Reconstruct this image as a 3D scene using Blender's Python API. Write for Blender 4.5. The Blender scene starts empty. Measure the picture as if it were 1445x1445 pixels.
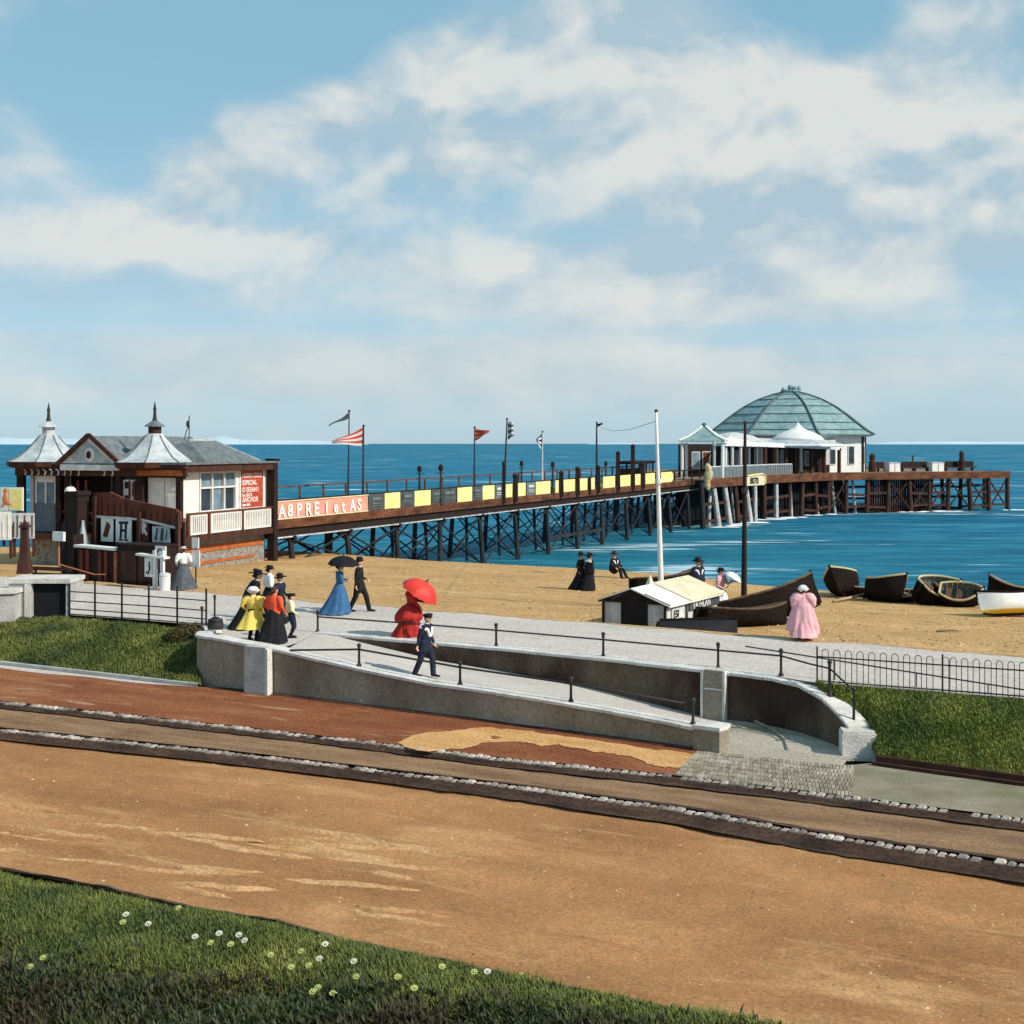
import bpy, math, random
from math import sin, cos, pi, radians, sqrt, atan2
from mathutils import Vector, Matrix, noise
random.seed(7)
sc = bpy.context.scene
COL = sc.collection
F = 1900.0; CX = 722.5; HY = 626.0; CAMZ = 7.0

# ---------------------------------------------------------------- camera model helpers
def P(px, py, h):
    """point h metres below the eye seen at pixel (px, py)"""
    D = F*h/(py-HY)
    return Vector(((px-CX)/F*D, D, CAMZ-h))
def at(px, D, z):
    return Vector(((px-CX)/F*D, D, z))
def zpix(py, D):
    return CAMZ-(py-HY)*D/F
def rz(X):
    return 0.0156*min(40.0, max(0.0, -X))
def Rp(px, py, off=0.0):
    r = (px-CX)/F
    D = (CAMZ-off)/((py-HY)/F-0.0156*min(r, 0.0))
    X = r*D
    return Vector((X, D, rz(X)+off))
def interp(tab, x):
    if x <= tab[0][0]:
        a, b = tab[0], tab[1]
    elif x >= tab[-1][0]:
        a, b = tab[-2], tab[-1]
    else:
        for a, b in zip(tab, tab[1:]):
            if a[0] <= x <= b[0]:
                break
    t = (x-a[0])/(b[0]-a[0])
    return a[1]+(b[1]-a[1])*t
def lerp(a, b, t):
    return a+(b-a)*t
def smooth(a, b, x):
    t = min(1, max(0, (x-a)/(b-a)))
    return t*t*(3-2*t)

# ---------------------------------------------------------------- mesh builder
def wm(o):
    m = Matrix.Identity(4)
    while o is not None:
        m = o.matrix_basis @ m
        o = o.parent
    return m

class MB:
    def __init__(s):
        s.v = []; s.f = []; s.mi = []; s.cur = 0
    def add(s, vs, fs):
        b = len(s.v)
        s.v.extend(Vector(p) for p in vs)
        for f in fs:
            s.f.append(tuple(b+i for i in f)); s.mi.append(s.cur)
        return s
    def box(s, c, size, rot=0.0, taper=1.0, mat=None):
        x, y, z = size[0]/2, size[1]/2, size[2]/2
        vs = []
        for zz, k in ((-z, 1.0), (z, taper)):
            for sx, sy in ((-1, -1), (1, -1), (1, 1), (-1, 1)):
                p = Vector((sx*x*k, sy*y*k, zz))
                p.rotate(Matrix.Rotation(rot, 3, 'Z')) if rot else None
                if mat is not None: p = mat @ p
                vs.append(p+Vector(c))
        return s.add(vs, [(3, 2, 1, 0), (4, 5, 6, 7), (0, 1, 5, 4), (1, 2, 6, 5), (2, 3, 7, 6), (3, 0, 4, 7)])
    def obox(s, o, a, b, c):
        """box from corner o with edge vectors a, b, c"""
        o, a, b, c = Vector(o), Vector(a), Vector(b), Vector(c)
        vs = [o, o+a, o+a+b, o+b, o+c, o+a+c, o+a+b+c, o+b+c]
        fs = [(3, 2, 1, 0), (4, 5, 6, 7), (0, 1, 5, 4), (1, 2, 6, 5), (2, 3, 7, 6), (3, 0, 4, 7)]
        if a.cross(b).dot(c) < 0: fs = [f[::-1] for f in fs]
        return s.add(vs, fs)
    def beam(s, p, q, w, h=None, up=(0, 0, 1)):
        h = h or w
        p, q = Vector(p), Vector(q)
        t = (q-p).normalized(); u = Vector(up)
        if abs(t.dot(u)) > .98: u = Vector((1, 0, 0))
        a = t.cross(u).normalized(); b = a.cross(t).normalized()
        o = p-a*w/2-b*h/2
        return s.obox(o, a*w, b*h, q-p)
    def tube(s, pts, rad, n=8, cap=True, flat=None):
        pts = [Vector(p) for p in pts]
        if not hasattr(rad, '__len__'): rad = [rad]*len(pts)
        vs = []; fs = []
        prev = None
        for i, p in enumerate(pts):
            t = (pts[min(i+1, len(pts)-1)]-pts[max(i-1, 0)])
            if t.length < 1e-9: t = Vector((0, 0, 1))
            t.normalize()
            if prev is None:
                ref = Vector((0, 0, 1)) if abs(t.z) < .95 else Vector((0, 1, 0))
                a = ref.cross(t).normalized()
            else:
                a = (prev-t*prev.dot(t))
                a = a.normalized() if a.length > 1e-6 else Vector((1, 0, 0))
            prev = a
            b = t.cross(a)
            for k in range(n):
                th = 2*pi*k/n
                vs.append(p+(a*cos(th)+b*sin(th))*rad[i])
        for i in range(len(pts)-1):
            for k in range(n):
                k2 = (k+1) % n
                fs.append((i*n+k, i*n+k2, (i+1)*n+k2, (i+1)*n+k))
        if cap:
            fs.append(tuple(range(n))[::-1])
            m = (len(pts)-1)*n
            fs.append(tuple(m+k for k in range(n)))
        return s.add(vs, fs)
    def lathe(s, prof, n=16, c=(0, 0, 0), ph=0.0, sx=1, sy=1, cap=True, mat=None):
        vs = []; fs = []
        c = Vector(c)
        for r, z in prof:
            for k in range(n):
                th = 2*pi*k/n+ph
                p = Vector((r*cos(th)*sx, r*sin(th)*sy, z))
                if mat is not None: p = mat @ p
                vs.append(c+p)
        m = len(prof)
        for i in range(m-1):
            for k in range(n):
                k2 = (k+1) % n
                fs.append((i*n+k, i*n+k2, (i+1)*n+k2, (i+1)*n+k))
        if cap:
            fs.append(tuple(range(n))[::-1]); fs.append(tuple((m-1)*n+k for k in range(n)))
        return s.add(vs, fs)
    def ball(s, c, r, n=12, m=8, sc=(1, 1, 1)):
        prof = [(max(1e-4, sin(pi*i/m))*r, -cos(pi*i/m)*r*sc[2]) for i in range(m+1)]
        return s.lathe(prof, n, c, 0, sc[0], sc[1])
    def poly(s, pts, flip=False):
        idx = tuple(range(len(pts)))
        return s.add(pts, [idx[::-1] if flip else idx])
    def prism(s, pts, z0, z1):
        n = len(pts)
        area = sum(pts[i][0]*pts[(i+1) % n][1]-pts[(i+1) % n][0]*pts[i][1] for i in range(n))
        if area < 0: pts = pts[::-1]
        vs = [(p[0], p[1], z0) for p in pts]+[(p[0], p[1], z1) for p in pts]
        fs = [tuple(range(n))[::-1], tuple(n+i for i in range(n))]
        fs += [(i, (i+1) % n, n+(i+1) % n, n+i) for i in range(n)]
        return s.add(vs, fs)
    def solid(s, pts, vec):
        """extrude polygon pts (3d) by vec"""
        n = len(pts); vec = Vector(vec)
        pts = [Vector(p) for p in pts]
        nr = Vector((0, 0, 0))
        for i in range(n):
            nr += pts[i].cross(pts[(i+1) % n])
        if nr.dot(vec) < 0: pts = pts[::-1]
        vs = pts+[p+vec for p in pts]
        fs = [tuple(range(n))[::-1], tuple(n+i for i in range(n))]
        fs += [(i, (i+1) % n, n+(i+1) % n, n+i) for i in range(n)]
        return s.add(vs, fs)
    def grid(s, rows, flip=False):
        n = len(rows[0]); vs = [p for r in rows for p in r]; fs = []
        for i in range(len(rows)-1):
            for k in range(n-1):
                f = (i*n+k, i*n+k+1, (i+1)*n+k+1, (i+1)*n+k)
                fs.append(f[::-1] if flip else f)
        return s.add(vs, fs)
    def build(s, name, mat, parent=None, world=False, smooth=False, autosm=False):
        me = bpy.data.meshes.new(name)
        vs = s.v
        if world and parent is not None:
            inv = wm(parent).inverted(); vs = [inv @ p for p in vs]
        me.from_pydata([tuple(p) for p in vs], [], s.f)
        mats = mat if isinstance(mat, (list, tuple)) else [mat]
        for m in mats: me.materials.append(m)
        if len(mats) > 1: me.polygons.foreach_set('material_index', s.mi)
        if smooth: me.polygons.foreach_set('use_smooth', [True]*len(s.f))
        me.update()
        o = bpy.data.objects.new(name, me); COL.objects.link(o)
        if parent is not None: o.parent = parent
        return o

def tag(o, label, cat, group=None):
    o['label'] = label; o['category'] = cat
    if group: o['group'] = group
    return o
def struct(o):
    o['kind'] = 'structure'; return o
def thing(name, label, cat, loc=(0, 0, 0), rot=0.0, group=None):
    o = bpy.data.objects.new(name, None); COL.objects.link(o)
    o.empty_display_size = .2
    o.location = loc; o.rotation_euler = (0, 0, rot)
    return tag(o, label, cat, group)
def kids(o):
    return [c for c in bpy.data.objects if c.parent == o]
def dup(o, loc, rot=None, label=None, parent=None):
    def rec(s, par):
        c = s.copy(); COL.objects.link(c); c.parent = par
        for ch in kids(s):
            if ch.name not in seen: rec(ch, c)
        return c
    seen = set()
    c = rec(o, parent); c.location = loc
    if rot is not None: c.rotation_euler = (0, 0, rot) if not hasattr(rot, '__len__') else rot
    if label: c['label'] = label
    return c
ORD = 'first second third fourth fifth sixth seventh eighth ninth tenth eleventh twelfth thirteenth fourteenth fifteenth sixteenth seventeenth eighteenth'.split()

# ---------------------------------------------------------------- materials
def N(nt, t, **kw):
    n = nt.nodes.new(t)
    for k, v in kw.items():
        if k.startswith('i_'):
            n.inputs[k[2:].replace('_', ' ')].default_value = v
        else: setattr(n, k, v)
    return n
def ramp(nt, stops, src=None):
    r = nt.nodes.new('ShaderNodeValToRGB')
    e = r.color_ramp.elements
    while len(e) > 1: e.remove(e[-1])
    e[0].position = stops[0][0]; e[0].color = stops[0][1]
    for p, c in stops[1:]:
        q = e.new(p); q.color = c
    if src is not None: nt.links.new(src, r.inputs[0])
    return r
def C4(c): return (c[0], c[1], c[2], 1.0)
def mixc(nt, a, b, fac, mode='MIX'):
    m = nt.nodes.new('ShaderNodeMix'); m.data_type = 'RGBA'; m.blend_type = mode
    for sock, v in ((m.inputs[6], a), (m.inputs[7], b), (m.inputs[0], fac)):
        if isinstance(v, (int, float)): sock.default_value = v
        elif isinstance(v, tuple): sock.default_value = C4(v)
        else: nt.links.new(v, sock)
    return m.outputs[2]
def srgb(r, g, b):
    f = lambda c: (c/255/12.92) if c/255 <= .04045 else ((c/255+.055)/1.055)**2.4
    return (f(r), f(g), f(b))
def mat(name, c1, c2=None, scale=4, rough=.85, bump=.0, bscale=30, spec=.25, stretch=(1, 1, 1), rot=0, lo=.35, hi=.65,
        c3=None, s3=1.0, lo3=.5, hi3=.6, speck=.12, sscale=40, metal=0, island=0.0, layers=(), neutral=False):
    m = bpy.data.materials.new(name); m.use_nodes = True
    nt = m.node_tree; L = nt.links
    b = nt.nodes['Principled BSDF']
    b.inputs['Roughness'].default_value = rough
    b.inputs['Specular IOR Level'].default_value = spec
    b.inputs['Metallic'].default_value = metal
    tc = N(nt, 'ShaderNodeTexCoord')
    mp = N(nt, 'ShaderNodeMapping'); mp.inputs['Scale'].default_value = stretch
    mp0 = N(nt, 'ShaderNodeMapping'); mp0.inputs['Rotation'].default_value = (0, 0, rot)
    L.new(tc.outputs['Object'], mp0.inputs[0]); L.new(mp0.outputs[0], mp.inputs[0])
    col = None
    if c2 is not None:
        n = N(nt, 'ShaderNodeTexNoise'); n.inputs['Scale'].default_value = scale; n.inputs['Detail'].default_value = 8; n.inputs['Roughness'].default_value = .6
        L.new(mp.outputs[0], n.inputs['Vector'])
        r = ramp(nt, [(lo, C4(c1)), (hi, C4(c2))], n.outputs['Fac']); col = r.outputs[0]
    if c3 is not None:
        n = N(nt, 'ShaderNodeTexNoise'); n.inputs['Scale'].default_value = s3; n.inputs['Detail'].default_value = 7
        L.new(mp.outputs[0], n.inputs['Vector'])
        r = ramp(nt, [(lo3, (0, 0, 0, 1)), (hi3, (1, 1, 1, 1))], n.outputs['Fac'])
        col = mixc(nt, col if col is not None else c1, c3, r.outputs[0])
    for lc, ls, l0, l1, lst in layers:
        mpl = N(nt, 'ShaderNodeMapping'); mpl.inputs['Scale'].default_value = lst; L.new(mp0.outputs[0], mpl.inputs[0])
        n = N(nt, 'ShaderNodeTexNoise'); n.inputs['Scale'].default_value = ls; n.inputs['Detail'].default_value = 8; n.inputs['Roughness'].default_value = .65; n.inputs['Distortion'].default_value = .4
        L.new(mpl.outputs[0], n.inputs['Vector'])
        r = ramp(nt, [(l0, (0, 0, 0, 1)), (l1, (1, 1, 1, 1))], n.outputs['Fac'])
        col = mixc(nt, col if col is not None else c1, lc, r.outputs[0])
    if speck:
        n = N(nt, 'ShaderNodeTexNoise'); n.inputs['Scale'].default_value = sscale; n.inputs['Detail'].default_value = 3
        L.new(mp0.outputs[0], n.inputs['Vector'])
        r = ramp(nt, [(.3, (1-speck*1.6,)*3+(1,)), (.7, (1+speck,)*3+(1,))], n.outputs['Fac'])
        col = mixc(nt, col if col is not None else c1, r.outputs[0], 1.0, 'MULTIPLY')
    if island:
        g = N(nt, 'ShaderNodeNewGeometry')
        r = ramp(nt, [(0, (1-island,)*3+(1,)), (1, (1+island, 1+island*(1 if neutral else .9), 1+island*(1 if neutral else .2), 1))], g.outputs['Random Per Island'])
        col = mixc(nt, col if col is not None else c1, r.outputs[0], 1.0, 'MULTIPLY')
    if col is None: b.inputs['Base Color'].default_value = C4(c1)
    else: L.new(col, b.inputs['Base Color'])
    if bump:
        n = N(nt, 'ShaderNodeTexNoise'); n.inputs['Scale'].default_value = bscale; n.inputs['Detail'].default_value = 5
        L.new(mp.outputs[0], n.inputs['Vector'])
        bn = N(nt, 'ShaderNodeBump'); bn.inputs['Strength'].default_value = 1.0; bn.inputs['Distance'].default_value = bump
        L.new(n.outputs['Fac'], bn.inputs['Height']); L.new(bn.outputs[0], b.inputs['Normal'])
    return m

SH = atan2(-.52, .853)          # direction of the shore in plan
RD = atan2(-.436, .9)           # direction of the road
M = {}
M['road'] = mat('road_earth', (.33, .158, .066), (.46, .235, .10), .35, .95, .03, 7, .1, (.6, 1.3, 1), -RD, .34, .66, c3=(.30, .138, .058), s3=.28, lo3=.48, hi3=.68, speck=.17, sscale=20, layers=(((.57, .32, .145), .30, .54, .70, (.5, 1.3, 1)), ((.25, .115, .052), .55, .60, .76, (.22, 1.9, 1)), ((.56, .33, .16), 1.2, .585, .78, (.30, 1.9, 1)), ((.20, .10, .052), 6, .64, .74, (1, 1.2, 1)), ((.50, .30, .16), 9, .66, .76, (.9, 1.1, 1))))
M['strip'] = mat('gutter_earth', (.19, .108, .06), (.33, .20, .112), 1.2, .95, .03, 10, .1, (.4, 1.8, 1), -RD, .35, .65, speck=.22, sscale=20)
M['pave'] = mat('red_gravel', (.20, .064, .03), (.30, .11, .048), .7, .95, .012, 25, .1, (.5, 1.5, 1), -RD, .35, .65, c3=(.36, .16, .07), s3=.6, lo3=.52, hi3=.7, speck=.26, sscale=18, layers=(((.40, .24, .15), 1.1, .60, .70, (.4, 2.0, 1)), ((.12, .04, .02), 3, .6, .7, (.5, 1.5, 1))))
M['spill'] = mat('spilled_sand', (.55, .29, .11), (.66, .38, .16), 1.5, .95, .02, 12, .1, (.5, 1.5, 1), -RD, speck=.24, sscale=16)
M['ridge'] = mat('loose_road_sand', (.46, .25, .11), (.58, .35, .175), 2.5, .95, .02, 12, .1, (.5, 1.5, 1), -RD, speck=.2, sscale=18)
M['gutter_mud_shade'] = mat('gutter_mud_with_shade', (.038, .020, .015), (.095, .054, .035), 2.5, .8, .02, 12, .2, (.4, 1.6, 1), -RD, speck=.3, sscale=14)  # mud brown, dark enough to stand in for shaded kerb faces
M['cobble'] = mat('stone_setts', (.27, .22, .16), (.44, .385, .31), 1.6, .9, .02, 30, .2, speck=.25, island=.26, neutral=True)
M['path'] = mat('grey_path', (.215, .185, .125), (.31, .27, .20), 1.0, .95, .015, 25, .1, speck=.2, c3=(.16, .17, .09), s3=.8, lo3=.5, hi3=.75)
M['kerb'] = mat('kerb_stone', (.24, .195, .16), (.50, .43, .38), 1.6, .85, .02, 25, .2, speck=.25, island=.38, neutral=True)
M['prom'] = mat('promenade_gravel', (.50, .44, .39), (.60, .535, .48), .5, .95, .012, 25, .1, (.4, 1.4, 1), -SH, .3, .7, speck=.16, sscale=12, layers=(((.41, .355, .30), .9, .58, .72, (.25, 1.8, 1)), ((.64, .59, .54), 2.5, .62, .72, (.5, 1.4, 1))))
M['ramp'] = mat('ramp_concrete', (.46, .41, .365), (.60, .545, .495), .8, .92, .012, 22, .1, (.4, 1.4, 1), -SH, .3, .7, speck=.12, sscale=15)
M['landing'] = mat('grey_landing', (.37, .32, .255), (.49, .44, .37), .9, .92, .015, 18, .1, (.5, 1.2, 1), -SH, .3, .7, c3=(.20, .20, .13), s3=.7, lo3=.5, hi3=.7, speck=.2, sscale=14)
M['sand'] = mat('shingle_sand', (.46, .27, .115), (.58, .36, .16), .25, .95, .07, 3.2, .1, (.6, 1.3, 1), -SH, .35, .65, c3=(.36, .215, .09), s3=1.3, lo3=.54, hi3=.72, speck=.2, sscale=9, layers=(((.28, .16, .07), 3.0, .60, .68, (.5, 1.6, 1)), ((.72, .50, .27), 2.2, .60, .7, (.5, 1.4, 1)), ((.22, .13, .06), 8.0, .64, .70, (.6, 1.2, 1))))
M['conc'] = mat('stained_concrete', (.25, .20, .14), (.40, .355, .285), .8, .9, .03, 10, .2, (1, 1, .6), 0, .33, .67, c3=(.20, .15, .105), s3=.5, lo3=.48, hi3=.72, speck=.16, sscale=14, layers=(((.27, .24, .14), 1.5, .58, .74, (1, 1, .6)), ((.17, .125, .09), 2.2, .62, .74, (2.2, 2.2, .25))))
M['concdark'] = mat('brown_stain_shade_concrete', (.10, .068, .045), (.19, .15, .105), .7, .9, .03, 10, .2, (1, 1, .6), 0, .33, .67, c3=(.05, .028, .020), s3=.45, lo3=.44, hi3=.62, speck=.18, sscale=14, layers=(((.13, .085, .05), 2.2, .60, .74, (2.2, 2.2, .25)),))  # brown stain deepened so the colour carries the curved wall's shadow
M['conc2'] = mat('grey_concrete', (.36, .35, .33), (.55, .54, .52), 1.5, .9, .02, 18, .2, speck=.12, sscale=18)
M['coping'] = mat('white_coping', (.50, .465, .42), (.70, .665, .62), 1.6, .9, .02, 16, .2, speck=.14, sscale=20, lo=.3, hi=.6)
M['soil'] = mat('grass_soil', (.028, .045, .016), (.05, .07, .022), 2, .95, .03, 12, .1)
M['earth'] = mat('dark_earth', (.03, .02, .012), (.06, .042, .022), 2, .95, .03, 12, .1)
M['grass'] = mat('grass_blades', (.10, .135, .036), (.20, .215, .065), .55, .7, 0, 1, .2, c3=(.05, .08, .032), s3=.6, lo3=.45, hi3=.7, speck=0, island=.35)
M['grass2'] = mat('bank_grass_blades', (.17, .21, .045), (.30, .31, .085), .8, .7, 0, 1, .2, c3=(.075, .13, .045), s3=.6, lo3=.45, hi3=.7, speck=0, island=.35)
M['darkblade'] = mat('dark_blade_green', (.020, .030, .014), (.055, .068, .026), 1.2, .6, 0, 1, .3, c3=(.042, .022, .012), s3=.45, lo3=.45, hi3=.6, speck=0, island=.4)
M['rust'] = mat('dry_shrub', (.05, .035, .015), (.10, .085, .03), 5, .8, 0, 1, .2, speck=0, island=.4)
M['iron'] = mat('black_iron', (.018, .016, .016), (.035, .03, .028), 8, .6, 0, 1, .4, speck=.1)
M['void'] = mat('black_door', (.010, .010, .013), None, rough=.8, speck=.2)
M['white'] = mat('white_paint', (.66, .645, .61), (.80, .785, .75), 2.0, .75, .006, 25, .25, speck=.08, layers=(((.46, .42, .37), 1.3, .60, .76, (3, 3, .4)),))
M['whiteold'] = mat('weathered_white', (.44, .45, .45), (.68, .68, .66), 3, .8, .01, 20, .25, speck=.14)
M['slate'] = mat('grey_slate', (.10, .12, .125), (.19, .21, .215), 2.5, .8, .02, 14, .3, speck=.2, sscale=12)
M['lead'] = mat('pale_lead', (.34, .38, .40), (.56, .59, .60), 1.6, .7, .01, 14, .3, speck=.15, sscale=12)
M['brown'] = mat('dark_brown_paint', (.040, .016, .011), (.085, .032, .020), 3, .75, .006, 20, .25, (1, 1, .3), speck=.2)
M['redbrown'] = mat('red_brown_paint', (.10, .022, .013), (.17, .045, .025), 3, .75, .006, 20, .25, (1, 1, .3), speck=.2)
M['deepbrown'] = mat('near_black_wood', (.016, .009, .008), (.032, .017, .013), 3, .8, .005, 20, .2, speck=.2)
M['red'] = mat('red_sign_paint', (.40, .045, .022), (.50, .085, .035), 3, .7, speck=.12)
M['salmon'] = mat('salmon_banner', (.82, .27, .19), (.88, .36, .27), 1.5, .8, .01, 6, .15, speck=.08)
M['yellow'] = mat('yellow_board', (.80, .66, .20), (.86, .76, .36), 2, .8, .01, 6, .2, speck=.1, sscale=14)
M['blackboard'] = mat('black_board', (.05, .053, .054), (.09, .095, .095), 2, .8, speck=.15, sscale=14)
M['greyboard'] = mat('grey_green_board', (.10, .13, .13), (.16, .2, .19), 2, .8, speck=.15, sscale=14)
M['rail'] = mat('brown_rail', (.07, .036, .026), (.16, .09, .065), 4, .8, .004, 20, .2, speck=.25, sscale=8)
M['fascia'] = mat('rusty_fascia', (.085, .03, .015), (.20, .08, .036), 1.2, .85, .02, 10, .2, (.5, .5, 1.5), speck=.25, sscale=7, c3=(.05, .02, .012), s3=1.0, lo3=.5, hi3=.7)
M['deck'] = mat('deck_planks', (.20, .14, .09), (.30, .22, .15), 2, .9, .01, 10, .2, speck=.2)
M['pile'] = mat('dark_pile', (.014, .016, .020), (.034, .034, .036), 2, .8, .02, 10, .25, (1, 1, .3), speck=.25, sscale=7)
M['pilebrown'] = mat('brown_pile', (.028, .012, .009), (.085, .036, .023), 2, .8, .02, 10, .25, (1, 1, .3), speck=.25, sscale=7)
M['pilepale'] = mat('bleached_pile', (.34, .33, .31), (.62, .62, .60), 2, .85, .02, 10, .2, (1, 1, .25), speck=.25, sscale=6)
M['copper'] = mat('green_copper', (.15, .265, .275), (.25, .37, .375), 1.1, .6, .015, 6, .35, (1, 1, 2.0), speck=.18, sscale=5, c3=(.33, .43, .43), s3=.5, lo3=.5, hi3=.75, layers=(((.10, .19, .20), .9, .56, .72, (2.5, 2.5, .35)),))
M['rib'] = mat('dark_green_lead', (.05, .085, .09), (.09, .13, .13), 2, .6, speck=.15)
M['glass'] = mat('window_glass', (.10, .15, .19), (.22, .29, .34), 1.3, .25, spec=.5, speck=.05)
M['darkglass'] = mat('dark_window_glass', (.012, .016, .022), (.04, .05, .065), 1.5, .25, spec=.5, speck=.05)
M['bluegrey'] = mat('blue_grey_door', (.10, .135, .175), (.15, .19, .235), 3, .7, speck=.12)
M['stone'] = mat('rubble_stone', (.20, .18, .15), (.36, .33, .29), 3.5, .9, .03, 9, .2, speck=.25, sscale=10)
M['orange'] = mat('orange_band', (.36, .095, .03), (.48, .15, .05), 3, .85, .01, 10, .2, speck=.2, sscale=10)
M['orangepole'] = mat('orange_pole', (.42, .16, .08), None, rough=.7)
M['hull'] = mat('tarred_hull', (.008, .006, .005), (.020, .013, .010), 3, .85, .02, 10, .08, (1, 4, 4), speck=.2, sscale=12)
M['hullin'] = mat('hull_inside', (.07, .04, .025), (.14, .09, .055), 3, .8, .01, 12, .2, speck=.2, sscale=12)
M['wood'] = mat('pale_wood', (.36, .25, .14), (.50, .38, .24), 4, .8, .006, 20, .2, (1, 5, 5), speck=.15)
M['tan'] = mat('tan_boat_paint', (.52, .40, .20), (.62, .50, .28), 3, .7, speck=.15)
M['boatwhite'] = mat('white_boat_paint', (.70, .70, .68), (.80, .80, .78), 3, .6, speck=.08)
M['boatyellow'] = mat('yellow_boat_paint', (.66, .43, .04), (.74, .52, .08), 3, .6, speck=.08)
M['canvas'] = mat('yellow_canvas', (.62, .53, .34), (.74, .67, .50), 1.8, .9, .02, 6, .15, speck=.1)
M['hutwall'] = mat('grey_hut_boards', (.40, .425, .43), (.58, .60, .60), 3, .85, .01, 14, .2, (2, 2, .4), speck=.15)
M['foam'] = mat('sea_foam', (.72, .78, .80), (.86, .9, .9), 3, .9)
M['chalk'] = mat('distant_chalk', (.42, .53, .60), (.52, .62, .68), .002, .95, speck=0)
# clothing
M['skin'] = mat('skin', (.58, .31, .21), (.64, .36, .25), 9, .6, speck=.04)
M['hair'] = mat('dark_hair', (.03, .016, .010), (.06, .032, .018), 30, .6, speck=.2)
M['black'] = mat('black_cloth', (.010, .010, .013), (.020, .019, .022), 6, .85, .004, 40, .15, speck=.15)
M['navy'] = mat('navy_cloth', (.014, .018, .036), (.026, .032, .056), 6, .85, .004, 40, .15, speck=.15)
M['blue'] = mat('blue_dress', (.030, .10, .22), (.055, .155, .31), 5, .8, .006, 30, .2, speck=.12)
M['redd'] = mat('red_dress', (.30, .016, .013), (.46, .032, .024), 5, .8, .006, 30, .2, speck=.12)
M['vermil'] = mat('vermilion_jacket', (.78, .085, .03), (.86, .12, .05), 5, .8, .006, 30, .2, speck=.08)
M['yell'] = mat('yellow_dress', (.80, .56, .08), (.86, .64, .16), 5, .8, .006, 30, .2, speck=.1)
M['cream'] = mat('cream_cloth', (.78, .68, .40), (.86, .78, .54), 5, .8, .006, 30, .2, speck=.08)
M['wcloth'] = mat('white_cloth', (.74, .72, .70), (.84, .82, .80), 5, .85, .006, 30, .2, speck=.06)
M['pink'] = mat('pink_dress', (.72, .34, .38), (.80, .46, .49), 5, .8, .006, 30, .2, speck=.08)
M['grey'] = mat('grey_skirt', (.06, .065, .08), (.115, .12, .135), 5, .85, .006, 30, .2, speck=.12)
M['parasol'] = mat('red_parasol_silk', (.68, .030, .020), (.76, .05, .032), 4, .6, spec=.4, speck=.06)
M['eye'] = mat('eye_dark', (.02, .015, .012), None, rough=.3, speck=0)
M['lip'] = mat('lip', (.40, .12, .10), None, rough=.6, speck=0)
M['posterorange'] = mat('poster_orange', (.70, .20, .06), None, rough=.8)
M['flagred'] = mat('flag_red', (.62, .06, .04), (.70, .10, .06), 4, .8, speck=.1)
M['daisy'] = mat('white_petals', (.66, .66, .56), None, rough=.8, speck=0)
M['buttercup'] = mat('yellow_petals', (.46, .48, .16), None, rough=.8, speck=0)

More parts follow.
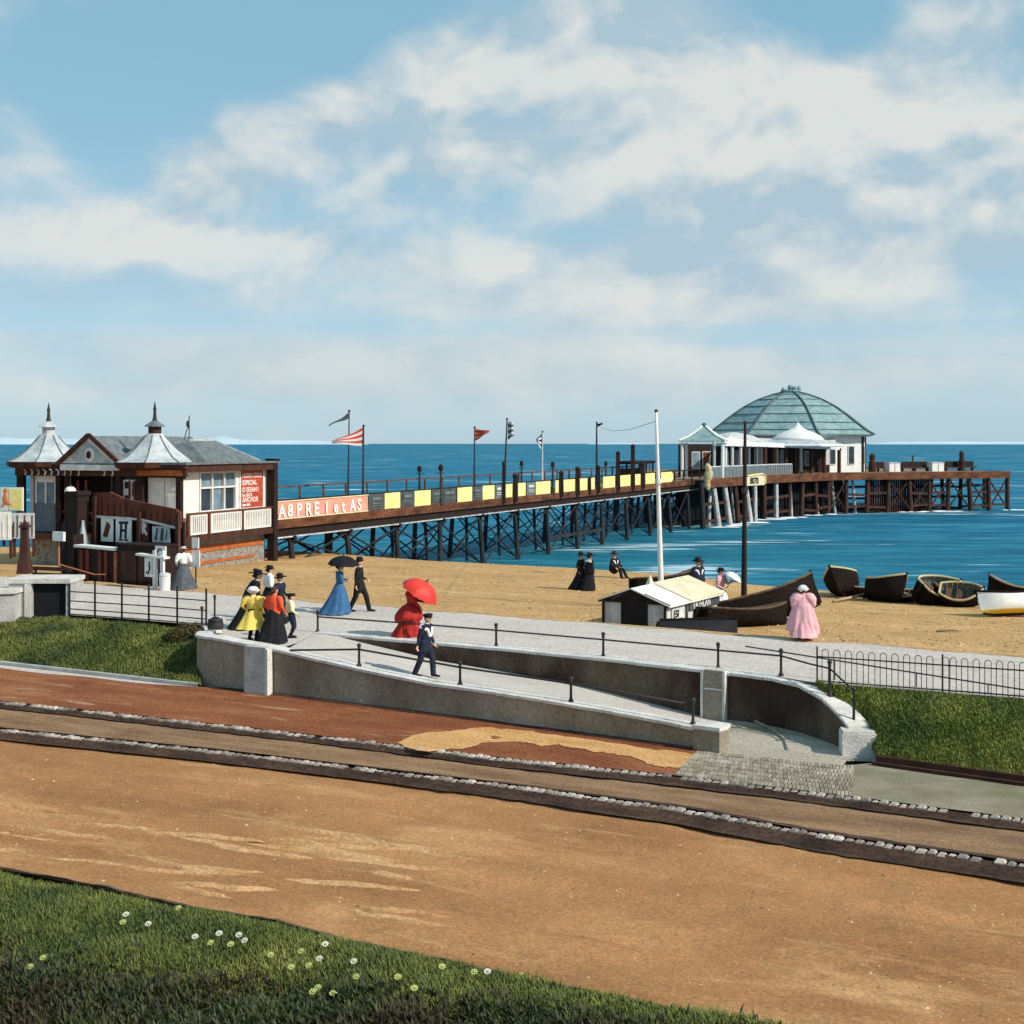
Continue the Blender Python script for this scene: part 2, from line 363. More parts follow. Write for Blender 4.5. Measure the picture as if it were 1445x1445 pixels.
# sea
def sea_mat():
    m = bpy.data.materials.new('sea_water'); m.use_nodes = True
    nt = m.node_tree; L = nt.links; nt.nodes.clear()
    out = N(nt, 'ShaderNodeOutputMaterial')
    tc = N(nt, 'ShaderNodeTexCoord')
    def nz(scale, stretch, detail=6, rough=.6, w=0):
        mp = N(nt, 'ShaderNodeMapping'); mp.inputs['Scale'].default_value = stretch; mp.inputs['Location'].default_value = (w, w*.7, 0)
        mp.inputs['Rotation'].default_value = (0, 0, .12)
        L.new(tc.outputs['Object'], mp.inputs[0])
        n = N(nt, 'ShaderNodeTexNoise'); n.inputs['Scale'].default_value = scale; n.inputs['Detail'].default_value = detail; n.inputs['Roughness'].default_value = rough
        L.new(mp.outputs[0], n.inputs['Vector']); return n.outputs['Fac']
    big = nz(1, (.004, .02, 1), 6, .65)
    mid = nz(1, (.03, .15, 1), 8, .68, 3)
    r1 = ramp(nt, [(.32, C4((.008, .090, .150))), (.5, C4((.014, .138, .235))), (.68, C4((.045, .225, .33)))], mid)
    r2 = ramp(nt, [(.35, (.80, .84, .88, 1)), (.65, (1.18, 1.14, 1.10, 1))], big)
    col = mixc(nt, r1.outputs[0], r2.outputs[0], 1.0, 'MULTIPLY')
    fine = nz(1, (.16, .62, 1), 8, .72, 7)
    r3 = ramp(nt, [(.36, (.42, .50, .56, 1)), (.64, (1.75, 1.6, 1.48, 1))], fine)
    col = mixc(nt, col, r3.outputs[0], 1.0, 'MULTIPLY')
    # green shallows round the pier: the water itself is greener there
    sep = N(nt, 'ShaderNodeVectorMath', operation='DISTANCE'); sep.inputs[1].default_value = (14, 112, 0)
    L.new(tc.outputs['Object'], sep.inputs[0])
    r4 = ramp(nt, [(.0, (1, 1, 1, 1)), (1, (0, 0, 0, 1))])
    mr = N(nt, 'ShaderNodeMapRange'); mr.inputs['From Min'].default_value = 5; mr.inputs['From Max'].default_value = 48
    mr.inputs['To Min'].default_value = .8; mr.inputs['To Max'].default_value = 0.0
    L.new(sep.outputs['Value'], mr.inputs[0])
    mm = N(nt, 'ShaderNodeMath', operation='MULTIPLY'); L.new(mr.outputs[0], mm.inputs[0]); L.new(mid, mm.inputs[1])
    col = mixc(nt, col, (.012, .155, .18), mm.outputs[0])
    # whitecaps
    caps = nz(1, (.09, .75, 1), 8, .62, 21)
    caps2 = nz(1, (.03, .06, 1), 3, .5, 40)
    mu = N(nt, 'ShaderNodeMath', operation='MULTIPLY'); L.new(caps, mu.inputs[0]); L.new(caps2, mu.inputs[1])
    rc = ramp(nt, [(.33, (0, 0, 0, 1)), (.385, (1, 1, 1, 1))], mu.outputs[0])
    col = mixc(nt, col, (.60, .72, .78), rc.outputs[0])
    b1 = N(nt, 'ShaderNodeBump'); b1.inputs['Distance'].default_value = .5; b1.inputs['Strength'].default_value = 1
    L.new(mid, b1.inputs['Height'])
    b2 = N(nt, 'ShaderNodeBump'); b2.inputs['Distance'].default_value = .14; b2.inputs['Strength'].default_value = 1
    L.new(fine, b2.inputs['Height']); L.new(b1.outputs[0], b2.inputs['Normal'])
    d = N(nt, 'ShaderNodeBsdfDiffuse'); L.new(col, d.inputs[0]); L.new(b2.outputs[0], d.inputs['Normal'])
    g = N(nt, 'ShaderNodeBsdfGlossy'); g.inputs['Roughness'].default_value = .35; L.new(b2.outputs[0], g.inputs['Normal'])
    g.inputs[0].default_value = (.6, .8, 1, 1)
    mx = N(nt, 'ShaderNodeMixShader'); mx.inputs[0].default_value = .07
    L.new(d.outputs[0], mx.inputs[1]); L.new(g.outputs[0], mx.inputs[2]); L.new(mx.outputs[0], out.inputs[0])
    return m
M['sea'] = sea_mat()

# ---------------------------------------------------------------- camera, sun, sky
cam = bpy.data.cameras.new('camera'); co = bpy.data.objects.new('camera', cam); COL.objects.link(co)
co.location = (0, 0, CAMZ); co.rotation_euler = (radians(90), 0, 0)
cam.sensor_width = 36; cam.lens = 36*F/1445; cam.shift_y = -(722.5-HY)/1445
cam.clip_start = .1; cam.clip_end = 200000
sc.camera = co
SUNEL = radians(37); SD = Vector((.87, -.48, 0)).normalized()
sd = Vector((SD.x*cos(SUNEL), SD.y*cos(SUNEL), sin(SUNEL)))
sun = bpy.data.lights.new('sun', 'SUN'); so = bpy.data.objects.new('sun', sun); COL.objects.link(so)
sun.energy = 4.1; sun.angle = radians(.5); sun.color = (1, .925, .81)
so.rotation_euler = sd.to_track_quat('Z', 'Y').to_euler(); so.location = (30, -20, 40)
sc.view_settings.view_transform = 'Standard'; sc.view_settings.look = 'None'; sc.view_settings.gamma = 1
sc.view_settings.exposure = 0.18

w = bpy.data.worlds.new('World'); sc.world = w; w.use_nodes = True
nt = w.node_tree; L = nt.links; nt.nodes.clear()
def mth(op, a, b=None, c=None, clamp=False):
    n = nt.nodes.new('ShaderNodeMath'); n.operation = op; n.use_clamp = clamp
    for i, v in enumerate((a, b, c)):
        if v is None: continue
        if isinstance(v, (int, float)): n.inputs[i].default_value = v
        else: L.new(v, n.inputs[i])
    return n.outputs[0]
out = N(nt, 'ShaderNodeOutputWorld'); bg = N(nt, 'ShaderNodeBackground'); bg.inputs[1].default_value = 0.1
sky = N(nt, 'ShaderNodeTexSky'); sky.sky_type = 'NISHITA'; sky.sun_disc = False
sky.sun_elevation = SUNEL; sky.sun_rotation = atan2(SD.x, SD.y)
sky.air_density = 1.0; sky.dust_density = .6; sky.ozone_density = 2.0; sky.altitude = 10
tc = N(nt, 'ShaderNodeTexCoord'); sx = N(nt, 'ShaderNodeSeparateXYZ'); L.new(tc.outputs['Generated'], sx.inputs[0])
u = mth('ARCTAN2', sx.outputs[0], sx.outputs[1]); v = sx.outputs[2]
def fbm(du, dv, su, sv, w, det=9, ro=.58, dist=.35):
    c = N(nt, 'ShaderNodeCombineXYZ')
    L.new(mth('MULTIPLY', mth('ADD', u, du), su), c.inputs[0]); L.new(mth('MULTIPLY', mth('ADD', v, dv), sv), c.inputs[1]); c.inputs[2].default_value = w
    n = N(nt, 'ShaderNodeTexNoise'); n.inputs['Scale'].default_value = 1; n.inputs['Detail'].default_value = det; n.inputs['Roughness'].default_value = ro; n.inputs['Distortion'].default_value = dist
    L.new(c.outputs[0], n.inputs['Vector']); return n.outputs['Fac']
def blob_uv(px, py, rx, ry, ang, amp):
    u0 = math.atan((px-CX)/F); v0 = (HY-py)/F*.97
    du = mth('SUBTRACT', u, u0); dv = mth('SUBTRACT', v, v0)
    a = radians(ang); ca, sa = cos(a), sin(a)
    e1 = mth('ADD', mth('MULTIPLY', du, ca*F/rx), mth('MULTIPLY', dv, sa*F/rx))
    e2 = mth('ADD', mth('MULTIPLY', du, -sa*F/ry), mth('MULTIPLY', dv, ca*F/ry))
    q = mth('ADD', mth('MULTIPLY', e1, e1), mth('MULTIPLY', e2, e2))
    return mth('MULTIPLY', mth('POWER', 2.718, mth('MULTIPLY', q, -1)), amp)
CL = [(330, 240, 130, 60, 25, .8), (460, 150, 150, 45, 22, .7), (640, 110, 150, 60, 25, .75), (800, 55, 90, 50, 0, .6), (960, 70, 170, 80, -10, .9), (1010, 170, 260, 90, -8, .7),
      (1330, 90, 110, 60, 10, .95), (1230, 140, 150, 50, 20, .6), (40, 225, 80, 60, -30, .75), (620, 230, 330, 55, 5, .55), (1180, 345, 260, 75, 14, .9), (1400, 290, 160, 90, 20, .85),
      (860, 400, 110, 45, 30, .55), (150, 335, 240, 28, 2, .5), (560, 360, 380, 45, -4, .5), (420, 500, 620, 38, 0, .5), (1150, 500, 520, 36, 2, .4), (740, 210, 120, 40, -5, .5),
      (1000, 430, 200, 30, 5, .35), (720, 440, 900, 110, 0, .20), (720, 545, 1300, 42, 0, .34), (1150, 230, 420, 120, 8, .4), (200, 150, 200, 90, 20, -.5), (1190, 40, 110, 60, -20, -.6), (330, 60, 300, 70, 5, -.6), (900, 465, 300, 18, 0, -.3), (200, 455, 300, 16, 0, -.3)]
B = None
for c in CL:
    b = blob_uv(*c); B = b if B is None else mth('ADD', B, b)
n1 = fbm(0, 0, 8.5, 12.5, 3.1, 8, .52, .3); n2 = fbm(.010, .022, 8.5, 12.5, 3.1, 8, .52, .3)
fine = fbm(0, 0, 24, 34, 8.0, 5, .55, .3)
n3 = fbm(0, 0, 2.6, 30, 5.5, 6, .55, .3)
bf = N(nt, 'ShaderNodeMapRange', interpolation_type='SMOOTHSTEP'); bf.inputs['From Min'].default_value = .05; bf.inputs['From Max'].default_value = .17; L.new(v, bf.inputs[0]); bf = bf.outputs[0]
def dens(n):
    n = mth('ADD', mth('MULTIPLY', n, mth('ADD', mth('MULTIPLY', bf, .72), .28)), mth('MULTIPLY', mth('SUBTRACT', 1, bf), mth('MULTIPLY', n3, .72)))
    x = mth('ADD', mth('MULTIPLY', mth('SUBTRACT', n, .5), 2.0), mth('MULTIPLY', B, .78))
    x = mth('ADD', x, mth('MULTIPLY', mth('SUBTRACT', fine, .5), .22))
    return x
d1 = dens(n1); d2 = dens(n2)
mr = N(nt, 'ShaderNodeMapRange', interpolation_type='SMOOTHERSTEP'); mr.inputs['From Min'].default_value = -.22; mr.inputs['From Max'].default_value = .78
L.new(d1, mr.inputs[0]); cover = mr.outputs[0]
lit = mth('ADD', mth('MULTIPLY', mth('SUBTRACT', d1, d2), 2.2), .52, clamp=True)
ms = N(nt, 'ShaderNodeMapRange'); ms.inputs['From Min'].default_value = .15; ms.inputs['From Max'].default_value = .85; L.new(lit, ms.inputs[0])
K = 10.0   # cloud radiance is given as seen at Background strength 0.1
ccol = mixc(nt, tuple(K*x for x in (.39, .505, .58)), tuple(K*x for x in (.69, .695, .66)), ms.outputs[0])
# clear air: the Sky Texture pulled towards the pale turquoise of the day, paler towards the water
mz = N(nt, 'ShaderNodeMapRange', interpolation_type='SMOOTHSTEP'); mz.inputs['From Min'].default_value = -.01; mz.inputs['From Max'].default_value = .30
L.new(v, mz.inputs[0])
tone = mixc(nt, tuple(K*x for x in (.39, .60, .735)), tuple(K*x for x in (.245, .485, .615)), mz.outputs[0])
base = mixc(nt, sky.outputs[0], tone, .72)
fin = mixc(nt, base, ccol, mth('MULTIPLY', cover, .86))
L.new(fin, bg.inputs[0]); L.new(bg.outputs[0], out.inputs[0])
# ================================================================ SETTING
TLAWN = [(-500, 1112), (-200, 1185), (0, 1227), (135, 1252), (250, 1280), (390, 1303), (490, 1330), (620, 1357), (722, 1382), (912, 1420), (1042, 1443), (1300, 1490), (1700, 1560)]
TK2 = [(-500, 992), (0, 1043), (290, 1073), (500, 1098), (722, 1125), (972, 1161), (1172, 1199), (1445, 1240), (1900, 1308)]
TK1 = [(-500, 950), (0, 999), (290, 1031), (500, 1055), (722, 1083), (937, 1105), (1172, 1134), (1445, 1170), (1900, 1226)]
TPB = [(-500, 882), (0, 937), (290, 970), (380, 979), (600, 1007), (800, 1033), (985, 1058), (1185, 1081), (1235, 1076), (1445, 1105), (1900, 1165)]
def line(tab, off, n=80, x0=-500, x1=1900):
    return [Rp(lerp(x0, x1, i/(n-1)), interp(tab, lerp(x0, x1, i/(n-1))), off) for i in range(n)]
def offs(pts, d, dz=0):
    r = []
    for i, p in enumerate(pts):
        t = pts[min(i+1, len(pts)-1)]-pts[max(i-1, 0)]; t.z = 0; t.normalize()
        q = p+Vector((-t.y, t.x, 0))*d; q.z += dz; r.append(q)
    return r
def strip(a, b, nv, jit=0, fr=1.0):
    rows = []
    for j in range(nv+1):
        r = []
        for p, q in zip(a, b):
            x = p.lerp(q, j/nv)
            if jit and 0 < j < nv: x.z += jit*noise.noise(Vector((x.x*fr, x.y*fr, 1.3)))
            r.append(x)
        rows.append(r)
    return rows
lawn = line(TLAWN, 0.02); k2 = line(TK2, 0); k2b = offs(k2, .34, .2)
k1 = line(TK1, .2); k1b = offs(k1, .26, .15); pb = line(TPB, .35)
RDR = strip(line(TLAWN, .02, 260), line(TK2, 0, 260), 220)
for j, r_ in enumerate(RDR):
    e_ = min(1, j/8, (220-j)/12)
    for p in r_:
        a_ = .9*p.x-.436*p.y; b_ = .436*p.x+.9*p.y
        h_ = .035*noise.noise(Vector((a_*.5, b_*.9, 0)))+.022*noise.noise(Vector((a_*1.6, b_*2.2, 3)))+.012*noise.noise(Vector((a_*4.2, b_*5, 6)))
        wob = .25*noise.noise(Vector((a_*.12, 9, 0)))
        for c_ in (19.2, 20.6, 22.3, 23.6): h_ -= .03*math.exp(-((b_-c_-wob)/.10)**2)
        p.z += h_*e_
o = MB(); o.grid(RDR); struct(o.build('road', M['road'], smooth=True))
o = MB(); o.grid(strip([p-Vector((0, 0, .012)) for p in k2b], k1, 10, .02, 1.5)); struct(o.build('gutter_strip', M['strip'], smooth=True))

def kerb(pts, width, h, name, seed):
    """a row of separate stones, butted, each a bevelled block"""
    rr = random.Random(seed)
    o = MB()
    # resample by length
    L_ = [0]
    for a, b in zip(pts, pts[1:]): L_.append(L_[-1]+(b-a).length)
    def pt(s):
        for i in range(len(L_)-1):
            if s <= L_[i+1]:
                return pts[i].lerp(pts[i+1], (s-L_[i])/(L_[i+1]-L_[i]))
        return pts[-1].copy()
    s = 0
    while s < L_[-1]-.3:
        ln = rr.uniform(.14, .21)
        a = pt(s+.012); b = pt(s+ln-.012); s += ln
        lowst = rr.random() < .05
        t = (b-a); t.z = 0; t.normalize(); n = Vector((-t.y, t.x, 0))
        hh = h+rr.uniform(-.015, .025)-(.05 if lowst else 0); w_ = width+rr.uniform(-.02, .01); dn = n*rr.uniform(-.012, .012)
        bv = .035
        base = [a+dn, b+dn, b+dn+n*w_, a+dn+n*w_]
        low = [p-Vector((0, 0, .05)) for p in base]
        mid = [p+Vector((0, 0, hh-bv)) for p in base]
        c = (base[0]+base[2])/2
        top = [p+(c-p).normalized()*bv*1.4+Vector((0, 0, hh)) for p in base]
        for p, q in zip(top, base): p.z = q.z+hh
        o.add(low+mid+top, [(0, 1, 5, 4), (1, 2, 6, 5), (2, 3, 7, 6), (3, 0, 4, 7), (4, 5, 9, 8), (5, 6, 10, 9), (6, 7, 11, 10), (7, 4, 8, 11), (8, 9, 10, 11)])
    ob = o.build(name, M['kerb']); return struct(ob)
kerb(k2, .20, .2, 'kerb', 3)
kerb(k1, .17, .15, 'kerb', 5)
# gutter mud round the stones; the front strips paint the shade of their faces
def ragged(pts, d, sd):
    return [q+(p-q)*(.45+.55*smooth(-8, 5, p.x))+Vector((0, 1, 0))*(.06*noise.noise(Vector((p.x*.9, sd, 0)))+.06*noise.noise(Vector((p.x*3.1, sd, 4)))) for p, q in zip(offs(pts, d), pts)]
k2d = line(TK2, 0, 400); k1d = line(TK1, .2, 400)
o = MB(); o.grid([[p+Vector((0, 0, .045)) for p in ragged(k2d, -.36, 1)], [p+Vector((0, 0, .05)) for p in offs(k2d, -.22)], [p+Vector((0, 0, .18)) for p in offs(k2d, .03)], [p+Vector((0, 0, .18)) for p in offs(k2d, .1)]]); struct(o.build('gutter_mud_shade', M['gutter_mud_shade']))
o = MB(); o.grid([[p+Vector((0, 0, .035)) for p in ragged(k1d, -.22, 5)], [p+Vector((0, 0, .04)) for p in offs(k1d, -.08)], [p+Vector((0, 0, .125)) for p in offs(k1d, .03)], [p+Vector((0, 0, .125)) for p in offs(k1d, .1)]]); struct(o.build('gutter_mud_shade', M['gutter_mud_shade']))
o = MB(); o.grid([[p+Vector((0, 0, .212)) for p in offs(k2d, .18)], [p+Vector((0, 0, .214)) for p in ragged(k2d, .33, 9)]]); struct(o.build('gutter_mud_shade', M['gutter_mud_shade']))
# dark joint bed just behind the lower kerb stones
# quad patch between K1 back line and pavement back line over a px range that may slant
def patch(xa0, xa1, xb0, xb1, nu, nv, fz=None):
    rows = []
    for j in range(nv+1):
        t = j/nv; r = []
        for i in range(nu+1):
            s = i/nu
            pa = lerp(xa0, xa1, s); pbx = lerp(xb0, xb1, s)
            a = Rp(pa, interp(TK1, pa), .2); a2 = Rp(pa+4, interp(TK1, pa+4), .2); d = (a2-a); d.z = 0; d.normalize()
            a = a+Vector((-d.y, d.x, 0))*.155+Vector((0, 0, .148)); b = Rp(pbx, interp(TPB, pbx), .35)
            p = a.lerp(b, t)
            if fz: p.z += fz(p, s, t)
            r.append(p)
        rows.append(r)
    return rows
o = MB(); o.grid(patch(-500, 948, -500, 985, 70, 10, lambda p, s, t: .015*noise.noise(p*1.2) if 0 < t < 1 else 0)); struct(o.build('pavement', M['pave'], smooth=True))
# pale ridges of loose sand left by wheels on the road
rr = random.Random(17); o = MB()
for k in range(46):
    px = rr.uniform(-30, 560); py = rr.uniform(1125, 1265)+px*.10
    if py > interp(TLAWN, px)-25: continue
    c = Rp(px, py, .0); L_ = rr.uniform(.5, 1.9); w_ = rr.uniform(.06, .17); an = -RD*0+RD+rr.uniform(-.05, .30); h_ = rr.uniform(.03, .055)
    ca, sa = cos(an), sin(an); rows = []
    for i in range(25):
        u_ = i/12-1; r_ = []
        for j in range(9):
            v_ = j/4-1; ww = w_*(1-abs(u_)**1.5)*(1+.45*noise.noise(Vector((k, u_*3, 1))))
            y_ = v_*ww+.10*noise.noise(Vector((u_*1.7, k, 7))); x_ = u_*L_
            r_.append(Vector((c.x+x_*ca-y_*sa, c.y+x_*sa+y_*ca, rz(c.x)+.012-.03+(h_+.03)*(1-v_*v_)*(1-u_*u_)**.5*(1+.35*noise.noise(Vector((x_*6, y_*6, k)))))))
        rows.append(r_)
    o.grid(rows)
struct(o.build('sand_ridges', M['ridge'], smooth=True))
# a spill of pale sand lying on the pavement
sp_ = [(560, 1047), (590, 1036), (640, 1030), (690, 1026), (740, 1031), (800, 1039), (880, 1051), (950, 1060), (982, 1064), (976, 1074), (955, 1083), (925, 1080), (900, 1071), (870, 1064), (830, 1059), (790, 1051), (760, 1052), (730, 1046), (690, 1047), (655, 1056), (615, 1060), (580, 1058)]
ed_ = []
for (x0, y0), (x1, y1) in zip(sp_, sp_[1:]+sp_[:1]):
    for k in range(6):
        q = Rp(lerp(x0, x1, k/6), lerp(y0, y1, k/6), .358); q.x += .16*noise.noise(q*3)+.10*noise.noise(q*9); q.y += .14*noise.noise(q*3+Vector((5, 0, 0)))+.10*noise.noise(q*10); ed_.append(q)
o = MB(); o.poly(ed_, True); ob = o.build('sand_patch', M['spill']); struct(ob)
# stone sett crossing: every sett a small block
sett = MB(); rr = random.Random(11)
rows = patch(948, 1200, 985, 1205, 88, 7)
for j in range(7):
    for i in range(-(j % 2), 88, 2):
        i0, i1 = max(0, i), min(88, i+2); a, b, c, d = rows[j][i0], rows[j][i1], rows[j+1][i1], rows[j+1][i0]
        cc = (a+b+c+d)/4; hz = rr.uniform(.006, .022)
        q = [p.lerp(cc, .07 if 1 else 0) for p in (a, b, c, d)]; q2 = [p.lerp(cc, .2)+Vector((0, 0, hz)) for p in (a, b, c, d)]
        sett.add([p-Vector((0, 0, .02)) for p in q]+q2, [(0, 1, 5, 4), (1, 2, 6, 5), (2, 3, 7, 6), (3, 0, 4, 7), (4, 5, 6, 7)])
struct(sett.build('crossing', M['cobble']))
o = MB(); o.grid([[p-Vector((0, 0, .006)) for p in r] for r in patch(944, 1204, 981, 1209, 46, 9)]); struct(o.build('crossing_bed', M['earth'], smooth=True))
o = MB(); o.grid(patch(1200, 1900, 1205, 1900, 40, 8, lambda p, s, t: .02*noise.noise(p*1.5) if 0 < t < 1 else 0)); struct(o.build('path', M['path'], smooth=True))
# pale slab edging along the foot of the left bank
e = [Rp(x, interp(TPB, x)+1.0, .35) for x in range(-500, 290, 20)]
o = MB(); o.grid([[p+Vector((0, 0, .10)) for p in offs(e, -.03)], [p+Vector((0, 0, .10)) for p in offs(e, .10)]]); o.grid([offs(e, -.03, -.02), [p+Vector((0, 0, .10)) for p in offs(e, -.03)]])
struct(o.build('bank_edging', M['conc2']))
e2 = [p.lerp(q, smooth(1, .0, i/len(e))) if 0 else q.lerp(p, max(0, (i/len(e)-.45)/.55)) for i, (p, q) in enumerate(zip(offs(e, -.08, .008), offs(e, -.8, .008)))]; e3 = offs(e, -.06, .008)
e2 = [p+Vector((0, 0, .012*noise.noise(p*.8)-.0))+((Vector((0.0, .25*noise.noise(p*.5), 0)))) for p in e2]
o = MB(); o.grid([e2, e3]); struct(o.build('pale_verge', M['path2'] if 'path2' in M else M['prom'], smooth=True))

# ---------------------------------------------------------------- promenade
HP = 5.45; ZP = CAMZ-HP
TPF = [(-500, 690), (0, 806), (100, 815), (300, 832), (450, 847), (600, 860), (850, 874), (1000, 888), (1200, 905), (1445, 921), (1900, 958)]
# keep the far edge a straight shore-parallel line in plan
FA = Vector((-2.8, 44.3, ZP)); FD = Vector((.853, -.522, 0))
def far_line(px):      # point of the promenade's far edge on the ray of px
    r = (px-CX)/F
    s = (r*FA.y-FA.x)/(FD.x-r*FD.y)
    return FA+FD*s
OW = [(300, 968, 1.80), (380, 979, 1.67), (500, 994, 1.36), (600, 1007, 1.17), (700, 1020, 1.10), (800, 1033, 1.02), (900, 1046, .93), (990, 1058.5, .83)]
OWP = [Rp(a, b, .35) for a, b, c in OW]
IN = [P(445, 893.5, HP), P(570, 904, HP), P(700, 915, HP), P(850, 930, HP), P(1000, 947, HP)]
CU = [(5.45, 31.85, 1.56), (6.1, 31.35, 1.55), (6.6, 30.75, 1.50), (6.95, 30.05, 1.34), (7.17, 29.4, 1.10), (7.28, 28.95, .92)]
INALL = [(p.x, p.y, ZP+.03) for p in IN]+CU
near = [at(-500, 46, ZP), at(-200, 44.5, ZP), P(0, 862, HP), P(98, 868, HP), P(200, 875, HP), P(285, 882, HP)]
prom = [Vector((p.x, p.y, ZP)) for p in near]
prom += [Vector((OWP[0].x-.25, OWP[0].y+.9, ZP)), Vector((OWP[0].x+.1, OWP[0].y+.25, ZP)), Vector((OWP[1].x+.1, OWP[1].y+.25, ZP)), P(420, 907, HP), IN[0]+Vector((0, 0.05, 0))]
prom += [p+Vector((.05, .1, 0)) for p in IN[1:]]+[Vector((x+.12, y+.15, ZP)) for x, y, z in CU[:3]]
RB = [P(1153, 964, HP), P(1300, 974.5, HP), P(1445, 986, HP), P(1900, 1022, HP)]
prom += RB
prom += [far_line(x) for x in (1900, 1445, 1000, 600, 300, 0, -200, -500)]
o = MB(); o.poly(prom)
if True:
    struct(o.build('promenade', M['prom']))
# sand blown over the seaward edge of the promenade
fl = [far_line(x) for x in [-300+i*4 for i in range(500)]]
inn = []
for p in fl:
    q = p.copy(); wd_ = .10+.55*max(0, noise.noise(Vector((p.x*.55, 3, 0)))+.25)+.12*noise.noise(Vector((p.x*2.7, 8, 0))); q += Vector((-.522, -.853, 0))*max(.02, wd_); q.z = ZP+.006; inn.append(q)
o = MB(); o.grid([inn, [p+Vector((0, 0, .012)) for p in fl]]); struct(o.build('sand_drift', M['sand'], smooth=True))
# low sea-wall face of the promenade towards the beach
fl = [far_line(x) for x in range(-500, 1901, 100)]
o = MB(); o.grid([[p+Vector((0, 0, -.004)) for p in fl], [p+Vector((.0, 0, -1.6)) for p in fl]]); struct(o.build('promenade_edge', M['conc']))

# ---------------------------------------------------------------- ramp
def zr_ramp(x):  # ramp level along the outer wall by px
    return interp([(300, 1.55), (400, 1.548), (440, 1.48), (600, 1.08), (700, .96), (800, .82), (990, .42)], x)
ro = []; ri = []
for i in range(30):
    s = i/29
    x = lerp(392, 990, s); p = Rp(x, interp(TPB, x), .35); z = zr_ramp(x)
    ro.append(Vector((p.x+.1, p.y+.2, z)))
    k = s*(len(IN)-1); j = min(len(IN)-2, int(k)); q = IN[j].lerp(IN[j+1], k-j)
    zi = lerp(1.549, z, smooth(0, .12, s)); ri.append(Vector((q.x, q.y+.05, zi)))
o = MB(); o.grid(strip(ro, ri, 6, 0)); struct(o.build('ramp', M['ramp'], smooth=True))
# landing at the foot of the ramp
def resample(pts, n):
    L_ = [0]
    for a, b in zip(pts, pts[1:]): L_.append(L_[-1]+(b-a).length)
    r = []
    for i in range(n):
        s = L_[-1]*i/(n-1)
        for k in range(len(L_)-1):
            if s <= L_[k+1]+1e-9:
                r.append(pts[k].lerp(pts[k+1], (s-L_[k])/max(1e-9, L_[k+1]-L_[k]))); break
    return r
low = [ro[-1]]+[Rp(x, interp(TPB, x), .352) for x in (1000, 1060, 1120, 1190)]
up = [ri[-1]+Vector((0, .02, 0))]+[Vector((x+.05, y+.05, z)) for (x, y, _), z in zip(CU, (.43, .41, .39, .37, .36, .355))]
o = MB(); o.grid(strip(resample(low, 24), resample(up, 24), 8)); struct(o.build('ramp_landing', M['landing'], smooth=True))
# fillet slab: curved drainage kerb at the foot of the curved wall
ck = [P(1030, 1009, 6.5), P(1062, 1016, 6.53), P(1088, 1028, 6.57), P(1108, 1044, 6.6), P(1112, 1058, 6.62)]
o = MB(); o.tube(resample(ck, 14), .035, 6); struct(o.build('curved_kerb', M['conc']))

# ---------------------------------------------------------------- beach and sea
TCR = [(-500, 762), (0, 772), (385, 776), (480, 782), (600, 791), (800, 801), (960, 811), (1060, 825), (1160, 833), (1300, 843), (1445, 851), (1900, 885)]
def beach_D(px):
    f = far_line(px); Df = f.y
    Dc = F*6.8/(interp(TCR, px)-HY)
    return Df, Dc
def beach_z(px, D):
    Df, Dc = beach_D(px); t = (D-Df)/(Dc-Df)
    X = (px-CX)/F*D
    bump_ = .05*noise.noise(Vector((X*.35, D*.25, 2)))+.02*noise.noise(Vector((X*1.1, D*.8, 5)))
    if t <= 1: return CAMZ-(6.03+.77*max(0, t))+bump_*(1-t)*min(1, t*4)
    return CAMZ-(6.8+(t-1)*9.5)+0*bump_
def Bp(px, py):
    lo, hi = beach_D(px); lo *= 1.0
    for _ in range(40):
        m = (lo+hi)/2
        if HY+F*(CAMZ-beach_z(px, m))/m > py: lo = m
        else: hi = m
    return at(px, m, beach_z(px, m))
rows = []
for j in range(61):
    t = j/60*1.0 if j <= 48 else None
    r = []
    for i in range(141):
        px = lerp(-500, 1900, i/140)
        Df, Dc = beach_D(px)
        tt = (j/48 if j <= 48 else 1+(j-48)/12*.45)
        D = lerp(Df, Dc, tt)
        r.append(at(px, D, beach_z(px, D)))
    rows.append(r)
o = MB(); o.grid(rows); struct(o.build('beach', M['sand'], smooth=True))
# sea: one sheet graded to the horizon
def gl(n, lim, p=3.0, c=0):
    return [c+lim*(abs(2*i/n-1)**p)*(1 if 2*i > n else -1) for i in range(n+1)]
xs = gl(80, 90000); ys = [20+90000*(i/90)**3.4 for i in range(91)]
o = MB(); o.grid([[Vector((x, y, -2.0)) for x in xs] for y in ys]); struct(o.build('sea', M['sea'], smooth=True))
# land under everything, far behind the camera
a = far_line(-500)+Vector((0, .0, 0)); b = far_line(1900)
dd = (a-b); dd.z = 0; dd.normalize()
ll = [a+dd*400-Vector((0, 2.2, 0)), a-Vector((0, 2.2, 0)), b-Vector((0, 2.2, 0)), b-dd*400-Vector((0, 2.2, 0)), b-dd*400+Vector((-200, -600, 0)), a+dd*400+Vector((-200, -600, 0))]
o = MB(); o.poly([Vector((p.x, p.y, -.25)) for p in ll]); struct(o.build('ground', M['earth']))
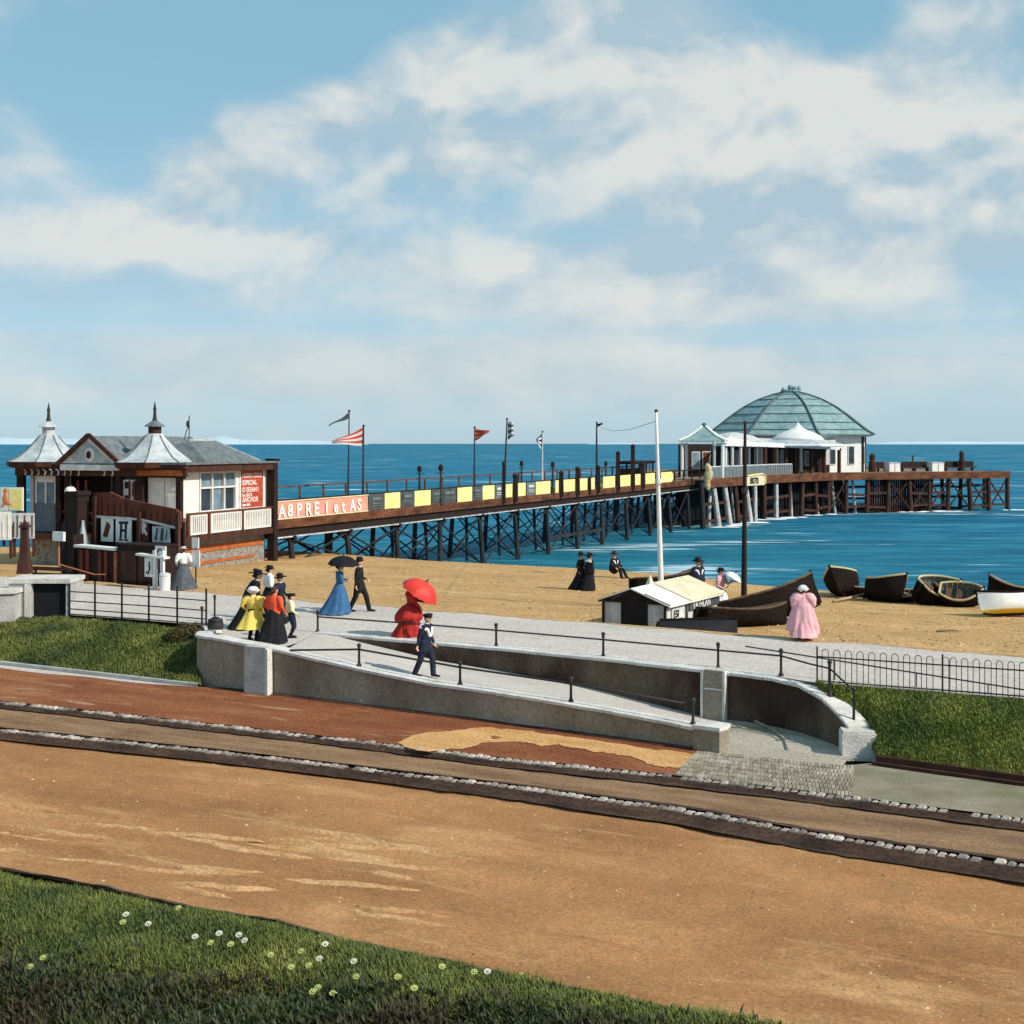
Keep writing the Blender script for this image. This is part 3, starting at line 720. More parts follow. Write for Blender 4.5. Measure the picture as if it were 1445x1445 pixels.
# far chalk coast
o = MB()
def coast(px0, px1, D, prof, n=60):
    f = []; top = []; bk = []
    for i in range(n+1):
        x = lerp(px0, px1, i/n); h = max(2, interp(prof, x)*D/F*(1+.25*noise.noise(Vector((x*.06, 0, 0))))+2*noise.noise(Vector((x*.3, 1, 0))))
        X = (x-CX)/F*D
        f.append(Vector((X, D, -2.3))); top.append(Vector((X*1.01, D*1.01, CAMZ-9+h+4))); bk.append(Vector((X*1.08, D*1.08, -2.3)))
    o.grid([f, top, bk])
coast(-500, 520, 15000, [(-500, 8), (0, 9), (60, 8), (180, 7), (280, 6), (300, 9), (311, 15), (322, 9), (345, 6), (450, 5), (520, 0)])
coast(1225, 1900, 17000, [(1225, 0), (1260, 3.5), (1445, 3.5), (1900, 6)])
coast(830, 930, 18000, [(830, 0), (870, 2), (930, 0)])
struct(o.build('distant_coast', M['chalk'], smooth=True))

# ---------------------------------------------------------------- grass banks and lawn (ground under the grass)
lb_low = [Rp(x, interp(TPB, x)-1, .40) for x in range(-500, 296, 20)]; lb_low = offs(lb_low, .12)
def lb_t(x): return interp([(-500, 46.5), (-200, 44.6), (0, 43.2), (98, 42.5), (200, 41.2), (285, 39.6), (296, 38.6)], x)
lb_top = [at(x, lb_t(x), ZP-.12) for x in range(-500, 296, 20)]
LB = strip(lb_low, lb_top, 10)
for j, r in enumerate(LB):
    for p in r: p.z += .12*sin(pi*j/10)+.04*noise.noise(p*.7)*(0 < j < 10)
o = MB(); o.grid(LB); struct(o.build('grass_bank', M['soil'], smooth=True))
rb_x = list(range(1150, 1901, 15))
rb_low = [Rp(max(1236, x), interp([(1150, 1072), (1235, 1072), (1445, 1100), (1900, 1160)], max(1236, x)), .40) for x in rb_x]
rb_top = [P(x, interp([(1150, 964), (1300, 975), (1445, 987), (1900, 1022)], x), HP)-Vector((0, .06, .04)) for x in rb_x]
for i, x in enumerate(rb_x):
    if x < 1236:
        k = (x-1150)/86
        q = Vector((lerp(6.95, 7.75, k), lerp(30.6, 28.9, k), lerp(1.42, .5, k)))
        rb_low[i] = q
RBG = strip(rb_low, rb_top, 10)
for j, r in enumerate(RBG):
    for p in r: p.z += (.10*sin(pi*j/10)+.03*noise.noise(p*.9)*(0 < j < 10))
o = MB(); o.grid(RBG); struct(o.build('grass_bank', M['soil'], smooth=True))
# grey stone edge between the lawn and the road
le = line(TLAWN, 0.02, 500)
o = MB(); o.grid([[p+Vector((0, 0, .05+.03*noise.noise(p*3))) for p in offs(le, -.03)], [p+Vector((0, .03*noise.noise(p*2), .05+.03*noise.noise(p*3))) for p in offs(le, .015)], [p+Vector((0, .06*noise.noise(p*2.2), .0)) for p in offs(le, .06)]]); struct(o.build('lawn_edging', M['concdark']))
# two dark drain boards at the foot of the right bank
o = MB()
ed = [Rp(x, interp([(1235, 1076), (1445, 1105), (1900, 1165)], x), .35) for x in range(1236, 1901, 30)]
o.grid([offs(ed, .0, .0), offs(ed, .0, .14), offs(ed, .1, .14)]); o.grid([offs(ed, -.28, .01), offs(ed, -.28, .07), offs(ed, -.2, .07), offs(ed, -.2, .01)])
struct(o.build('bank_edging', M['brown']))
# lawn in front
LW = []
for j in range(31):
    r = []
    for i, p in enumerate(lawn):
        q = p.copy(); q.y -= j/30*9.0; q.x -= j/30*1.5
        q.z = .02-.006*j*0+.10*smooth(0, .06, j/30)-(j/30)**2*1.3+.05*noise.noise(q*.5)*(j > 0)
        r.append(q)
    LW.append(r)
o = MB(); o.grid(LW, True); struct(o.build('lawn', M['soil'], smooth=True))

# ================================================================ WALLS, FENCES, RAILINGS (things)
def sweep(o, path, sec):
    """sweep path points (x,y) with per-point section list [(offset, z)...] closed"""
    n = len(sec[0]); vs = []
    for i, (x, y) in enumerate(path):
        a = Vector(path[max(0, i-1)]); b = Vector(path[min(len(path)-1, i+1)]); t = (b-a).normalized(); nn = Vector((-t.y, t.x))
        for off, z in sec[i]:
            vs.append((x+nn.x*off, y+nn.y*off, z))
    fs = []
    for i in range(len(path)-1):
        for k in range(n):
            k2 = (k+1) % n
            fs.append((i*n+k, (i+1)*n+k, (i+1)*n+k2, i*n+k2))
    fs.append(tuple(range(n))); m = (len(path)-1)*n; fs.append(tuple(m+k for k in range(n))[::-1])
    o.add(vs, fs)
# outer retaining wall
path = [(p.x, p.y) for p in OWP]; zt = [c for a, b, c in OW]
q0 = Vector(path[0])
pre = [(q0.x-.62, q0.y+2.3), (q0.x-.72, q0.y+1.5), (q0.x-.62, q0.y+.75), (q0.x-.35, q0.y+.22)]
path = pre+path; zt = [1.68, 1.74, 1.78, 1.80]+zt
def dense(path, z, k):
    P2 = []; Z2 = []
    for i in range(len(path)-1):
        for j in range(k):
            P2.append(tuple(Vector(path[i]).lerp(Vector(path[i+1]), j/k))); Z2.append(lerp(z[i], z[i+1], j/k))
    return P2+[path[-1]], Z2+[z[-1]]
path, zt = dense(path, zt, 3)
t = thing('retaining_wall', 'long stained concrete wall with white coping sloping down beside the ramp', 'wall', (path[12][0], path[12][1], .35))
o = MB(); sweep(o, path, [[(0.02, 0.2), (0.02, z-.10), (.34, z-.10), (.34, .2)] for z in zt]); o.build('wall_body', M['conc'], t, True)
o = MB()
def coping(o, path, zt, prof):
    for i in range(len(path)-1):
        a = Vector(path[i]); b = Vector(path[i+1]); g = min(.4, .008/max(.01, (b-a).length))
        dz = .004*math.sin(i*2.3)
        sweep(o, [tuple(a.lerp(b, g)), tuple(a.lerp(b, 1-g))], [[(x, lerp(zt[i], zt[i+1], s_)+y+dz) for x, y in prof] for s_ in (g, 1-g)])
coping(o, path, zt, [(-.04, -.08), (-.04, -.015), (-.015, 0), (.38, 0), (.40, -.02), (.40, -.08)]); o.build('coping', M['coping'], t, True)
o = MB(); a = Rp(350, 975.5, .35); b = Rp(380, 979.5, .35); d = (b-a); d.z = 0; nn = Vector((-d.y, d.x, 0)).normalized()
o.obox(a-nn*.16-Vector((0, 0, .1)), d, nn*.2, Vector((0, 0, 1.32))); o.build('pilaster', M['conc2'], t, True)
o = MB(); o.obox(b-nn*.19-Vector((0, 0, .1)), d.normalized()*.09, nn*.21, Vector((0, 0, 1.30))); o.build('pilaster_edge', M['coping'], t, True)
e = OWP[-1]; dr = (OWP[-1]-OWP[-2]); dr.z = 0; dr.normalize(); nn = Vector((-dr.y, dr.x, 0))
o = MB()
vs = e-dr*.15-nn*.10
blk = [vs, vs+dr*.62, vs+dr*.66+nn*.3, vs+dr*.6+nn*.58, vs+nn*.58]
o.prism([(p.x, p.y) for p in blk], .3, .82)
o.build('end_block', M['conc'], t, True)
o = MB(); c_ = sum(blk, Vector())/5; o.prism([tuple((c_+(p-c_)*1.04).xy) for p in blk], .82, .90); o.build('block_cap', M['coping'], t, True)
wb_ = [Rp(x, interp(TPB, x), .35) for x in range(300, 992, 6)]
o = MB(); o.grid([[p+Vector((0, -.01, .045)) for p in offs(wb_, .03)], [p+Vector((0, -.03*noise.noise(p*4), .012)) for p in offs(wb_, -.10)]], True); struct(o.build('wall_foot_gutter', M['gutter_mud_shade']))
# inner wall with the curved end
pi_ = [(x, y) for x, y, z in INALL]; zi = [z for x, y, z in INALL]
pi_, zi = dense(pi_, zi, 3)
def bez(pts, n):
    return pts
t = thing('retaining_wall', 'brown stained promenade wall with shade in its colour, curving round to a white block at the ramp foot', 'wall', (pi_[10][0], pi_[10][1], .4))
zb = [max(.3, 1.45-(i/12)*1.1) if i < 12 else .3 for i in range(len(pi_))]
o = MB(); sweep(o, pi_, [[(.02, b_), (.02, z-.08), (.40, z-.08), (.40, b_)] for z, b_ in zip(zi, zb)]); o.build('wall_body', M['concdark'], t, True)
o = MB(); coping(o, pi_, zi, [(-.04, -.08), (-.04, -.015), (-.01, 0), (.46, 0), (.48, -.02), (.48, -.08)]); o.build('coping', M['coping'], t, True)
o = MB(); a = IN[4]+Vector((-.14, .07, 0)); d = FD*.60; nn = Vector((.522, .853, 0))
o.obox(a-nn*.10-Vector((0, 0, 1.2)), d, nn*.16, Vector((0, 0, 1.24)))
o.build('pilaster', M['conc'], t, True)
o = MB()
for s_ in (0, .56): o.obox(a-nn*.125+d.normalized()*s_-Vector((0, 0, 1.2)), d.normalized()*.06, nn*.17, Vector((0, 0, 1.25)))
o.obox(a-nn*.12+Vector((0, 0, -.42)), d, nn*.02, Vector((0, 0, .04)))
o.build('pilaster_edge', M['coping'], t, True)
o = MB(); c = at(1209, 28.85, 0)
vs = [(-.36, -.22), (.36, -.26), (.40, .28), (-.30, .34)]
o.prism([(c.x+x, c.y+y) for x, y in vs], .25, .82); o.prism([(c.x+x*.93, c.y+y*.93) for x, y in vs], .82, .87)
o.build('end_block', M['coping'], t, True)

# promenade post-and-rail
def iron_post(o, p, h=.62, r=.032):
    o.lathe([(r*2.0, 0), (r*2.0, .03), (r*1.3, .06), (r, .12), (r*.9, h-.14), (r*1.3, h-.12), (r*1.3, h-.09), (r*.9, h-.075)], 10, p)
    o.ball(p+Vector((0, 0, h-.035)), r*1.75, 10, 6)
pts = [P(447, 893, HP)]+[P(x, y, HP) for x, y in ((575, 903), (700, 914), (852, 928.5), (1015, 945))]+[Vector((6.3, 31.35, 1.57))]+[Vector((7.12, 30.0, 1.34)), Vector((7.42, 29.05, .90))]
pts = [p+Vector((0, .18, .0)) for p in pts]
t = thing('post_and_rail', 'black iron rail on ball-topped posts along the promenade edge above the ramp', 'railing', pts[3])
for i, p in enumerate(pts):
    if i == 1: continue      # the woman with the red parasol stands there
    o = MB(); iron_post(o, p, .62 if i < 6 else .80); o.build('post', M['iron'], t, True, True)
o = MB(); rp = [p+Vector((0, 0, .44)) for p in pts[:5]]+[pts[5]+Vector((0, 0, .46))]+[Vector((6.85, 31.0, 1.93)), pts[6]+Vector((0, 0, .62)), pts[6].lerp(pts[7], .6)+Vector((.08, 0, .62)), pts[7]+Vector((0, 0, .72)), pts[7]+Vector((.0, -.02, .05))]
o.tube(rp, .022, 8); o.build('rail', M['iron'], t, True, True)
pts = [(452, 902), (500, 929.5), (643, 957), (800, 986), (973, 1019)]
pp = []
for x, y in pts[1:]:
    b = Rp(x, interp(TPB, x), .35); z = interp([(a, c) for a, _, c in OW], x)
    pp.append(Vector((b.x+.1, b.y+.17, z)))
t = thing('post_and_rail', 'low black iron handrail on four posts along the sloping ramp wall', 'railing', pp[1])
for p in pp: o = MB(); iron_post(o, p, .56); o.build('post', M['iron'], t, True, True)
o = MB(); o.tube([Vector((pp[0].x-1.9, pp[0].y+.9, 1.62))]+[p+Vector((0, 0, .42)) for p in pp], .026, 8); o.build('rail', M['iron'], t, True, True)

# field fence on the left bank
fx = [98, 134, 172, 210, 250, 291]
fp = [P(x, interp([(98, 868), (210, 876), (291, 883)], x), HP)-Vector((0, 0, 0)) for x in fx]
t = thing('rail_fence', 'thin black fence of six posts and four rails above the grass bank', 'fence', fp[2])
for p in fp: o = MB(); o.box(p+Vector((0, 0, .55)), (.05, .05, 1.14)); o.build('post', M['iron'], t, True)
for k in (.74, .45, .20, .04):
    o = MB(); o.tube([p+Vector((0, -.03, k*1.02)) for p in fp], .019, 6); o.build('rail', M['iron'], t, True)
# hooped railing on the right
def hpt(x): return P(x, interp([(1153, 963.5), (1300, 974), (1445, 985.5), (1900, 1021)], x), HP)
t = thing('hooped_railing', 'black hoop-topped iron railing above the right grass bank', 'railing', hpt(1330))
a = hpt(1153)
xs_ = [1160+i*16.4 for i in range(26)]
for i, x in enumerate(xs_):
    if 1318 < x < 1332: x += 6
    p = hpt(x); q = hpt(x+9.0); mid = (p+q)/2; w_ = (q-p)
    o = MB(); h = .70
    pts = [p, p+Vector((0, 0, h))]+[mid+Vector((0, 0, h))-w_*.5*cos(pi*k/8)+Vector((0, 0, w_.length*.5*sin(pi*k/8))) for k in range(1, 8)]+[q+Vector((0, 0, h)), q]
    o.tube(pts, .009, 5); o.build('hoop', M['iron'], t, True)
for x in (1153, 1330, 1510):
    o = MB(); o.box(hpt(x)+Vector((0, 0, .41)), (.032, .032, .84)); o.build('post', M['iron'], t, True)
for z in (.60, .05):
    o = MB(); o.beam(hpt(1153)+Vector((0, -.012, z)), hpt(1590)+Vector((0, -.012, z)), .012, .03); o.build('rail', M['iron'], t, True)
# sloping handrail behind it
t = thing('handrail', 'long thin sloping handrail seen through the hooped railing', 'railing', P(1200, 955, HP)+Vector((0, .2, 0)))
o = MB(); q0 = hpt(1060)+Vector((0, .8, .62)); q1 = hpt(1445)+Vector((0, .35, .14)); q2 = hpt(1600)+Vector((0, .25, -.02))
o.tube([q0, q1, q2], .018, 6); o.build('rail', M['iron'], t, True)
for k in (.35, .65, .9):
    p = q0.lerp(q1, k); o = MB(); o.tube([Vector((p.x, p.y, ZP)), p], .014, 6); o.build('post', M['iron'], t, True)

# concrete abutment with the black opening
fl_ = P(12, 868, HP); fr_ = P(98, 868, HP)
t = thing('concrete_abutment', 'pale concrete block with a black square opening beside the fence', 'wall', P(60, 868, HP))
X0 = fl_.x; X1 = fr_.x; Y0 = fr_.y; zt_ = 2.70
def ab(px, z, dy=0): return at(px, Y0, z)+Vector((0, dy, 0))
o = MB()
x45 = at(45, Y0, 0).x; x93 = at(93, Y0, 0).x
o.obox((X0, Y0, .9), (x45-X0, 0, 0), (0, 1.4, 0), (0, 0, 1.66))
o.obox((x93, Y0, .9), (X1-x93, 0, 0), (0, 1.4, 0), (0, 0, 1.66))
o.obox((x45, Y0+1.0, .9), (x93-x45, 0, 0), (0, .4, 0), (0, 0, 1.66))
o.build('wall_body', M['conc2'], t, True)
o = MB(); o.obox((X0-.08, Y0-.06, 2.56), (X1-X0+.12, 0, 0), (0, 1.5, 0), (0, 0, .14)); o.build('coping', M['coping'], t, True)
o = MB(); o.obox((x45+.02, Y0+.14, 1.4), (x93-x45-.04, 0, 0), (0, .06, 0), (0, 0, 1.14)); o.build('door', M['void'], t, True)
o = MB(); o.obox((x45-.22, Y0-.05, .9), (.2, 0, 0), (0, .05, 0), (0, 0, 1.66)); o.build('pilaster', M['coping'], t, True)
# low sloping wall at the frame edge
t = thing('low_wall', 'low pale wall with flat coping at the left edge beside the abutment', 'wall', at(0, 42, 1.3))
o = MB(); a = at(-160, 41.2, .8); b = at(20, 42.2, .8)
d = b-a; o.obox(a, d, Vector((0, 1.0, 0)), Vector((0, 0, 1.5))); o.build('wall_body', M['conc2'], t, True)
o = MB(); o.obox(a+Vector((-.05, -.06, 1.5)), d+Vector((.12, 0, 0)), Vector((0, 1.15, 0)), Vector((0, 0, .12))); o.build('coping', M['coping'], t, True)
# iron bin with post on the landing
p = P(304, 893, 5.42)
t = thing('iron_bin', 'squat black iron bin standing inside the rounded wall end', 'bin', p)
o = MB(); o.lathe([(.16, 0), (.20, .05), (.235, .18), (.235, .27), (.20, .34), (.22, .36), (.22, .39), (.12, .42)], 14); o.build('drum', M['iron'], t, smooth=True)
o = MB(); o.lathe([(.12, .42), (.08, .45), (.05, .46)], 14); o.build('lid', M['void'], t, smooth=True)
p0 = at(285, 38.0, 1.78); p1 = P(303, 877, 5.42)
for p, lab in ((p0, 'short black post standing on the rounded white wall end'), (p1, 'short black ball-topped post behind the iron bin')):
    o = MB(); iron_post(o, p, .62 if p is p0 else .8, .03); tag(o.build('bollard', M['iron'], smooth=True), lab, 'bollard', 'short posts at the wall end')
# brown pointed post on the abutment
p = at(35, 44.6, 2.70)
t = thing('gate_post', 'tapering brown wooden post standing on the concrete abutment', 'post', p)
o = MB(); o.box((0, 0, .22), (.42, .42, .44), taper=.8); o.box((0, 0, .98), (.30, .30, 1.1), taper=.62); o.build('shaft', M['brown'], t)
o = MB(); o.box((0, 0, 1.56), (.30, .30, .08)); o.lathe([(.13, 1.6), (.02, 1.78)], 4, (0, 0, 0), pi/4); o.build('cap', M['brown'], t)
# driftwood and shrub
p = Bp(1342, 892); o = MB(); o.tube([p+Vector((-.5, 0, .03)), p+Vector((0, .05, .09)), p+Vector((.45, 0, .05))], [.03, .06, .02], 7); tag(o.build('driftwood', M['wood'], smooth=True), 'small pale plank of driftwood lying on the sand', 'driftwood')
# ================================================================ PIER ENTRANCE BUILDING
def text_mesh(s, size, name, m, parent, origin, xdir, zdir, depth=.012, bold=.0, shear=0):
    cu = bpy.data.curves.new('t', 'FONT'); cu.body = s; cu.size = size; cu.extrude = depth; cu.offset = bold; cu.resolution_u = 3; cu.shear = shear
    ob = bpy.data.objects.new('t', cu); COL.objects.link(ob)
    bpy.context.view_layer.update()
    me = bpy.data.meshes.new_from_object(ob); bpy.data.objects.remove(ob); bpy.data.curves.remove(cu)
    X = Vector(xdir).normalized(); Z = Vector(zdir).normalized(); Y = Z.cross(X)
    mt = Matrix(((X.x, Z.x, -Y.x, origin[0]), (X.y, Z.y, -Y.y, origin[1]), (X.z, Z.z, -Y.z, origin[2]), (0, 0, 0, 1)))
    me.transform(mt); me.materials.clear(); me.materials.append(m); me.name = name
    o = bpy.data.objects.new(name, me); COL.objects.link(o); o.parent = parent
    return o
KR = atan2(-.351, .936)
K = thing('pier_entrance_building', 'low white and brown pier building with two pale spired turrets and grey roofs', 'building', (-16.5, 68, 0), KR)
o = MB(); o.box((-5.0, 4.3, 1.2), (9.3, 7.9, 1.8)); o.build('stone_base', M['stone'], K)
o = MB(); o.obox((-.36, .6, 1.35), (.05, 0, 0), (0, 7.4, 0), (0, 0, .34)); o.obox((-.36, .9, .72), (.05, 0, 0), (0, 6.2, 0), (0, 0, .16)); o.build('orange_band', M['orange'], K)
o = MB(); o.box((-5.0, 4.1, 2.14), (10.5, 9.2, .32)); o.build('floor', M['brown'], K)
# walls
o = MB()
o.obox((-9.7, 1.7, 2.3), (9.3, 0, 0), (0, .15, 0), (0, 0, 3.5)); o.build('front_wall', M['deepbrown'], K)
o = MB()
o.obox((-.45, 0, 2.3), (.2, 0, 0), (0, 1.6, 0), (0, 0, 3.5)); o.obox((-.45, 5.1, 2.3), (.2, 0, 0), (0, 3.3, 0), (0, 0, 3.5))
o.obox((-.45, 1.6, 2.3), (.2, 0, 0), (0, 3.5, 0), (0, 0, 1.1)); o.obox((-.45, 1.6, 5.55), (.2, 0, 0), (0, 3.5, 0), (0, 0, .25))
o.obox((-9.7, 8.2, 2.3), (9.25, 0, 0), (0, .2, 0), (0, 0, 3.5)); o.obox((-9.9, .3, 2.3), (.2, 0, 0), (0, 8.1, 0), (0, 0, 3.5))
o.build('wall', M['white'], K)
# side window
o = MB(); y0, y1, z0, z1 = 1.62, 5.08, 3.42, 5.53
for y in (y0, 2.75, 3.9, y1-.08): o.obox((-.40, y, z0), (.20, 0, 0), (0, .09, 0), (0, 0, z1-z0))
for z in (z0, 4.65, z1-.09): o.obox((-.39, y0+.09, z), (.17, 0, 0), (0, y1-y0-.18, 0), (0, 0, .09))
wf = o.build('window', M['white'], K)
o = MB(); o.obox((-.37, y0+.05, z0+.05), (.03, 0, 0), (0, y1-y0-.1, 0), (0, 0, z1-z0-.1)); o.build('pane', M['darkglass'], wf)
o = MB()
for y, z, h in ((2.85, 3.55, 1.95), (4.05, 4.76, .66), (1.75, 4.75, .65)): o.obox((-.335, y, z), (.012, 0, 0), (0, .95, 0), (0, 0, h))
o.build('blind', M['glass'], wf)
o = MB(); o.obox((-.24, y0-.05, z0-.1), (.12, 0, 0), (0, y1-y0+.1, 0), (0, 0, .09)); o.build('sill', M['white'], wf)
# red sign
o = MB(); o.obox((-.246, 5.38, 3.46), (.06, 0, 0), (0, 2.5, 0), (0, 0, 2.3)); sg = o.build('sign', M['white'], K)
o = MB(); o.obox((-.184, 5.52, 3.52), (.03, 0, 0), (0, 2.22, 0), (0, 0, 2.12)); o.build('sign_panel', M['red'], sg)
for i, (s_, z, sz) in enumerate((('HORN COLS', 5.14, .35), ('ESPECIAL', 4.74, .37), ('O SEEAN I', 4.35, .37), ('for SEATS', 4.10, .24), ('ANCHOR', 3.80, .38), ('open daily', 3.60, .20))):
    text_mesh(s_, sz, 'lettering', M['white'], sg, (-.15, 5.58, z), (0, 1, 0), (0, 0, 1), .006, .008)
# balustrades
for a, b in ((.1, 1.62), (1.95, 4.9), (5.1, 7.95)):
    o = MB(); o.obox((.17, a, 2.36), (.07, 0, 0), (0, b-a, 0), (0, 0, .09)); o.obox((.17, a, 3.30), (.07, 0, 0), (0, b-a, 0), (0, 0, .10))
    n = int((b-a)/.17)
    for i in range(n+1):
        y = a+(b-a-.09)*i/n; o.obox((.19, y, 2.45), (.035, 0, 0), (0, .09, 0), (0, 0, .85))
    for y in (a, b-.12): o.obox((.165, y, 2.45), (.08, 0, 0), (0, .12, 0), (0, 0, .85))
    o.build('balustrade', M['white'], K)
o = MB(); o.obox((.10, -.1, 3.41), (.2, 0, 0), (0, 8.2, 0), (0, 0, .07))
for y in (-.12, 1.7, 4.95): o.obox((.12, y, 2.3), (.14, 0, 0), (0, .16, 0), (0, 0, 1.1))
o.build('handrail', M['redbrown'], K)
o = MB(); o.box((.1, 8.35, 3.2), (.44, .42, 5.8)); o.box((.1, 8.35, 6.08), (.6, .6, .16)); o.build('corner_post', M['deepbrown'], K)
# fascias and posts
o = MB(); o.obox((-10.3, -.42, 5.32), (10.6, 0, 0), (0, .2, 0), (0, 0, .40)); o.obox((-10.2, -.5, 5.72), (10.55, 0, 0), (0, .3, 0), (0, 0, .2)); o.obox((.05, -.2, 5.55), (.25, 0, 0), (0, 8.4, 0), (0, 0, .38)); o.obox((-10.35, -.2, 5.55), (.25, 0, 0), (0, 8.9, 0), (0, 0, .38))
o.build('fascia', M['brown'], K)
o = MB(); o.obox((-2.6, -.44, 5.38), (2.7, 0, 0), (0, .02, 0), (0, 0, .28)); o.build('frieze_board', M['orange'], K)
for x in (-10.0, -7.55, -7.0, -3.75, -2.5, -.15):
    o = MB(); w_ = .42 if x in (-10.0, -2.5) else .28; o.box((x, -.28, 3.84), (w_, .26, 3.04)); o.build('post', M['deepbrown'], K)
# doors at the right corner
for x in (-2.25, -1.22):
    o = MB(); o.obox((x, .02, 2.36), (.98, 0, 0), (0, .08, 0), (0, 0, 2.9))
    for z in (2.5, 3.5, 4.6):
        o.obox((x+.12, .0, z), (.74, 0, 0), (0, .02, 0), (0, 0, .9 if z < 4.6 else .5))
    d = o.build('door', M['white'], K)
    o = MB(); o.ball((x+(.86 if x < -2 else .12), -.04, 3.5), .05, 8, 6); o.build('handle', M['iron'], d)
o = MB(); o.obox((-2.3, .1, 5.2), (2.2, 0, 0), (0, .1, 0), (0, 0, .2)); o.build('door_head', M['deepbrown'], K)
# left door
o = MB(); o.obox((-9.35, .02, 2.36), (1.35, 0, 0), (0, .09, 0), (0, 0, 1.5)); d = o.build('door', M['bluegrey'], K)
o = MB()
for x in (-9.35, -8.72, -8.1): o.obox((x, 0, 3.86), (.1, 0, 0), (0, .1, 0), (0, 0, 1.1))
o.obox((-9.35, 0, 4.96), (1.35, 0, 0), (0, .1, 0), (0, 0, .42)); o.build('frame', M['white'], d)
o = MB(); o.obox((-9.3, .05, 3.86), (1.25, 0, 0), (0, .02, 0), (0, 0, 1.1)); o.build('pane', M['glass'], d)
# middle window
o = MB(); 
for x in (-5.7, -5.0, -4.5, -4.05): o.obox((x, 1.56, 3.9), (.1, 0, 0), (0, .12, 0), (0, 0, 1.35))
o.obox((-5.7, 1.5, 3.78), (1.75, 0, 0), (0, .2, 0), (0, 0, .12)); wf = o.build('window', M['bluegrey'], K)
o = MB(); o.obox((-5.65, 1.64, 3.9), (1.62, 0, 0), (0, .03, 0), (0, 0, 1.35)); o.build('pane', M['darkglass'], wf)
o = MB(); o.obox((-3.62, -.2, 3.65), (.95, 0, 0), (0, .05, 0), (0, 0, 1.5)); pb_ = o.build('notice_board', M['whiteold'], K)
o = MB()
for i, (x, z, w_, h) in enumerate(((-3.5, 4.7, .3, .34), (-3.05, 4.3, .26, .7), (-3.52, 3.8, .3, .55), (-3.1, 3.75, .22, .34))): o.obox((x, -.215, z), (w_, 0, 0), (0, .012, 0), (0, 0, h))
o.build('notice_print', M['navy'], pb_)
# roofs
def hip(o, x0, x1, y0, y1, ze, xr, ya, yb, zr_, th=.12):
    A, B_, C, D = (x0, y0, ze), (x1, y0, ze), (x1, y1, ze), (x0, y1, ze); E = (xr, ya, zr_); G = (xr, yb, zr_)
    o.add([A, B_, C, D, E, G]+[(p[0], p[1], p[2]-th) for p in (A, B_, C, D)], [(0, 1, 4), (1, 2, 5, 4), (2, 3, 5), (3, 0, 4, 5), (6, 7, 1, 0), (7, 8, 2, 1), (8, 9, 3, 2), (9, 6, 0, 3), (9, 8, 7, 6)])
o = MB(); hip(o, -4.3, .42, 1.3, 6.5, 6.05, -2.0, 3.2, 5.6, 7.18); o.obox((-4.3, -.55, 5.93), (4.72, 0, 0), (0, 1.9, 0), (0, 0, .11)); o.obox((-4.3, 6.4, 5.92), (4.7, 0, 0), (0, 2.3, 0), (0, 0, .11))
hip(o, -10.45, -6.5, 1.3, 8.75, 6.045, -8.5, 3.2, 6.6, 7.0); o.obox((-10.45, -.55, 5.925), (3.5, 0, 0), (0, 1.9, 0), (0, 0, .11)); o.build('roof', M['slate'], K)
# ridge tiles
o = MB(); o.beam((-2, 3.2, 7.2), (-2, 5.6, 7.2), .16, .1); o.beam((.42, 6.5, 6.08), (-2, 5.6, 7.2), .1, .07); o.build('ridge', M['lead'], K)
# gable
o = MB(); o.solid([(-7.1, -.62, 5.98), (-3.6, -.62, 5.98), (-5.35, -.62, 7.34)], (0, .1, 0)); g = o.build('gable', M['lead'], K)
o = MB(); o.ball((-5.35, -.64, 6.42), .32, 14, 8, (1, .3, 1.2)); gg = o.build('medallion', M['white'], g)
o = MB(); o.ball((-5.35, -.70, 6.42), .17, 12, 8, (1, .4, 1.25)); o.build('medallion_centre', M['deepbrown'], g)
o = MB(); o.add([(-7.2, -.6, 5.98), (-5.35, -.6, 7.40), (-3.5, -.6, 5.98), (-7.2, 8.5, 5.98), (-5.35, 8.5, 7.40), (-3.5, 8.5, 5.98)], [(0, 3, 4, 1), (1, 4, 5, 2), (3, 5, 4), (0, 1, 2)]); o.build('gable_roof', M['slate'], K)
o = MB()
for x in (-7.35, -3.35): o.beam((x, -.74, 5.92), (-5.35, -.74, 7.46), .14, .20, (0, 0, 1))
o.build('bargeboard', M['brown'], K)
o = MB(); o.obox((-7.15, -.72, 5.62), (3.6, 0, 0), (0, .2, 0), (0, 0, .30)); o.build('gable_beam', M['whiteold'], K)
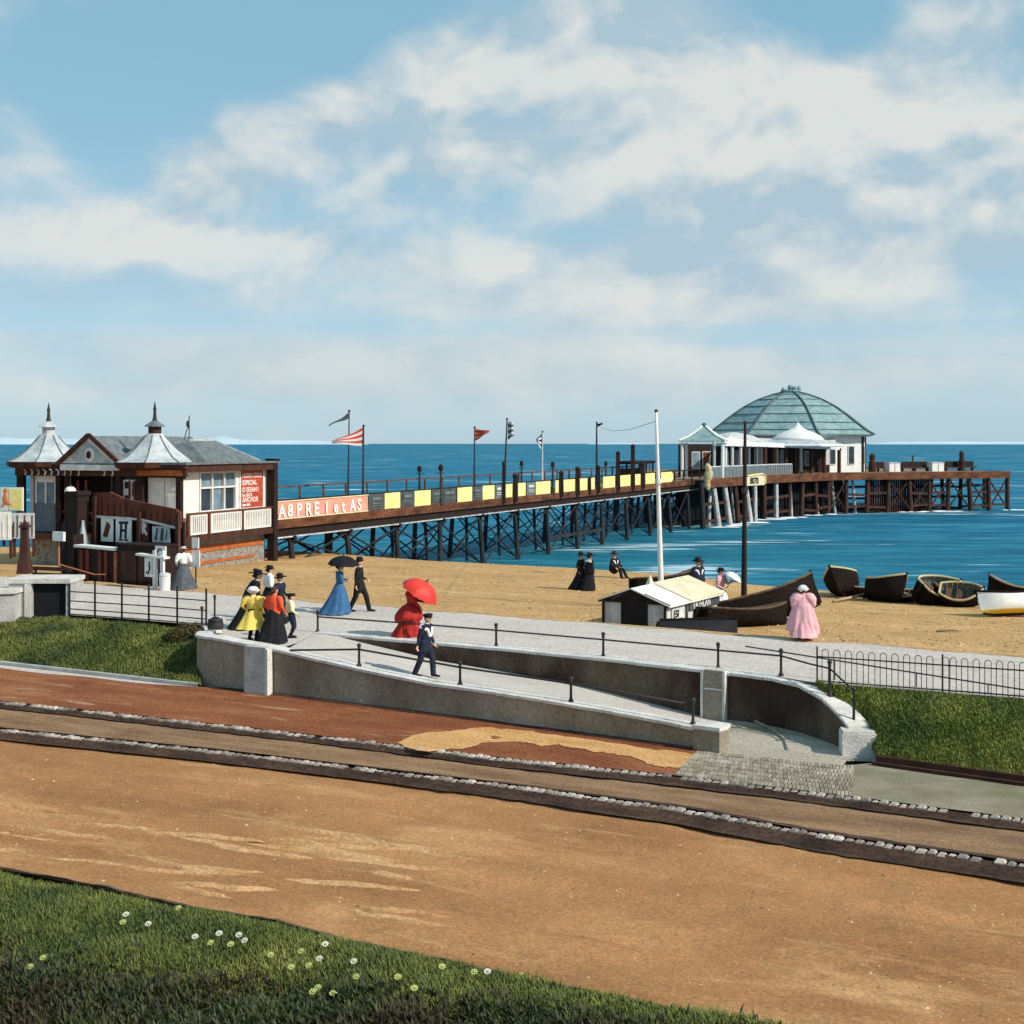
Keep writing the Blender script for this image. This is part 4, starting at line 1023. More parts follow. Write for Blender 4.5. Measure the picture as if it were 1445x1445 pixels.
# turrets
for x in (-2.5, -9.25):
    o = MB(); o.lathe([(2.2, 6.05), (1.72, 6.25), (1.26, 6.6), (.80, 7.05), (.48, 7.42), (.40, 7.52)], 8, (x, .95, 0), pi/8); tr = o.build('turret_roof', M['lead'], K)
    o = MB(); o.lathe([(1.5, 5.62), (2.2, 5.78), (2.26, 6.045)], 8, (x, .95, 0), pi/8); o.build('turret_eave', M['brown'], tr)
    o = MB()
    for k in range(8):
        th = 2*pi*k/8+pi/8; pr = [(2.21, 6.06), (1.72, 6.26), (1.26, 6.61), (.80, 7.06), (.48, 7.43)]
        o.tube([(x+r*cos(th), .95+r*sin(th), z) for r, z in pr], .035, 5)
    o.build('hip_roll', M['slate'], tr)
    o = MB(); o.lathe([(.34, 7.50), (.34, 7.88)], 8, (x, .95, 0), pi/8)
    o.build('lantern', M['whiteold'] if x < -5 else M['brown'], tr)
    o = MB(); o.lathe([(.56, 7.88), (.50, 7.95), (.24, 8.12), (.12, 8.2)], 8, (x, .95, 0), pi/8); o.build('lantern_cap', M['slate'] if x > -5 else M['lead'], tr)
    o = MB(); o.lathe([(.14, 8.18), (.09, 8.4), (.07, 8.75), (.1, 8.8), (.07, 8.86), (.012, 9.2)], 8, (x, .95, 0)); o.build('spire', M['iron'], tr)
o = MB(); o.tube([(-2, 3.3, 7.2), (-2, 3.3, 8.5)], .03, 6); o.tube([(-2.25, 3.2, 7.2), (-2.1, 3.25, 7.75), (-2.0, 3.3, 7.9)], .025, 5); o.ball((-2.08, 3.3, 8.05), .12, 8, 6, (.8, .8, 1.6)); o.build('weather_vane', M['iron'], K)
# carved white brackets under the eaves
for x in [-9.6+.42*i for i in range(7)]+[-6.7, -6.2, -4.6, -4.1]:
    o = MB(); o.tube([(x, -.46, 5.36), (x+.1, -.5, 5.52), (x+.02, -.5, 5.64), (x-.1, -.47, 5.66)], .045, 6); o.build('bracket', M['whiteold'], K)
# dark trellis bars across the porch opening
for x in (-6.4, -5.9, -3.2, -2.9):
    o = MB(); o.box((x, -.22, 3.7), (.09, .09, 2.8)); o.build('trellis_post', M['redbrown'], K)
o = MB(); o.beam((-7.4, -.24, 3.45), (-2.6, -.24, 3.35), .08, .12); o.beam((-7.4, -.24, 2.9), (-2.6, -.24, 2.85), .06, .08); o.build('porch_rail', M['redbrown'], K)
# globe lamp
t = thing('globe_lamp', 'white globe lamp hanging in the dark porch of the pier building', 'lamp', wm(K) @ Vector((-6.35, -.9, 4.55)))
o = MB(); o.ball((0, 0, 0), .30, 14, 10, (1, 1, .85)); o.build('globe', M['white'], t, smooth=True)
o = MB(); o.tube([(0, 0, .2), (0, 0, .9), (.0, .45, 1.0)], .02, 6); o.lathe([(.12, .24), (.05, .34)], 10); o.build('bracket', M['iron'], t)

# posters and panels left of the building
p = at(17, 66, 0)
t = thing('poster_board', 'yellow and white poster board with an orange seated figure', 'poster', (p.x, p.y, 2.0), -.2)
o = MB(); o.box((0, 0, 2.28), (1.22, .07, 1.16)); o.build('board', M['white'], t)
o = MB(); o.box((.22, -.045, 2.26), (.70, .02, 1.04)); o.build('yellow_field', M['yellow'], t)
o = MB(); o.ball((-.34, -.045, 2.68), .11, 12, 8, (1, .25, 1.15)); o.tube([(-.34, -.05, 2.56), (-.36, -.05, 2.3), (-.30, -.05, 2.12)], [.07, .14, .12], 8); o.tube([(-.30, -.05, 2.12), (-.05, -.05, 2.02), (.12, -.05, 1.84)], [.1, .07, .04], 7); o.tube([(-.36, -.05, 2.14), (-.5, -.05, 1.9)], [.09, .05], 7)
for v_ in o.v: v_.y = -.045+(v_.y+.045)*.18
o.build('figure', M['posterorange'], t)
o = MB(); o.box((-.5, .1, .85), (.1, .1, 1.75)); o.box((.5, .1, .85), (.1, .1, 1.75)); o.build('legs_frame', M['brown'], t)
for i, (x0, x1, ya, yb, D, m, lab) in enumerate(((-30, 15.5, 722, 762, 65, 'white', 'plain white upright panel below the yellow poster at the left edge'), (17, 48, 724, 760, 65.4, 'whiteold', 'streaked white slatted panel below the yellow poster'))):
    a = at(x0, D, zpix(yb, D)); b = at(x1, D, zpix(yb, D)); zt2 = zpix(ya, D)
    t = thing('hoarding_panel', lab, 'panel', a)
    o = MB(); o.obox(a, b-a, (0, .08, 0), (0, 0, zt2-a.z)); o.build('board', M[m], t, True)
    o = MB()
    for k in range(6):
        s_ = (k+.5)/6; q = a.lerp(b, s_); o.obox(q+Vector((-.02, -.03, .08)), (.05, 0, 0), (0, .028, 0), (0, 0, (zt2-a.z)*(.85 if k % 2 else .6)))
    o.build('batten', M['white' if i == 0 else 'blackboard'], t, True)
    o = MB(); o.obox(a+Vector((.0, .09, -.9)), (.12, 0, 0), (0, .1, 0), (0, 0, 1.6)); o.obox(b+Vector((-.12, .09, -.9)), (.12, 0, 0), (0, .1, 0), (0, 0, 1.6)); o.build('leg', M['brown'], t, True)

# ================================================================ TICKET BOOTH on the promenade
BT = thing('ticket_booth', 'dark red-brown wooden booth with slatted counter and sloping hoarding', 'booth', (-13.5, 51.3, 1.55), SH)
o = MB(); o.solid([(-4.85, 1.15, 2.50), (-2.2, 1.15, 2.45), (0, 1.15, 2.15), (0, 1.15, 2.75), (-.25, 1.15, 2.9), (-3.1, 1.15, 3.25), (-3.9, 1.15, 3.5), (-4.85, 1.15, 3.45)], (0, .12, 0)); hb_ = o.build('hoarding', M['redbrown'], BT)
o = MB()
for k in range(14):
    x = -4.7+k*.345; zt3 = interp([(-4.85, 3.45), (-3.9, 3.5), (-3.1, 3.25), (-.25, 2.9), (0, 2.75)], x); o.obox((x, 1.12, interp([(-4.85, 2.52), (-2.2, 2.47), (0, 2.18)], x)), (.05, 0, 0), (0, .03, 0), (0, 0, zt3-interp([(-4.85, 2.52), (-2.2, 2.47), (0, 2.18)], x)-.04))
o.build('batten', M['brown'], hb_)
o = MB(); o.beam((-4.85, 1.1, 2.5), (-2.2, 1.1, 2.45), .05, .09); o.beam((-2.2, 1.1, 2.45), (0, 1.1, 2.16), .05, .09); o.build('trim', M['whiteold'], hb_)
o = MB(); o.obox((-4.85, 1.3, 0), (4.9, 0, 0), (0, .1, 0), (0, 0, 2.4)); o.obox((-4.9, .1, 0), (.1, 0, 0), (0, 1.3, 0), (0, 0, 1.8)); o.build('wall', M['deepbrown'], BT)
o = MB(); o.obox((-4.6, .12, .0), (2.35, 0, 0), (0, .08, 0), (0, 0, 1.32)); o.build('counter_front', M['deepbrown'], BT)
for x in (-4.4, -4.05, -3.35, -3.0, -2.45):
    o = MB(); o.obox((x, .055, .02), (.17, 0, 0), (0, .06, 0), (0, 0, 1.2)); o.build('slat', M['redbrown' if x != -2.45 else 'orange'], BT)
o = MB(); o.add([], []); o.obox((-4.55, -.12, 1.34), (2.35, 0, -.06), (0, .5, 0), (0, 0, .09)); o.build('counter_ledge', M['white'], BT)
o = MB(); o.obox((-2.15, -.05, 0), (2.15, 0, 0), (0, 1.15, 0), (0, 0, 1.5)); o.obox((-2.2, -.1, 1.5), (2.25, 0, 0), (0, 1.25, 0), (0, 0, .07)); o.build('cabinet', M['deepbrown'], BT)
o = MB(); o.obox((-1.9, -.085, .15), (.85, 0, 0), (0, .03, 0), (0, 0, 1.15)); o.obox((-.95, -.085, .15), (.8, 0, 0), (0, .03, 0), (0, 0, 1.15)); o.build('cabinet_door', M['brown'], BT)
for x in (-4.75, -2.2, -.1):
    o = MB(); o.obox((x, 1.0, 0), (.16, 0, 0), (0, .14, 0), (0, 0, 3.3 if x < -4 else 2.75)); o.build('post', M['brown'], BT)
def booth_poster(x0, x1, z0, z1, m, m2, lab, prints):
    w0 = wm(BT)
    t = thing('poster', lab, 'poster', w0 @ Vector(((x0+x1)/2, 1.1, z0)), SH, 'posters pinned on the ticket booth')
    w_ = x1-x0; h = z1-z0
    o = MB(); o.box((0, .02, h/2), (w_, .03, h)); o.build('sheet', m, t)
    o = MB()
    for (a, b, c, d, tl) in prints:
        o.beam((w_*(a-.5), 0, h*b), (w_*(c-.5), 0, h*d), .012, tl, (0, 0, 1))
    o.build('print', m2, t)
booth_poster(-3.5, -2.6, 1.5, 2.5, M['white'], M['navy'], 'white poster with two dark blue figures on the ticket booth', [(.32, .15, .36, .75, .12), (.62, .15, .66, .75, .12), (.2, .78, .8, .8, .1), (.3, .5, .7, .45, .1), (.2, .1, .45, .1, .06), (.55, .1, .8, .1, .06)])
booth_poster(-4.35, -3.65, 1.5, 2.45, M['white'], M['redbrown'], 'narrow white poster with brown leaf shape on the ticket booth', [(.3, .2, .6, .8, .2), (.5, .2, .75, .7, .08)])
booth_poster(-2.15, -1.65, 1.6, 2.42, M['redbrown'], M['white'], 'red-brown poster with a white letter R on the ticket booth', [(.35, .35, .35, .9, .1), (.4, .88, .72, .75, .1), (.72, .75, .4, .6, .1), (.45, .6, .8, .3, .1)])
booth_poster(-1.45, -.5, 1.58, 2.2, M['whiteold'], M['grey'], 'grey and white streaked poster at the right of the booth', [(.2, .1, .3, .9, .1), (.55, .1, .6, .9, .16), (.8, .2, .85, .8, .06)])
# tall dark gate post left of the booth
p = wm(BT) @ Vector((-5.35, .8, 0))
t = thing('gate_pier', 'tall dark brown timber gate pier left of the booth', 'post', (p.x, p.y, 1.4), SH)
o = MB(); o.box((0, 0, 1.75), (.62, .6, 3.5)); o.box((0, 0, 3.58), (.74, .72, .16)); o.build('shaft', M['deepbrown'], t)
o = MB(); o.tube([(-.42, -.1, 0), (-.55, -.1, .9), (-.62, -.1, 1.6), (-.45, -.1, 2.3), (-.3, -.1, 2.6)], [.26, .28, .32, .26, .1], 9); o.build('curved_brace', M['void'], t, smooth=True)
# signpost
p = wm(BT) @ Vector((-4.35, -1.0, 0))
t = thing('signpost', 'small white sign box on a thin orange pole before the booth', 'sign', (p.x, p.y, 1.55), SH)
o = MB(); o.tube([(.12, 0, 0), (0, 0, .75), (0, 0, 1.65)], .035, 7); o.build('pole', M['orangepole'], t)
o = MB(); o.box((0, 0, 1.82), (.62, .12, .36)); o.build('sign_box', M['white'], t)
o = MB(); o.tube([(.1, -.02, .72), (1.6, .35, .38), (2.1, .45, .40)], .025, 6); o.build('stay', M['orangepole'], t)
# white display stand
p = wm(BT) @ Vector((.55, -.55, 0))
t = thing('display_stand', 'white postcard stand of slim posts and panels beside the booth', 'stand', (p.x, p.y, 1.55), SH)
for x in (-.12, .28):
    o = MB(); o.box((x, 0, .72), (.15, .1, 1.44)); o.build('leg', M['white'], t)
o = MB(); o.obox((-1.0, -.15, 1.22), (1.5, 0, -.08), (0, .3, 0), (0, 0, .08)); o.build('shelf', M['white'], t)
o = MB(); o.box((-.52, .05, .78), (.36, .05, .72)); o.box((.1, .08, 1.42), (.55, .05, .36)); o.build('panel', M['white'], t)
o = MB(); o.tube([(-.6, .01, .6), (-.5, .01, .55), (-.42, .01, .7), (-.44, .01, 1.0)], .03, 6); o.tube([(-.05, .03, 1.36), (.06, .03, 1.5), (.2, .03, 1.45)], .025, 6); o.build('print', M['navy'], t)
p = wm(BT) @ Vector((-4.9, .7, 0))
t = thing('folded_sail', 'white pointed cloth hanging at the left of the booth counter', 'cloth', (p.x, p.y, 2.95), SH)
o = MB(); rows = [[Vector((lerp(-.02, -.42+.1*sin(j), j/6)*(1 if s < .5 else 0)+lerp(.02, .34, j/6)*(1 if s >= .5 else 0)*s, -.05+.05*sin(s*9), .95-1.0*j/6)) for s in (0, .2, .4, .6, .8, 1)] for j in range(7)]
o.grid(rows); k_ = len(o.v); o.grid([[q+Vector((0, .03, 0)) for q in r_] for r_ in rows], True); o.build('cloth', M['white'], t, smooth=True)
p = wm(BT) @ Vector((1.15, -.75, 0))
t = thing('white_drum', 'white lidded drum on the ground beside the postcard stand', 'drum', (p.x, p.y, 1.55))
o = MB(); o.lathe([(.20, 0), (.21, .5), (.19, .54)], 14); o.build('drum', M['white'], t, smooth=False)
o = MB(); o.lathe([(.22, .54), (.2, .62), (.04, .66)], 14); o.build('lid', M['whiteold'], t)
p = wm(BT) @ Vector((1.75, .2, 0))
t = thing('notice_sign', 'two stacked white notice squares on a black pole beside the grey-skirted woman', 'sign', (p.x, p.y, 1.55), SH)
o = MB(); o.tube([(0, .04, 0), (0, .04, 1.9)], .03, 7); o.build('pole', M['iron'], t)
o = MB(); o.box((.02, 0, 1.72), (.34, .04, .4)); o.build('board', M['white'], t)
o = MB(); o.box((.04, 0, 1.14), (.4, .04, .6)); o.build('board', M['white'], t)
# steps up to the building
t = thing('wooden_steps', 'short flight of pale wooden steps up to the white double doors', 'steps', wm(K) @ Vector((-1.2, -1.8, .7)), KR)
for i in range(5):
    o = MB(); o.box((0, .15+.28*i, .30+.26*i), (2.0, .32, .07)); o.build('tread', M['whiteold'], t)
for x in (-1, 1): o = MB(); o.beam((x, -.1, .1), (x, 1.5, 1.5), .08, .24); o.build('stringer', M['brown'], t)
# bench on the sand edge
p = P(70, 800, 5.0); p = at(66, 49.5, 1.35)
t = thing('wooden_bench', 'dark brown plank bench between the gate pier and the pointed post', 'bench', p, -.35)
o = MB(); o.box((0, 0, .45), (1.7, .4, .06)); o.build('seat', M['brown'], t)
o = MB(); o.box((0, .25, .8), (1.7, .05, .14)); o.box((0, .27, 1.02), (1.7, .05, .14)); o.build('backrest', M['brown'], t)
for x in (-.7, .7): o = MB(); o.box((x, 0, .22), (.08, .38, .42)); o.box((x, .24, .74), (.08, .05, .62)); o.build('leg', M['deepbrown'], t)

# ================================================================ PIER
PA = Vector((-13.5, 76, 0)); PBv = Vector((20.4, 145, 0)); PD = (PBv-PA).normalized(); PN = Vector((-PD.y, PD.x, 0)); PL = (PBv-PA).length
PW = 6.0
def pz(t): return lerp(2.64, 3.15, t)
def pp(t, off=0.0, dz=0.0):
    q = PA+(PBv-PA)*t+PN*off; return Vector((q.x, q.y, pz(t)+dz))
def pt_for(px, off=0.0):
    lo, hi = -.05, 1.1
    for _ in range(50):
        m = (lo+hi)/2; q = pp(m, off)
        if CX+F*q.x/q.y < px: lo = m
        else: hi = m
    return m
PIER = thing('pier', 'long narrow brown pier on dark cross-braced piles running out to sea', 'pier', (PA.x, PA.y, 0))
def prow(o, off0, off1, z0, z1, t0=0, t1=1):
    a = pp(t0, off0, z0); b = pp(t1, off0, z0); w_ = PN*(off1-off0)
    vs = [a, b, b+w_, a+w_]; vs = vs+[p+Vector((0, 0, z1-z0)) for p in vs]
    o.add(vs, [(3, 2, 1, 0), (4, 5, 6, 7), (0, 1, 5, 4), (1, 2, 6, 5), (2, 3, 7, 6), (3, 0, 4, 7)])
o = MB(); prow(o, .05, PW-.05, -.14, 0); o.build('deck', M['deck'], PIER, True)
o = MB(); prow(o, -.06, .05, -.48, .05); o.build('fascia', M['fascia'], PIER, True)
o = MB(); prow(o, PW-.05, PW+.06, -.48, .05); o.build('fascia', M['fascia'], PIER, True)
o = MB(); prow(o, .12, .5, -.95, -.5); prow(o, PW/2-.2, PW/2+.2, -.95, -.16); prow(o, PW-.5, PW-.12, -.95, -.16); o.build('girder', M['deepbrown'], PIER, True)
o = MB(); prow(o, .0, .10, -1.05, -.97); o.build('pale_batten', M['pilepale'], PIER, True)
# bents
def seabed(x, y): return -3.0
nb = 13
bents = [(i+.35)/nb for i in range(nb)]
rr = random.Random(5)
feet = []
for i, t in enumerate(bents):
    fr = []
    for off, rake in ((.3, -.25), (PW-.3, .25)):
        p = pp(t, off, -.95); rk = PN*rake+PD*rr.uniform(-.35, .35)
        q = Vector((p.x, p.y, 0))+rk; q.z = min(-1.0, -2.6+0) if t > .16 else -1.2
        o = MB(); o.tube([p, q], [.17, .20], 9); o.build('pile', M['pile'], PIER, True); fr.append((p, q))
    feet.append(fr)
    o = MB(); o.beam(pp(t, -.1, -1.1), pp(t, PW+.1, -1.1), .22, .26); o.build('cross_beam', M['deepbrown'], PIER, True)
    (p0, q0), (p1, q1) = fr
    o = MB(); o.tube([p0.lerp(q0, .08), p1.lerp(q1, .85)], .055, 6); o.tube([p1.lerp(q1, .08), p0.lerp(q0, .85)], .055, 6); o.build('brace', M['pile'], PIER, True)
for i in range(nb-1):
    for k in (0, 1):
        (p0, q0), (p1, q1) = feet[i][k], feet[i+1][k]
        o = MB(); a, b = (.06, .86) if i > 2 else (.08, .6)
        o.tube([p0.lerp(q0, a), p1.lerp(q1, b)], .06, 6); o.tube([p1.lerp(q1, a), p0.lerp(q0, b)], .06, 6)
        o.build('brace', M['pile'], PIER, True)
    if i in (6, 7):
        o = MB(); o.beam(feet[i][0][0].lerp(feet[i][0][1], .58), feet[i+1][0][0].lerp(feet[i+1][0][1], .58), .2, .24); o.build('waler', M['pile'], PIER, True)
# intermediate slimmer piles
for i in range(nb-1):
    t = (bents[i]+bents[i+1])/2+rr.uniform(-.012, .012)
    p = pp(t, PW*.5, -.95); q = Vector((p.x, p.y, -2.6))+PD*rr.uniform(-.6, .6)
    o = MB(); o.tube([p, q], .12, 8); o.build('pile', M['pile'], PIER, True)
# railings
def railing(off, h, name, step, rr_, m, t0=0, t1=1, mid=True):
    o = MB(); a, b = pp(t0, off, h), pp(t1, off, h); o.beam(a, b, .09, .11)
    if mid: o.beam(pp(t0, off, h*.5), pp(t1, off, h*.5), .05, .06)
    n = int(PL*(t1-t0)/step)
    for i in range(n+1):
        t = t0+(t1-t0)*i/n; o.beam(pp(t, off, 0), pp(t, off, h), .14, .14)
    return o.build(name, m, PIER, True)
railing(PW-.1, 1.5, 'far_railing', 2.7, 0, M['rail'], mid=False)
railing(.16, 1.1, 'near_railing', 2.7, 0, M['deepbrown'])
# banner
def panel(px0, px1, m, name, lab, cat, grp, z0=.07, z1=1.12, off=.0, th=.05, pointed=False, sag=.03):
    t0, t1 = pt_for(px0), pt_for(px1)
    a = pp(t0, off, z0); b = pp(t1, off, z0)
    o = MB(); n = max(3, int((b-a).length/.4)); rows = []
    r = random.Random(int(px0))
    rag = [r.uniform(-.05, .03) for _ in range(n+1)]
    bot = []; top = []
    for i in range(n+1):
        s_ = i/n; p = a.lerp(b, s_); bow = -PN*(.02*sin(pi*s_*3+px0))
        bot.append(p+bow+Vector((0, 0, rag[i]*.8)))
        top.append(p+bow+Vector((0, 0, z1-z0+rag[n-i]*.25)))
    if pointed: top[-1].z -= .30; bot[-1].z += .28
    o.grid([bot, top]); 
    # give it thickness
    vs = o.v; m0 = len(vs); o.v = vs+[p+PN*th for p in vs]; fs = list(o.f)
    o.f = fs+[tuple(i+m0 for i in f[::-1]) for f in fs]
    k = n+1
    loop = list(range(k))+list(range(2*k-1, k-1, -1))
    for i in range(len(loop)):
        x, y = loop[i], loop[(i+1) % len(loop)]; o.f.append((y, x, x+m0, y+m0))
    o.mi = [0]*len(o.f)
    ob = o.build(name, m); tag(ob, lab, cat, grp)
    return ob, a, b
bn, a, b = panel(383.5, 519, M['salmon'], 'banner', 'long salmon-red banner with blotchy white lettering on the pier railing', 'banner', None, .06, 1.06)
dx = (b-a).normalized()
for s_, d0, sz in (('A8PRE', .7, 1.02), ('letAS', 6.6, .98)):
    for i, ch in enumerate(s_):
        q = a+dx*(d0+i*1.1)*((b-a).length/12.6)-PN*.06+Vector((0, 0, .10))
        text_mesh(ch, sz, 'lettering', M['white'], bn, q, dx, (0, 0, 1), .012, .03)
o = MB(); o.beam(a-PN*.05+Vector((0, 0, 1.0)), b-PN*.05+Vector((0, 0, 1.0)), .03, .05); o.beam(a-PN*.05+Vector((0, 0, .0)), b-PN*.05+Vector((0, 0, .0)), .03, .05); o.build('hem', M['cream'], bn)
seq = [('k', 521, 542), ('y', 543, 565), ('k', 566, 584), ('y', 585, 608), ('k', 609, 621), ('k', 623, 644), ('y', 646, 666), ('k', 667, 680), ('y', 681, 698), ('g', 699, 708), ('y', 714, 724), ('y', 731, 742), ('g', 743, 755), ('y', 756, 777), ('y', 784, 788), ('y', 795, 812), ('y', 818, 830), ('y', 833, 839), ('y', 851, 868), ('y', 874, 890), ('y', 894, 905), ('y', 911, 924), ('yp', 933, 950)]
cnt = {'y': 0, 'k': 0, 'g': 0}
for c, x0, x1 in seq:
    cc = c[0]; i = cnt[cc]; cnt[cc] += 1
    nm = {'y': 'yellow', 'k': 'black', 'g': 'grey-green'}[cc]
    lab = '%s %s %s board on the pier railing, counting seaward from the banner' % ((ORD[i] if i < 18 else 'last'), 'bright' if cc == 'y' else 'dark', nm)
    if c == 'yp': lab = 'yellow board with a pointed end nearest the pavilion on the pier railing'
    ob, a, b = panel(x0, x1, M[{'y': 'yellow', 'k': 'blackboard', 'g': 'greyboard'}[cc]], 'advertising_board', lab, 'board', {'y': 'yellow boards along the pier railing', 'k': 'black boards along the pier railing', 'g': 'grey boards along the pier railing'}[cc], .05, 1.08, pointed=(c == 'yp'))
    if cc in 'kg':
        o = MB(); q0 = a.lerp(b, .18)-PN*.045; q1 = a.lerp(b, .82)-PN*.045
        o.beam(q0+Vector((0, 0, .72)), q1+Vector((0, 0, .72)), .01, .20); o.beam(q0+Vector((0, 0, .42)), q1+Vector((0, 0, .42)), .01, .06); o.beam(q0+Vector((0, 0, .28)), q1+Vector((0, 0, .28)), .01, .05)
        o.build('print', M['greyboard' if cc == 'k' else 'whiteold'], ob)
# lamp standards along the pier
lamps = [(592, 657, 5.6), (622, 655, .0), (736, 650, 5.6), (780, 651, .0), (855, 668, 5.6)]
for i, (px, py, off) in enumerate(lamps):
    t_ = pt_for(px, off); p = pp(t_, off, 0); h = zpix(py, p.y)-p.z; h = max(2.2, h)
    t = thing('lamp_standard', '%s dark lamp standard on the pier counting from the entrance building' % ORD[i], 'lamp', p, 0, 'lamp standards along the pier')
    o = MB(); o.lathe([(.20, 0), (.18, .5), (.11, .6), (.09, 1.3), (.07, h-.5), (.10, h-.45)], 9); o.build('column', M['iron'], t)
    o = MB(); o.lathe([(.10, h-.45), (.19, h-.38), (.14, h-.12), (.16, h-.1), (.02, h)], 8); o.build('lantern', M['deepbrown'], t)
    o = MB(); o.tube([(-.3, 0, h-.62), (.3, 0, h-.62)], .03, 6); o.build('ladder_bar', M['iron'], t)
# stout railing posts
stout = [(711, 655), (727, 672), (792, 668), (815, 662), (832, 680), (844, 660), (872, 640), (893, 630), (907, 655)]
for i, (px, py) in enumerate(stout):
    t_ = pt_for(px, -.12); p = pp(t_, -.12, -.3); h = max(1.3, zpix(py, p.y)-p.z)
    w_ = .42 if px not in (711, 832) else .3
    o = MB(); o.box((0, 0, h/2), (w_, w_, h), taper=.82); o.lathe([(w_*.62, h), (w_*.5, h+.1), (.03, h+.24)], 8)
    for v_ in o.v: v_ += p
    ob = o.build('timber_post', M['deepbrown']); tag(ob, '%s stout dark timber post among the yellow boards of the pier' % ORD[i], 'post', 'stout posts along the pier railing')
# flagpoles
def flagpole(px, py, off, lab, flag=None, r=.05, lean=0.0, m='iron'):
    t_ = pt_for(px, off); p = pp(t_, off, 0); h = zpix(py, p.y)-p.z
    t = thing('flagpole', lab, 'flagpole', p, 0, 'flagpoles on the pier')
    o = MB(); o.tube([(0, 0, 0), (lean*.5, 0, h*.5), (lean, 0, h)], [r*1.5, r*1.1, r*.7], 8); o.build('pole', M[m], t)
    o = MB(); o.ball((lean, 0, h+.05), .09, 8, 6); o.build('finial', M['iron'], t)
    if flag:
        dirx, ln, ht, drop, mats, z0 = flag
        o = MB(); nx, ny = 12, 6; rows = []
        for j in range(ny+1):
            r_ = []
            for i in range(nx+1):
                s_ = i/nx; q = j/ny
                taper = lerp(1, .12, s_) if len(mats) > 2 or drop > .5 else lerp(1, .7, s_)
                r_.append(Vector((lean+dirx*(.05+ln*s_), .14*sin(s_*6+1)*s_-.1*s_, h-z0-ht*q*taper-drop*s_-.06*sin(s_*5+q))))
            rows.append(r_)
        for j in range(ny):
            o.cur = j % (2 if len(mats) > 1 else 1)
            o.grid([rows[j], rows[j+1]])
        o.cur = 0
        k = len(o.v); vs = list(o.v); fs = list(o.f); mi = list(o.mi)
        o.v = vs+[v_+Vector((0, .02, 0)) for v_ in vs]; o.f = fs+[tuple(i+k for i in f[::-1]) for f in fs]; o.mi = mi+mi
        o.build('flag', [M[x] for x in mats[:2]], t, smooth=True)
    return t
flagpole(491, 581, 3.6, 'tall thin flagpole with a small dark flag near the banner', (-1, 1.3, .35, .9, ['grey'], .05), lean=.08)
flagpole(512, 602, 1.5, 'flagpole with a long red and white striped pennant', (-1, 2.0, 1.15, .95, ['flagred', 'wcloth', 'x'], .05), .06, .05)
flagpole(669, 604, 3.5, 'flagpole with a triangular dark red flag flying to the right', (1, 1.1, .95, .25, ['flagred', 'brown', 'x'], .0), .06, .04)
flagpole(711, 592, 1.0, 'slightly leaning flagpole with a small limp white flag', (1, .45, 1.5, .3, ['whiteold', 'grey'], .0), .07, .25)
flagpole(765, 610, 4.5, 'pale flagpole with a drooping dark and white flag', (-1, .5, 1.5, .6, ['navy', 'wcloth'], .05), .06, .03, 'whiteold')
flagpole(842, 597, 3.0, 'flagpole with a dark bracket head near the seaward boards', (1, .5, .3, .0, ['black'], .0), .09, .0)
# dark seat shelter on the deck near the head
p = pp(pt_for(898, 4.2), 4.2, 0)
t = thing('deck_shelter', 'small dark open shelter on the pier deck before the pavilion', 'shelter', p, atan2(PD.y, PD.x))
o = MB(); o.box((0, 0, 2.05), (6.6, 1.9, .16)); o.box((0, 0, 1.9), (6.4, 1.7, .16)); o.build('roof', M['deepbrown'], t)
for x in (-3.0, -1, 1, 3.0): o = MB(); o.box((x, -.7, .9), (.14, .14, 1.86)); o.box((x, .7, .9), (.14, .14, 1.86)); o.build('post', M['deepbrown'], t)
o = MB(); o.box((0, .3, .45), (6.2, .5, .08)); o.box((0, .58, .95), (6.2, .06, .8)); o.build('seat', M['pilebrown'], t)
# ================================================================ PIER HEAD AND PAVILION
ZD = 3.22
hp = [(20.4, 142), (30.9, 160), (41.4, 172), (67.3, 182)]
back = [(60, 202), (38, 210), (16, 194), (11.5, 149)]
HD = thing('pier_head', 'wide brown timber pier head on crowded piles under the pavilion', 'pier head', (40, 172, -2))  # seaward end of the pier, kept as an object of its own
poly = [Vector((x, y)) for x, y in hp+back]
o = MB(); o.prism([tuple(p) for p in poly], ZD-.16, ZD); o.build('deck', M['deck'], HD, True)
o = MB()
for a, b in zip(hp, hp[1:]):
    a3 = Vector((a[0], a[1], ZD-.42)); b3 = Vector((b[0], b[1], ZD-.42)); o.beam(a3, b3, .16, .95)
a3 = Vector((67.3, 182, ZD-.42)); o.beam(a3, Vector((60, 202, ZD-.42)), .16, .95)
o.build('fascia', M['fascia'], HD, True)
nl = [Vector((x, y, 0)) for x, y in hp]
nf = resample(nl, 21)
rr = random.Random(9)
def inward(i):
    t = nf[min(20, i+1)]-nf[max(0, i-1)]; t.normalize(); return Vector((-t.y, t.x, 0))
rowsP = []
for k, dep in enumerate((.5, 5.0, 10.5)):
    r_ = []
    for i in range(21):
        p = nf[i]+inward(i)*dep+(PD*0 if k == 0 else Vector((rr.uniform(-.8, .8), rr.uniform(-.5, .5), 0)))
        if k == 2 and i > 17: continue
        top = Vector((p.x, p.y, ZD-.3)); bot = Vector((p.x+rr.uniform(-.3, .3), p.y+rr.uniform(-.2, .2), -2.8))
        if i < 6 and k == 0: bot.x += rr.uniform(.2, .9)
        m = 'pilebrown'
        if k == 0 and i in (1, 2, 4, 5, 7): m = 'pilepale'
        elif k == 0 and i < 3: m = 'pile'
        elif k > 0: m = 'pile'
        o = MB(); o.tube([top, bot], [.30, .32] if k == 0 else [.26, .28], 9); o.build('pile', M[m], HD, True); r_.append((top, bot))
    rowsP.append(r_)
